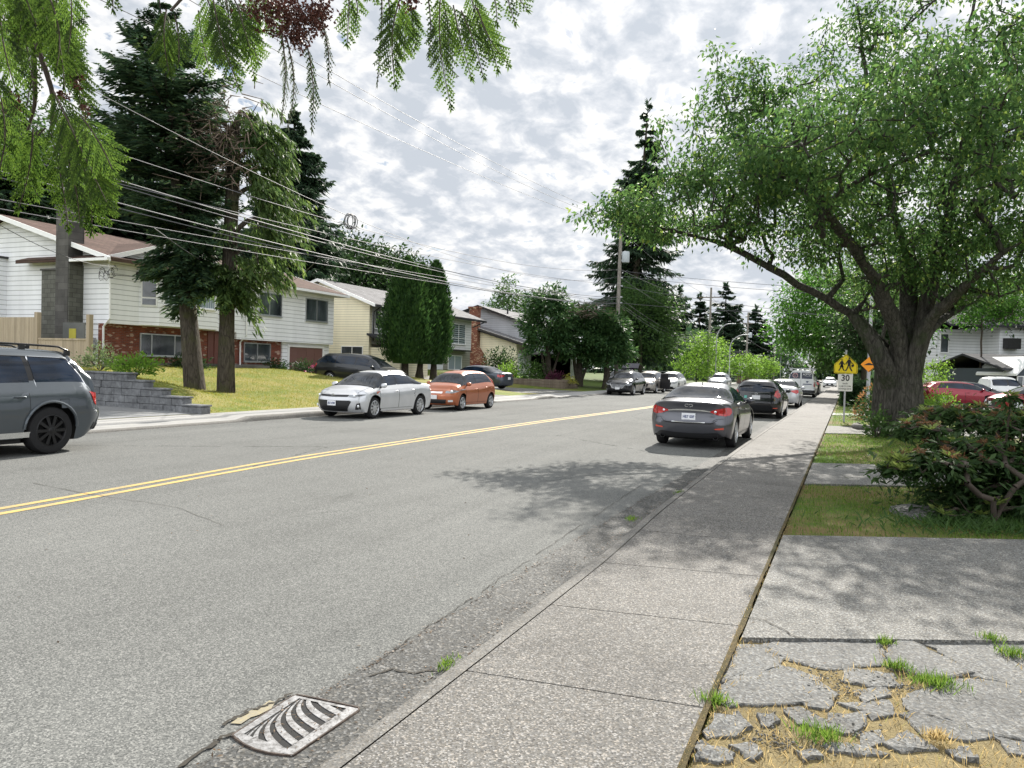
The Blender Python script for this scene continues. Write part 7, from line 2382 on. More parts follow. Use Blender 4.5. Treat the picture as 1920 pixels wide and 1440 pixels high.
# side rails along both edges
for s0, s1 in ((-.02, .10), (.86, 1.02)):
    V = [gp(s0, -.04), gp(s1, -.04), gp(s1, 1.0), gp(s0, 1.0)]
    V = [v+[0, 0, .0012] for v in V]+[v-[0, 0, .012] for v in V]
    mb.add(V, [(0, 1, 2, 3), (0, 4, 5, 1), (1, 5, 6, 2), (2, 6, 7, 3), (3, 7, 4, 0)])
mb.v = [tuple(np.array(p)-GO) for p in mb.v]
mb.build('grille', M_iron, gr)
rim = [gp(-.02, -.03), gp(.10, -.07), gp(.3, -.11), gp(.5, -.125), gp(.7, -.11), gp(.9, -.07), gp(1.02, -.03), gp(1.03, .5), gp(1.03, .98), gp(.98, 1.03), gp(.3, 1.04), gp(.0, 1.03), gp(-.03, .96), gp(-.03, .4), gp(-.02, -.03)]
mb = MB(); mb.tube([p-GO+np.array([0, 0, -.004]) for p in rim], .0075, 6, False)
mb.build('frame', M_rust, gr, 60)
# plate in the bowed near end
mb = MB()
V = [gp(s, -.04+0*s) for s in np.linspace(0, 1, 9)]+[gp(s, bow(s)-.012) for s in np.linspace(1, 0, 9)]
mb.add([tuple(v+[0, 0, .0006]-GO) for v in V], [tuple(range(18))])
mb.build('apron', M_iron, gr)

def road_poly(name, px, z, mat, zz=None):
    P = []
    for u, v in px:
        r_ = FW*FPX+CR*(u-960)-CU*(v-720)
        P.append(CAM+r_*((z-1.7)/r_[2]))
    return np.array(P)
P = road_poly('', [(432, 1356), (446, 1346), (470, 1332), (492, 1322), (505, 1313), (516, 1316), (509, 1328), (486, 1340), (470, 1345), (452, 1357)], .006, None)
mb = MB(); mb.add(P, [tuple(range(len(P)))])
tag(mb.build('road_marking', m_paint('pale_yellow_paint', (.40, .33, .15), 2.4)), kind='structure')

# ---- thin cracks and seams, as dark ribbons lying on the surfaces
def ribbon(mb, px, z, w0=.006):
    P = road_poly('', px, z, None)
    P = np.concatenate([P[i]+(P[i+1]-P[i])*np.linspace(0, 1, 7)[:-1, None] for i in range(len(P)-1)]+[P[-1:]])
    P[:, :2] += NR.normal(0, .008, (len(P), 2))
    prev = None
    for i, p in enumerate(P):
        d = P[min(i+1, len(P)-1)]-P[max(i-1, 0)]; d /= np.linalg.norm(d)+1e-9
        sdir_ = np.array([-d[1], d[0], 0])*w0*NR.uniform(.5, 1.4)
        q = (p-sdir_, p+sdir_)
        if prev: mb.add([prev[0], prev[1], q[1], q[0]], [(0, 1, 2, 3)])
        prev = q
mb = MB()
ribbon(mb, [(1398, 1156), (1430, 1162), (1470, 1180), (1497, 1196)], .124, .004)
ribbon(mb, [(690, 1268), (735, 1254), (780, 1262), (840, 1254)], .009, .007)
ribbon(mb, [(420, 1360), (455, 1335), (500, 1322), (545, 1300)], .009, .008)
ribbon(mb, [(330, 1440), (400, 1392), (432, 1376)], .009, .010)
for k in range(5):
    y_ = 1250-k*70; x_ = 690+k*105
    ribbon(mb, [(x_, y_), (x_+40, y_-26), (x_+90, y_-60)], .0075, .003)
ribbon(mb, [(890, 811), (1000, 814), (1110, 818), (1215, 823)], .0055, .008)
ribbon(mb, [(640, 771), (760, 773), (900, 777)], .0055, .008)
ribbon(mb, [(60, 905), (160, 925), (330, 950), (420, 985)], .0055, .004)
tag(mb.build('crack', M_dirt), kind='structure')

# ---- broken concrete paving at the lower right
def cr(p): return (1240+p[0]/2.8235, 1000+p[1]/2.8235)
SL = [[(395, 600), (530, 597), (622, 665), (606, 700), (400, 765), (292, 800), (345, 690)],
      [(550, 592), (720, 560), (1138, 560), (1165, 640), (1150, 690), (960, 700), (880, 714), (720, 675), (620, 645)],
      [(1220, 600), (1300, 560), (1480, 655), (1612, 722), (1500, 752), (1370, 745), (1215, 690)],
      [(285, 832), (420, 770), (636, 705), (826, 770), (768, 808), (756, 890), (370, 905), (282, 870)],
      [(776, 812), (832, 792), (900, 850), (880, 922), (768, 905)],
      [(992, 722), (1208, 748), (1238, 800), (1130, 805), (988, 782)],
      [(1052, 842), (1168, 818), (1190, 858), (1082, 890)],
      [(1330, 855), (1560, 775), (1750, 775), (1990, 850), (1990, 1100), (1700, 1040), (1350, 940), (1310, 902)],
      [(1640, 745), (1490, 625), (1340, 562), (1690, 560), (1850, 680), (1990, 760), (1990, 850), (1760, 770)],
      [(1720, 565), (2000, 575), (2000, 740), (1880, 680)],
      [(1300, 972), (1360, 950), (1600, 1018), (1750, 1075), (1590, 1090), (1400, 1062)],
      [(662, 932), (742, 930), (862, 990), (850, 1030), (722, 1002)],
      [(905, 962), (1078, 952), (1062, 1020), (980, 1062), (872, 1022)],
      [(952, 905), (1195, 888), (1218, 955), (1105, 975), (1080, 942)],
      [(1182, 1110), (1300, 1052), (1440, 1140), (1280, 1150)],
      [(1052, 1072), (1150, 1048), (1160, 1100), (1082, 1130)],
      [(872, 1112), (1040, 1130), (1180, 1168), (1062, 1168), (902, 1150)],
      [(1780, 1090), (1990, 1130), (1990, 1190), (1850, 1160)]]
def chunk(mb, poly, z, th, amp, tilt, grow=.010):
    P = road_poly('', [cr(p) for p in poly], z, None)
    c0_ = P.mean(0); P = P+(P-c0_)/np.maximum(np.linalg.norm(P-c0_, axis=1, keepdims=True), .01)*grow
    Q = []
    for i in range(len(P)):
        a, b = P[i], P[(i+1) % len(P)]
        m_ = max(2, int(np.linalg.norm(b-a)/.035))
        for k in range(m_):
            q = a+(b-a)*k/m_
            q[:2] += NR.normal(0, amp, 2)
            Q.append(q)
    Q = np.array(Q); c = Q.mean(0)
    Q[:, 2] = z+(Q[:, :2]-c[:2])@np.array(tilt)+NR.normal(0, amp*.4, len(Q))
    n = len(Q)
    inn = c+(Q-c)*.97; inn[:, 2] = Q[:, 2]+.004
    low = Q.copy(); low[:, 2] = z-th
    V = np.concatenate([inn, Q, low])
    F = [tuple(range(n))]+[(i+n, (i+1) % n+n, (i+1) % n, i) for i in range(n)]+[(i+2*n, (i+1) % n+2*n, (i+1) % n+n, i+n) for i in range(n)]
    mb.add(V, F)
mb = MB()
for k, s_ in enumerate(SL):
    chunk(mb, s_, .096 if k not in (2,) else .108, .04, .006, (NR.normal(0, .004), NR.normal(0, .004)), .034 if k < 10 else .020)
tag(mb.build('broken_paving', M_slab), kind='structure')
CH = [([(240, 1050), (290, 980), (420, 955), (470, 1020), (410, 1050), (255, 1075)], 'largest loose concrete chunk in the dry grass by the pavement edge'),
      ([(165, 1130), (210, 1105), (360, 1150), (340, 1195), (200, 1200)], 'loose concrete chunk nearest the bottom edge beside the pavement'),
      ([(385, 1120), (480, 1100), (515, 1150), (470, 1182)], 'small rough concrete chunk between the two bigger loose ones and the green tuft'),
      ([(498, 965), (598, 955), (618, 990), (540, 1006)], 'flat little concrete chunk just above the loose ones in the straw'),
      ([(722, 1150), (800, 1140), (830, 1180), (760, 1190)], 'small concrete chunk below the bright green grass tuft'),
      ([(1520, 1150), (1620, 1130), (1680, 1180), (1600, 1200)], 'concrete chunk in the straw at the bottom right')]
for s_, lab in CH:
    mb = MB(); chunk(mb, s_, .103, .05, .012, (NR.normal(0, .03), NR.normal(0, .03)), .014)
    tag(mb.build('concrete_chunk', M_slab), lab, 'rubble', 'loose concrete chunks')
# rubble gravel
n = 380
c0 = road_poly('', [cr(p) for p in ((900, 760), (960, 830), (650, 1080), (560, 1090), (1000, 1020), (1230, 800))], .1, None)
C = c0[NR.integers(0, len(c0), n)]+NR.normal(0, .06, (n, 3))*[1.3, 1, 0]
C[:, 2] = .094+NR.uniform(0, .010, n)
s_ = NR.uniform(.003, .010, n)
oct_ = np.array([[1, 0, 0], [-1, 0, 0], [0, 1, 0], [0, -1, 0], [0, 0, .7], [0, 0, -.7]], float)
V = (C[:, None]+oct_[None]*s_[:, None, None]*NR.uniform(.6, 1.3, (n, 6, 1))).reshape(-1, 3)
tri = np.array([[0, 2, 4], [2, 1, 4], [1, 3, 4], [3, 0, 4], [2, 0, 5], [1, 2, 5], [3, 1, 5], [0, 3, 5]])
F = (np.arange(n)[:, None, None]*6+tri[None]).reshape(-1, 3)
tag(np_mesh('gravel', V, F, M_slab), kind='stuff')

# ---- grass
def blades(P, h, w, lean=.5):
    P = np.asarray(P); n = len(P)
    a = NR.random(n)*2*PI
    d = np.stack([np.cos(a)*lean*NR.random(n), np.sin(a)*lean*NR.random(n), np.ones(n)], -1)
    L = np.broadcast_to(h, n)*NR.uniform(.5, 1.3, n)
    return leaves(P, d, L, w, rot_rand(n), .1)
L_grass = leafmat('grass_blade', (.036, .085, .012), (.105, .185, .028), .45, (.24, .22, .07))
L_straw = leafmat('straw_blade', (.19, .14, .055), (.40, .32, .15), .4, (.12, .15, .04))
L_lawn = leafmat('dry_lawn_blade', (.085, .115, .018), (.20, .195, .035), .42, (.27, .22, .08))
def patch_pts(n, y0, y1, x0=-.5, x1=4.5):
    x = NR.uniform(x0, x1, n); t_ = NR.random(n)
    y = (y0+(x+.55)*SK)*(1-t_)+(y1+(x+.55)*SK)*t_
    y = np.where(x < -.4, np.clip(y, y0, y1), y)
    return x, y
x, y = patch_pts(24000, 8.02, 11.95)
wv_ = np.sin(x*2.1+1)*np.cos(y*1.7)+.5*np.sin(x*5+y*3)
keep = NR.random(len(x)) < np.clip(.75+.5*wv_, .25, 1)
V1 = blades(np.stack([x[keep], y[keep], np.full(keep.sum(), .085)], -1), .045, .006)
x, y = patch_pts(17000, 14.95, 22.7, -.5, 3.5)
V2 = blades(np.stack([x, y, np.full(len(x), .085)], -1), .05, .009)
x, y = patch_pts(11000, 26.3, 43, -.45, 4.5)
V3 = blades(np.stack([x, y, np.full(len(x), .085)], -1), .06, .014)
gv, gf = merge(V1, V2, V3)
tag(np_mesh('verge_grass', gv, gf, L_grass), kind='stuff')
n = 42000
x = NR.uniform(-28.5, -16.45, n); y = NR.uniform(16.4, 33.6, n)
keep = ~((y > 33.2))
P = np.stack([x, y, gh(x, y)-.005], -1)[keep]
lv_, lf_ = blades(P, .06, .014)
tag(np_mesh('lawn_grass', lv_, lf_, L_lawn), kind='stuff')
# straw between the broken slabs and along the bottom edge
n = 26000
x = NR.uniform(-.52, 2.6, n); y = NR.uniform(2.1, 4.7, n)+np.clip(x+.55, 0, 9)*SK*.8
t_ = NR.random(n)
y2 = 2.3+NR.normal(0, .35, n)+(x+.55)*.40
y = np.where(t_ < .60, y2, y)
inside = np.zeros(n, bool)
for s_ in SL[:17]:
    P = road_poly('', [cr(p) for p in s_], .118, None)
    c_ = np.zeros(n, bool)
    for i in range(len(P)):
        a, b = P[i], P[(i+1) % len(P)]
        with np.errstate(divide='ignore', invalid='ignore'):
            hit = ((a[1] > y) != (b[1] > y)) & (x < (b[0]-a[0])*(y-a[1])/(b[1]-a[1]+1e-12)+a[0])
        c_ ^= hit
    inside |= c_
ok = ~inside & (y < 4.7+(x+.55)*SK)
sv, sf = blades(np.stack([x, y, np.full(n, .088)], -1)[ok], .05, .004, 1.6)
# a little straw fringe along the pavement seam
n = 900
yy = np.concatenate([NR.uniform(2.4, 5.4, 600), NR.uniform(5.4, 9, 300)])
s2 = blades(np.stack([-.555+NR.normal(0, .015, n), yy, np.full(n, .095)], -1), .035, .004, 1.2)
sv, sf = merge((sv, sf), s2)
tag(np_mesh('dry_grass', sv, sf, L_straw), kind='stuff')
TUFTS = [((840, 1080), .10, 'bright green grass tuft among the loose concrete chunks', 240), ((285, 905), .07, 'olive grass tuft at the pavement edge beside the big left slab', 150),
         ((1180, 590), .05, 'small grass tuft at the far edge of the broken slabs', 90), ((1450, 805), .11, 'moss green grass patch under the lifted round slab', 320), ((1250, 720), .06, 'thin strip of green grass along the lifted slab', 160),
         ((1750, 575), .06, 'green weeds in the upper right paving crack', 120), ((1860, 650), .08, 'green weeds further down the right paving crack', 170), ((1460, 1100), .06, 'straw tuft at the edge of the lower right slab', 120)]
TG = 'grass tufts in the broken paving'
for (p, r_, lab, k) in TUFTS:
    c_ = road_poly('', [cr(p)], .10, None)[0]
    P = c_+NR.normal(0, 1, (k, 3))*[r_*.55, r_*.4, 0]
    bv, bf = blades(P, .06, .005, 1.0)
    tag(np_mesh('grass_tuft', bv-0, bf, L_straw if 'straw' in lab else L_grass), lab, 'grass tuft', TG)
for (u, v, z, lab) in [(838, 1249, .02, 'small green weed in the kerb joint by the nearest slab line'), (1185, 975, .06, 'weeds on the kerb in the shade of the cherry'), (1275, 925, .1, 'weeds on the kerb further up in the cherry shade')]:
    c_ = road_poly('', [(u, v)], z, None)[0]
    bv, bf = blades(c_+NR.normal(0, 1, (110, 3))*[.025, .06, 0], .045, .006, 1.2)
    tag(np_mesh('weed', bv, bf, L_grass), lab, 'weed', 'weeds along the kerb')
# fallen leaves and needles in the gutter
n = 900
yy = NR.gamma(2.0, 3.2, n)+1.6
xx = np.where(NR.random(n) < .5, -2.40+NR.normal(0, .03, n), -1.99-.1*sstep((yy-3)/9)+NR.normal(0, .04, n)-.05)
C = np.stack([xx, yy, np.full(n, .008)], -1)
dv = np.stack([NR.normal(0, 1, n), NR.normal(0, 1, n), NR.uniform(0, .2, n)], -1)
gv2, gf2 = leaves(C, dv, NR.uniform(.012, .035, n), NR.uniform(.005, .012, n), np.array([0, 0, 1.])+NR.normal(0, .3, (n, 3)), .2)
n = 90       # twiglets caught on the grate and a few bits on the road
cg = np.array([gp(*NR.uniform(.05, .95, 2)) for _ in range(n)])+[0, 0, .004]
dg_ = np.stack([NR.normal(0, 1, n), NR.normal(0, 1, n), NR.uniform(-.1, .1, n)], -1)
g3 = leaves(cg, dg_, NR.uniform(.01, .035, n), NR.uniform(.002, .006, n), np.array([0, 0, 1.])+NR.normal(0, .3, (n, 3)), .2)
n = 170
cg = np.stack([NR.uniform(-9, -2.6, n), NR.uniform(2.5, 22, n), np.full(n, .005)], -1)
dg_ = np.stack([NR.normal(0, 1, n), NR.normal(0, 1, n), NR.uniform(0, .2, n)], -1)
g4 = leaves(cg, dg_, NR.uniform(.01, .04, n), NR.uniform(.006, .018, n), np.array([0, 0, 1.])+NR.normal(0, .3, (n, 3)), .2)
n = 200
cg = np.stack([NR.uniform(-1.9, 2.0, n), NR.uniform(2.5, 9.5, n), np.zeros(n)], -1)
cg[:, 2] = np.where(cg[:, 0] < -.55, zs(cg[:, 1])+.003, .122)
dg_ = np.stack([NR.normal(0, 1, n), NR.normal(0, 1, n), NR.uniform(0, .2, n)], -1)
g5 = leaves(cg, dg_, NR.uniform(.006, .022, n), NR.uniform(.003, .009, n), np.array([0, 0, 1.])+NR.normal(0, .3, (n, 3)), .2)
gv2, gf2 = merge((gv2, gf2), g3, g4, g5)
tag(np_mesh('leaf_litter', gv2, gf2, leafmat('dry_litter', (.06, .04, .025), (.18, .12, .07), .1)), kind='stuff')

# ---- rhododendron at the right
RB = np.array([1.55, 10.0, .1])
lob = [(at(1735, 862, 8.9), (.42, .40, .16), 26), (at(1690, 880, 8.8), (.25, .25, .10), 9), (at(1845, 850, 9.3), (.75, .60, .30), 50), (at(1820, 778, 10.4), (.75, .7, .20), 36), (at(1730, 800, 9.9), (.35, .5, .12), 14), (at(1930, 800, 9.6), (.75, .8, .35), 46),
       (at(1860, 930, 9.1), (.8, .6, .28), 40), (at(1960, 900, 9.0), (.6, .6, .45), 30), (at(1785, 965, 8.9), (.35, .4, .14), 16), (at(1893, 745, 8.7), (.03, .03, .04), 2)]
W = []
for c_, r_, k in lob:
    k = int(k*2.3); v = rot_rand(k); v[:, 2] = np.abs(v[:, 2])*1.0-.3
    W.append(c_+v*np.array(r_)*NR.uniform(.55, 1.08, (k, 1)))
W = np.concatenate(W)
W[:, 2] = np.maximum(W[:, 2], .18)
nodes, par, rad, tn = skeleton([[RB, RB+[-.3, -.2, .45]], [RB, RB+[.3, .1, .5]], [RB, RB+[.1, -.4, .4]]], W, RB, step=.16, bf=.6, jit=.2, tipr=.006, expo=2.4)
i = np.arange(1, len(nodes))
wv, wf = frusta(nodes[par[i]], nodes[i], np.minimum(rad[par[i]], .035), np.minimum(rad[i], .03), 5)
C = []; D = []; L = []; U = []
Cy = []; Dy = []; Ly = []; Uy = []
Cd = []; Dd_ = []; Ld = []
for w_ in W:
    k = 12
    young = NR.random() < (.36 if (w_[0] < .75) else .13)
    a = np.linspace(0, 2*PI, k+1)[:-1]+NR.normal(0, .25, k)
    dz = NR.uniform(.2, .9, k) if young else NR.uniform(-.75, .15, k)
    d = np.stack([np.cos(a), np.sin(a), dz], -1)
    ln = NR.uniform(.10, .165, k)*(.85 if young else 1.05)
    up = np.array([0, 0, 1.0])+.4*NR.normal(0, 1, (k, 3))
    (Cy if young else C).append(np.repeat(w_[None], k, 0)+d*.01); (Dy if young else D).append(d); (Ly if young else L).append(ln); (Uy if young else U).append(up)
    # older leaves lower on the shoot
    if not young:
        k2 = 12; a = NR.random(k2)*2*PI
        C.append(np.repeat(w_[None]-[0, 0, .07], k2, 0)+NR.normal(0, .05, (k2, 3))); D.append(np.stack([np.cos(a), np.sin(a), NR.uniform(-1.1, -.3, k2)], -1)); L.append(NR.uniform(.09, .15, k2)); U.append(np.array([0, 0, 1.0])+.5*NR.normal(0, 1, (k2, 3)))
    if NR.random() < .30 and w_[2] > .75:
        k3 = 26
        Cd.append(np.repeat(w_[None]+[0, 0, .035], k3, 0)+NR.normal(0, .012, (k3, 3))); dd = rot_rand(k3); dd[:, 2] = dd[:, 2]*.6+.15; Dd_.append(dd); Ld.append(NR.uniform(.03, .075, k3))
cat_ = np.concatenate
k = 3600      # inner and lower leaves that close the bush
ci = np.array([at(1850, 900, 9.3), at(1930, 880, 9.5), at(1790, 900, 9.2), at(1880, 960, 9.1)])[NR.integers(0, 4, k)]+NR.normal(0, 1, (k, 3))*[.38, .32, .24]
ci[:, 2] = np.maximum(ci[:, 2], .12)
C.append(ci); a = NR.random(k)*2*PI; D.append(np.stack([np.cos(a), np.sin(a), NR.uniform(-.9, .3, k)], -1)); L.append(NR.uniform(.09, .16, k)); U.append(np.array([0, 0, 1.0])+.5*NR.normal(0, 1, (k, 3)))
C, D, L, U = cat_(C), cat_(D), cat_(L), cat_(U)
lv, lf = leaves(C, D, L, L*.30, U, .2)
rh = tree_obj('rhododendron', 'large rhododendron with drooping leaf whorls and brown spent flowers at the right', 'shrub', RB, wv, wf, M_twig, [('foliage', lv, lf, L_rhodo)], None, 'stems')
Cy, Dy, Ly, Uy = cat_(Cy), cat_(Dy), cat_(Ly), cat_(Uy)
lv, lf = leaves(Cy, Dy, Ly, Ly*.28, Uy, .2); np_mesh('young_shoots', lv-RB, lf, L_young, rh)
Cd, Dd_, Ld = cat_(Cd), cat_(Dd_), cat_(Ld)
lv, lf = leaves(Cd, Dd_, Ld, .011, None, .2); np_mesh('spent_flower_heads', lv-RB, lf, L_dead, rh)
# low ground growth beneath it
n = 2600
x = 1.7+NR.normal(0, .6, n); y = np.maximum(9.9+NR.normal(0, .35, n)+.4*(x-1.6), 8.25+(x+.55)*SK)
a = NR.random(n)*2*PI
gv, gf = leaves(np.stack([x, y, np.full(n, .09)], -1), np.stack([np.cos(a), np.sin(a), NR.uniform(.3, 1.4, n)], -1), NR.uniform(.06, .22, n), NR.uniform(.008, .022, n), None, .2)
tag(np_mesh('undergrowth', gv, gf, L_mid), kind='stuff')
shrub('second rhododendron with bronze young growth, left of the big trunk', 1.25, 31.5, .1, 1.0, 1.35, L_rhodo, 2600, .15, 'rhododendron', None, 'shrub', .32)
r2_ = bpy.data.objects['rhododendron.001'] if 'rhododendron.001' in bpy.data.objects else None
if r2_:
    n = 500; v = rot_rand(n); v[:, 2] = np.abs(v[:, 2])
    C = np.array([1.25, 31.5, .1])+v*np.array([1.0, 1.0, 1.4])
    lv, lf = leaves(C, v+rot_rand(n)*.8, NR.uniform(.08, .16, n), .05, None, .2)
    np_mesh('bronze_shoots', lv-np.array(r2_.location), lf, leafmat('bronze_leaf', (.16, .08, .03), (.26, .15, .06), .4), r2_)
shrub('small bright shrub at the left foot of the big cherry trunk', .75, 22.6, .1, .35, .75, L_mid, 520, .11, 'shrub')
shrub('bushy green shrub row behind the red hatchback', 4.2, 44, .1, 1.1, 1.0, L_lime, 900, .14, 'shrub')
# pale stone and a curved bed edging
mb = MB()
P = at(1745, 935, 9.0); P[2] = .1
for ring_, (rr, z) in enumerate(((.42, 0.0), (.40, .05), (.28, .09), (.1, .105))):
    pass
V = []; F = []
for k, (rr, z) in enumerate(((.42, -.02), (.40, .05), (.28, .09), (.06, .105))):
    for a in np.linspace(0, 2*PI, 15)[:-1]:
        q = rr*(1+.12*math.sin(3*a+1)+.06*math.sin(7*a))
        V.append((P[0]+q*1.1*math.cos(a), P[1]+q*.8*math.sin(a), .09+z))
for k in range(3):
    for j in range(14):
        F.append((k*14+j, k*14+(j+1) % 14, (k+1)*14+(j+1) % 14, (k+1)*14+j))
F.append(tuple(range(42, 56)))
mb.add(V, F)
tag(mb.build('stone', M_slab, None, 50), 'flat pale grey stone on the grass under the rhododendron', 'stone')
mb = MB()
P0_ = np.array([.35, 24.9, .1])
pts = [P0_+np.array([.0, 1.4, .08]), P0_+np.array([-.12, .8, .08]), P0_+np.array([.0, .3, .08]), P0_+np.array([.5, .0, .08]), P0_+np.array([1.1, -.1, .08])]
mb.tube(pts, .085, 8)
tag(mb.build('bed_edging', M_kerb, None, 60), 'curved concrete edging of a small bed beside the cherry trunk', 'edging')

# ---- western red cedar: sprays hanging into the top of the picture
L_cedar = leafmat('cedar_spray', (.013, .030, .005), (.032, .058, .008), .5, tval=5.0)
M_cone = leafmat('cedar_cones', (.045, .018, .014), (.10, .042, .030), .1)
SC = []; SD = []; SL_ = []; SW = []; SU = []
ST0 = []; ST1 = []; SR = []
class Frond:
    pass
fronds = []
def frond(u0, v0, u1, v1, wpx, d, turn=None, dens=1.0, dd=0.0):
    """one flat spray from (u0,v0) hanging to (u1,v1) at depth d"""
    a = at(u0, v0, d); b = at(u1, v1, d+dd)
    Lg = np.linalg.norm(b-a); ax = (b-a)/Lg
    wid = wpx*d/FPX
    turn = NR.uniform(-.55, .55) if turn is None else turn
    view = (a+b)/2-CAM; view /= np.linalg.norm(view)
    sd = np.cross(ax, view); sd /= np.linalg.norm(sd)
    nm = np.cross(sd, ax)
    s_ = sd*math.cos(turn)+nm*math.sin(turn); nn = np.cross(ax, s_)
    bend = NR.normal(0, .05)*Lg
    C = []; D = []; L = []; Wd = []
    m = max(8, int(Lg/.0062*dens))
    P = lambda t: a+ax*Lg*t+s_*bend*math.sin(PI*t)+nn*.04*Lg*math.sin(PI*t)
    for k in range(14):
        t0, t1 = k/14, (k+1)/14
        ST0.append(P(t0)); ST1.append(P(t1)); SR.append(.0016*(1-t0*.7)+.0005)
    for k in range(m):
        t = (k+.5)/m
        for sg in ((1,) if k % 2 else (-1,)):
            prof = (math.sin(min(1, t*.9+.1)*PI)**.8)*(1.1-.45*t)+.10
            pl = wid*prof*NR.uniform(.75, 1.15)/.75
            ang = NR.uniform(.55, .75)
            d0 = ax*math.cos(ang)+s_*sg*math.sin(ang)+nn*NR.normal(0, .07)
            p = P(t)
            nseg = max(2, int(pl/.0068))
            # pinna axis then alternating scale-leaf twiglets
            C.append(p); D.append(d0); L.append(pl*1.05); Wd.append(.0036)
            for j in range(nseg):
                f = (j+.6)/nseg
                q = p+d0*pl*f
                for s2 in (1, -1):
                    da = d0*.80+(ax*.55-s_*sg*.25*0)*0+np.cross(nn, d0)*s2*.50+ax*.25+nn*NR.normal(0, .05)
                    C.append(q); D.append(da); L.append(min(.012, pl*.28)*(1.15-.6*f)*NR.uniform(.85, 1.15)+.002); Wd.append(.0036)
    # terminal tip
    for k in range(5):
        C.append(P(.93+.012*k)); D.append(ax+s_*NR.normal(0, .35)); L.append(.02); Wd.append(.0034)
    return np.array(C), np.array(D), np.array(L), np.array(Wd), np.repeat(nn[None], len(C), 0)
groups = {}
def add_fronds(key, lst):
    groups.setdefault(key, []).extend(lst)
# (u0, v0, u1, v1, width px, depth)
add_fronds('left_bough', [(-30, 330, 60, 210, 1, 1.75)][:0]+[
    (100, 170, 205, 390, 62, 1.62), (120, 210, 190, 400, 50, 1.70), (105, 225, 172, 440, 52, 1.66), (95, 250, 128, 432, 34, 1.72), (150, 215, 212, 320, 46, 1.60),
    (62, 240, 33, 395, 30, 1.78), (70, 245, 72, 372, 28, 1.82), (85, 240, 40, 330, 26, 1.85), (15, 215, -5, 330, 34, 1.70), (-20, 130, 8, 270, 50, 1.66),
    (100, 195, 150, 300, 34, 1.9), (60, 150, 50, 240, 18, 1.9), (110, 260, 150, 420, 30, 1.64)])
add_fronds('upper_bough', [(NR.uniform(-70, 120), NR.uniform(-120, -10), 0, 0, NR.uniform(26, 46), NR.uniform(1.45, 2.1)) for _ in range(13)]+[
    (60, -30, 150, 165, 46, 1.9), (90, -40, 128, 120, 44, 1.8), (40, 20, 66, 178, 30, 1.8), (0, 30, 30, 170, 44, 1.7), (95, 40, 150, 200, 36, 1.85), (100, 90, 166, 228, 26, 1.95)])
for i_, q in enumerate(groups['upper_bough']):
    if q[2] == 0 and q[3] == 0:
        groups['upper_bough'][i_] = (q[0], q[1], q[0]+NR.uniform(-20, 55), q[1]+NR.uniform(120, 215), q[4], q[5])
add_fronds('middle_bough', [(312, 18, 318, 140, 42, 1.7, .9), (328, 30, 335, 118, 30, 1.8), (200, -30, 212, 18, 20, 1.7), (385, -10, 420, 120, 38, 1.9), (400, 0, 450, 168, 34, 1.85), (372, 20, 395, 140, 30, 1.95), (420, -20, 440, 130, 40, 1.9), (440, 0, 486, 120, 36, 1.95), (445, 10, 470, 95, 26, 1.8),
    (480, 10, 478, 150, 24, 2.0), (528, 60, 526, 232, 20, 1.8, 1.2), (537, 70, 538, 240, 16, 1.85, 1.1), (576, 85, 584, 245, 20, 1.9, .9), (600, 30, 616, 156, 16, 1.9, 1.0), (460, -30, 520, 60, 40, 2.0)])
add_fronds('right_bough', [(655, -8, 651, 84, 24, 1.9), (664, -10, 670, 30, 20, 1.9), (716, -6, 707, 160, 12, 1.95, 1.1), (727, -10, 730, 60, 16, 1.9), (752, -10, 742, 164, 36, 1.9), (765, 0, 757, 110, 40, 2.0), (770, 10, 780, 90, 24, 2.0), (802, -10, 805, 102, 10, 1.9), (826, -10, 847, 206, 30, 1.9, .2), (830, 0, 838, 120, 26, 2.0),
    (850, 10, 885, 150, 24, 1.95), (865, 20, 907, 148, 22, 1.9), (890, 10, 934, 135, 26, 1.95), (895, 15, 955, 124, 26, 1.9), (880, -15, 900, 70, 34, 2.0), (925, -12, 932, 44, 14, 1.9), (950, -14, 966, 43, 16, 1.9), (962, -16, 988, 18, 18, 1.95), (700, -40, 690, -5, 30, 1.9)])
ct = empty('cedar_tree', 'western red cedar overhead, its lacy green sprays hanging into the top of the view', 'tree', (1.7, -1.6, .1))
CT = np.array([1.7, -1.6, .1])
wv, wf = trunk_tube([CT-[0, 0, .3], CT+[0, 0, 3], CT+[0, 0, 9]], [.42, .36, .2], 16, .08, .3)
np_mesh('trunk', wv-CT, wf, M_bark2, ct, True)
bough = {'left_bough': [(1.7, -1.6, 6.2), (-.2, .2, 4.6), (-1.5, .9, 3.6), at(60, -60, 1.8), at(62, 60, 1.85), at(66, 180, 1.85), at(52, 245, 1.85)],
         'upper_bough': [(1.7, -1.6, 6.4), (-.4, .2, 4.8), at(-60, -260, 1.8), at(20, -60, 1.8), at(60, 60, 1.8), at(100, 190, 1.8), at(96, 245, 1.8)],
         'middle_bough': [(1.7, -1.6, 6.0), (.6, .2, 4.4), at(700, -330, 2.0), at(560, -140, 1.95), at(450, -60, 1.9), at(370, -30, 1.85), at(320, 20, 1.8)],
         'right_bough': [(1.7, -1.6, 5.8), (1.2, .4, 4.2), at(1050, -260, 2.1), at(920, -80, 2.0), at(800, -40, 1.95), at(690, -40, 1.9)]}
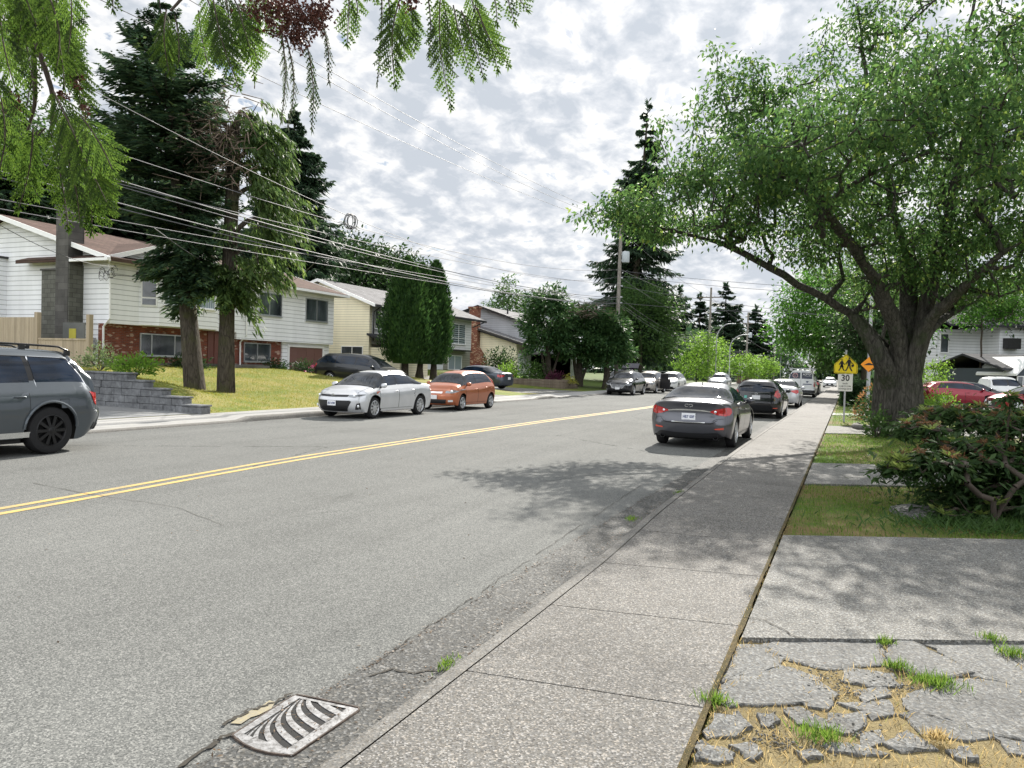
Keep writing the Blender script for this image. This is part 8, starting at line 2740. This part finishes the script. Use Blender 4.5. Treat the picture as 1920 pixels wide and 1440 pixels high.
for key, lst in groups.items():
    P_ = np.array([np.array(p, float) for p in bough[key]])
    kk = np.linspace(0, 1, len(P_))
    tt = np.linspace(0, 1, 30)
    Pt = np.stack([pchip(kk, P_[:, i])(tt) for i in range(3)], -1)
    rr = np.interp(tt, [0, .3, .6, 1], [.05, .02, .008, .003])
    mb = MB(); mb.tube([p-CT for p in Pt], list(rr), 7)
    o = mb.build('bough', M_twig, ct, 60)
    for q in lst:
        ST0.clear(); ST1.clear(); SR.clear()
        C, D, L, Wd, U = frond(*q[:6], turn=(q[6] if len(q) > 6 else None))
        lv, lf = leaves(C, D, L, Wd, U+NR.normal(0, .06, U.shape), .08)
        bv, bf = frusta(np.array(ST0), np.array(ST1), np.array(SR), np.array(SR)*.85, 5)
        nl = len(lf)
        lv, lf = merge((lv, lf), (bv, bf))
        so_ = np_mesh('spray', lv-CT, lf, [L_cedar, M_twig], o)
        mi = np.zeros(len(lf), np.int32); mi[nl:] = 1
        so_.data.polygons.foreach_set('material_index', mi)
    if key in ('middle_bough', 'left_bough'):
        cents = {'middle_bough': [(500, 15, 26, 150), (540, 35, 26, 220), (578, 40, 24, 170), (600, 20, 14, 80), (560, 75, 14, 60), (770, 0, 12, 30)], 'left_bough': [(20, 195, 14, 60), (140, 150, 9, 26), (118, 178, 8, 22), (160, 205, 7, 16)]}[key]
        CC = []; DD = []
        for (u, v, s2, k) in cents:
            for _ in range(k):
                CC.append(at(u+NR.normal(0, s2*.75), v+NR.normal(0, s2*.75), 1.85+NR.normal(0, .04)))
                DD.append(NR.normal(0, 1, 3))
        CC = np.array(CC)
        CC = np.repeat(CC, 4, 0); DD = rot_rand(len(CC))
        cv, cf = leaves(CC, DD, NR.uniform(.006, .012, len(CC)), .006, None, .3)
        np_mesh('cones', cv-CT, cf, M_cone, o)
# the denser crown out of view overhead, which keeps most sprays in shade
n = 15000
C = np.stack([NR.uniform(-.95, 2.6, n), NR.uniform(2.7, 4.9, n), NR.uniform(4.45, 6.2, n)], -1)
C[:, 2] += .30*(C[:, 1]-3.4)
lv, lf = leaves(C, rot_rand(n)+[0, 0, -.5], NR.uniform(.10, .26, n), NR.uniform(.03, .08, n), None, .2)
np_mesh('crown', lv-CT, lf, L_cedar, ct)
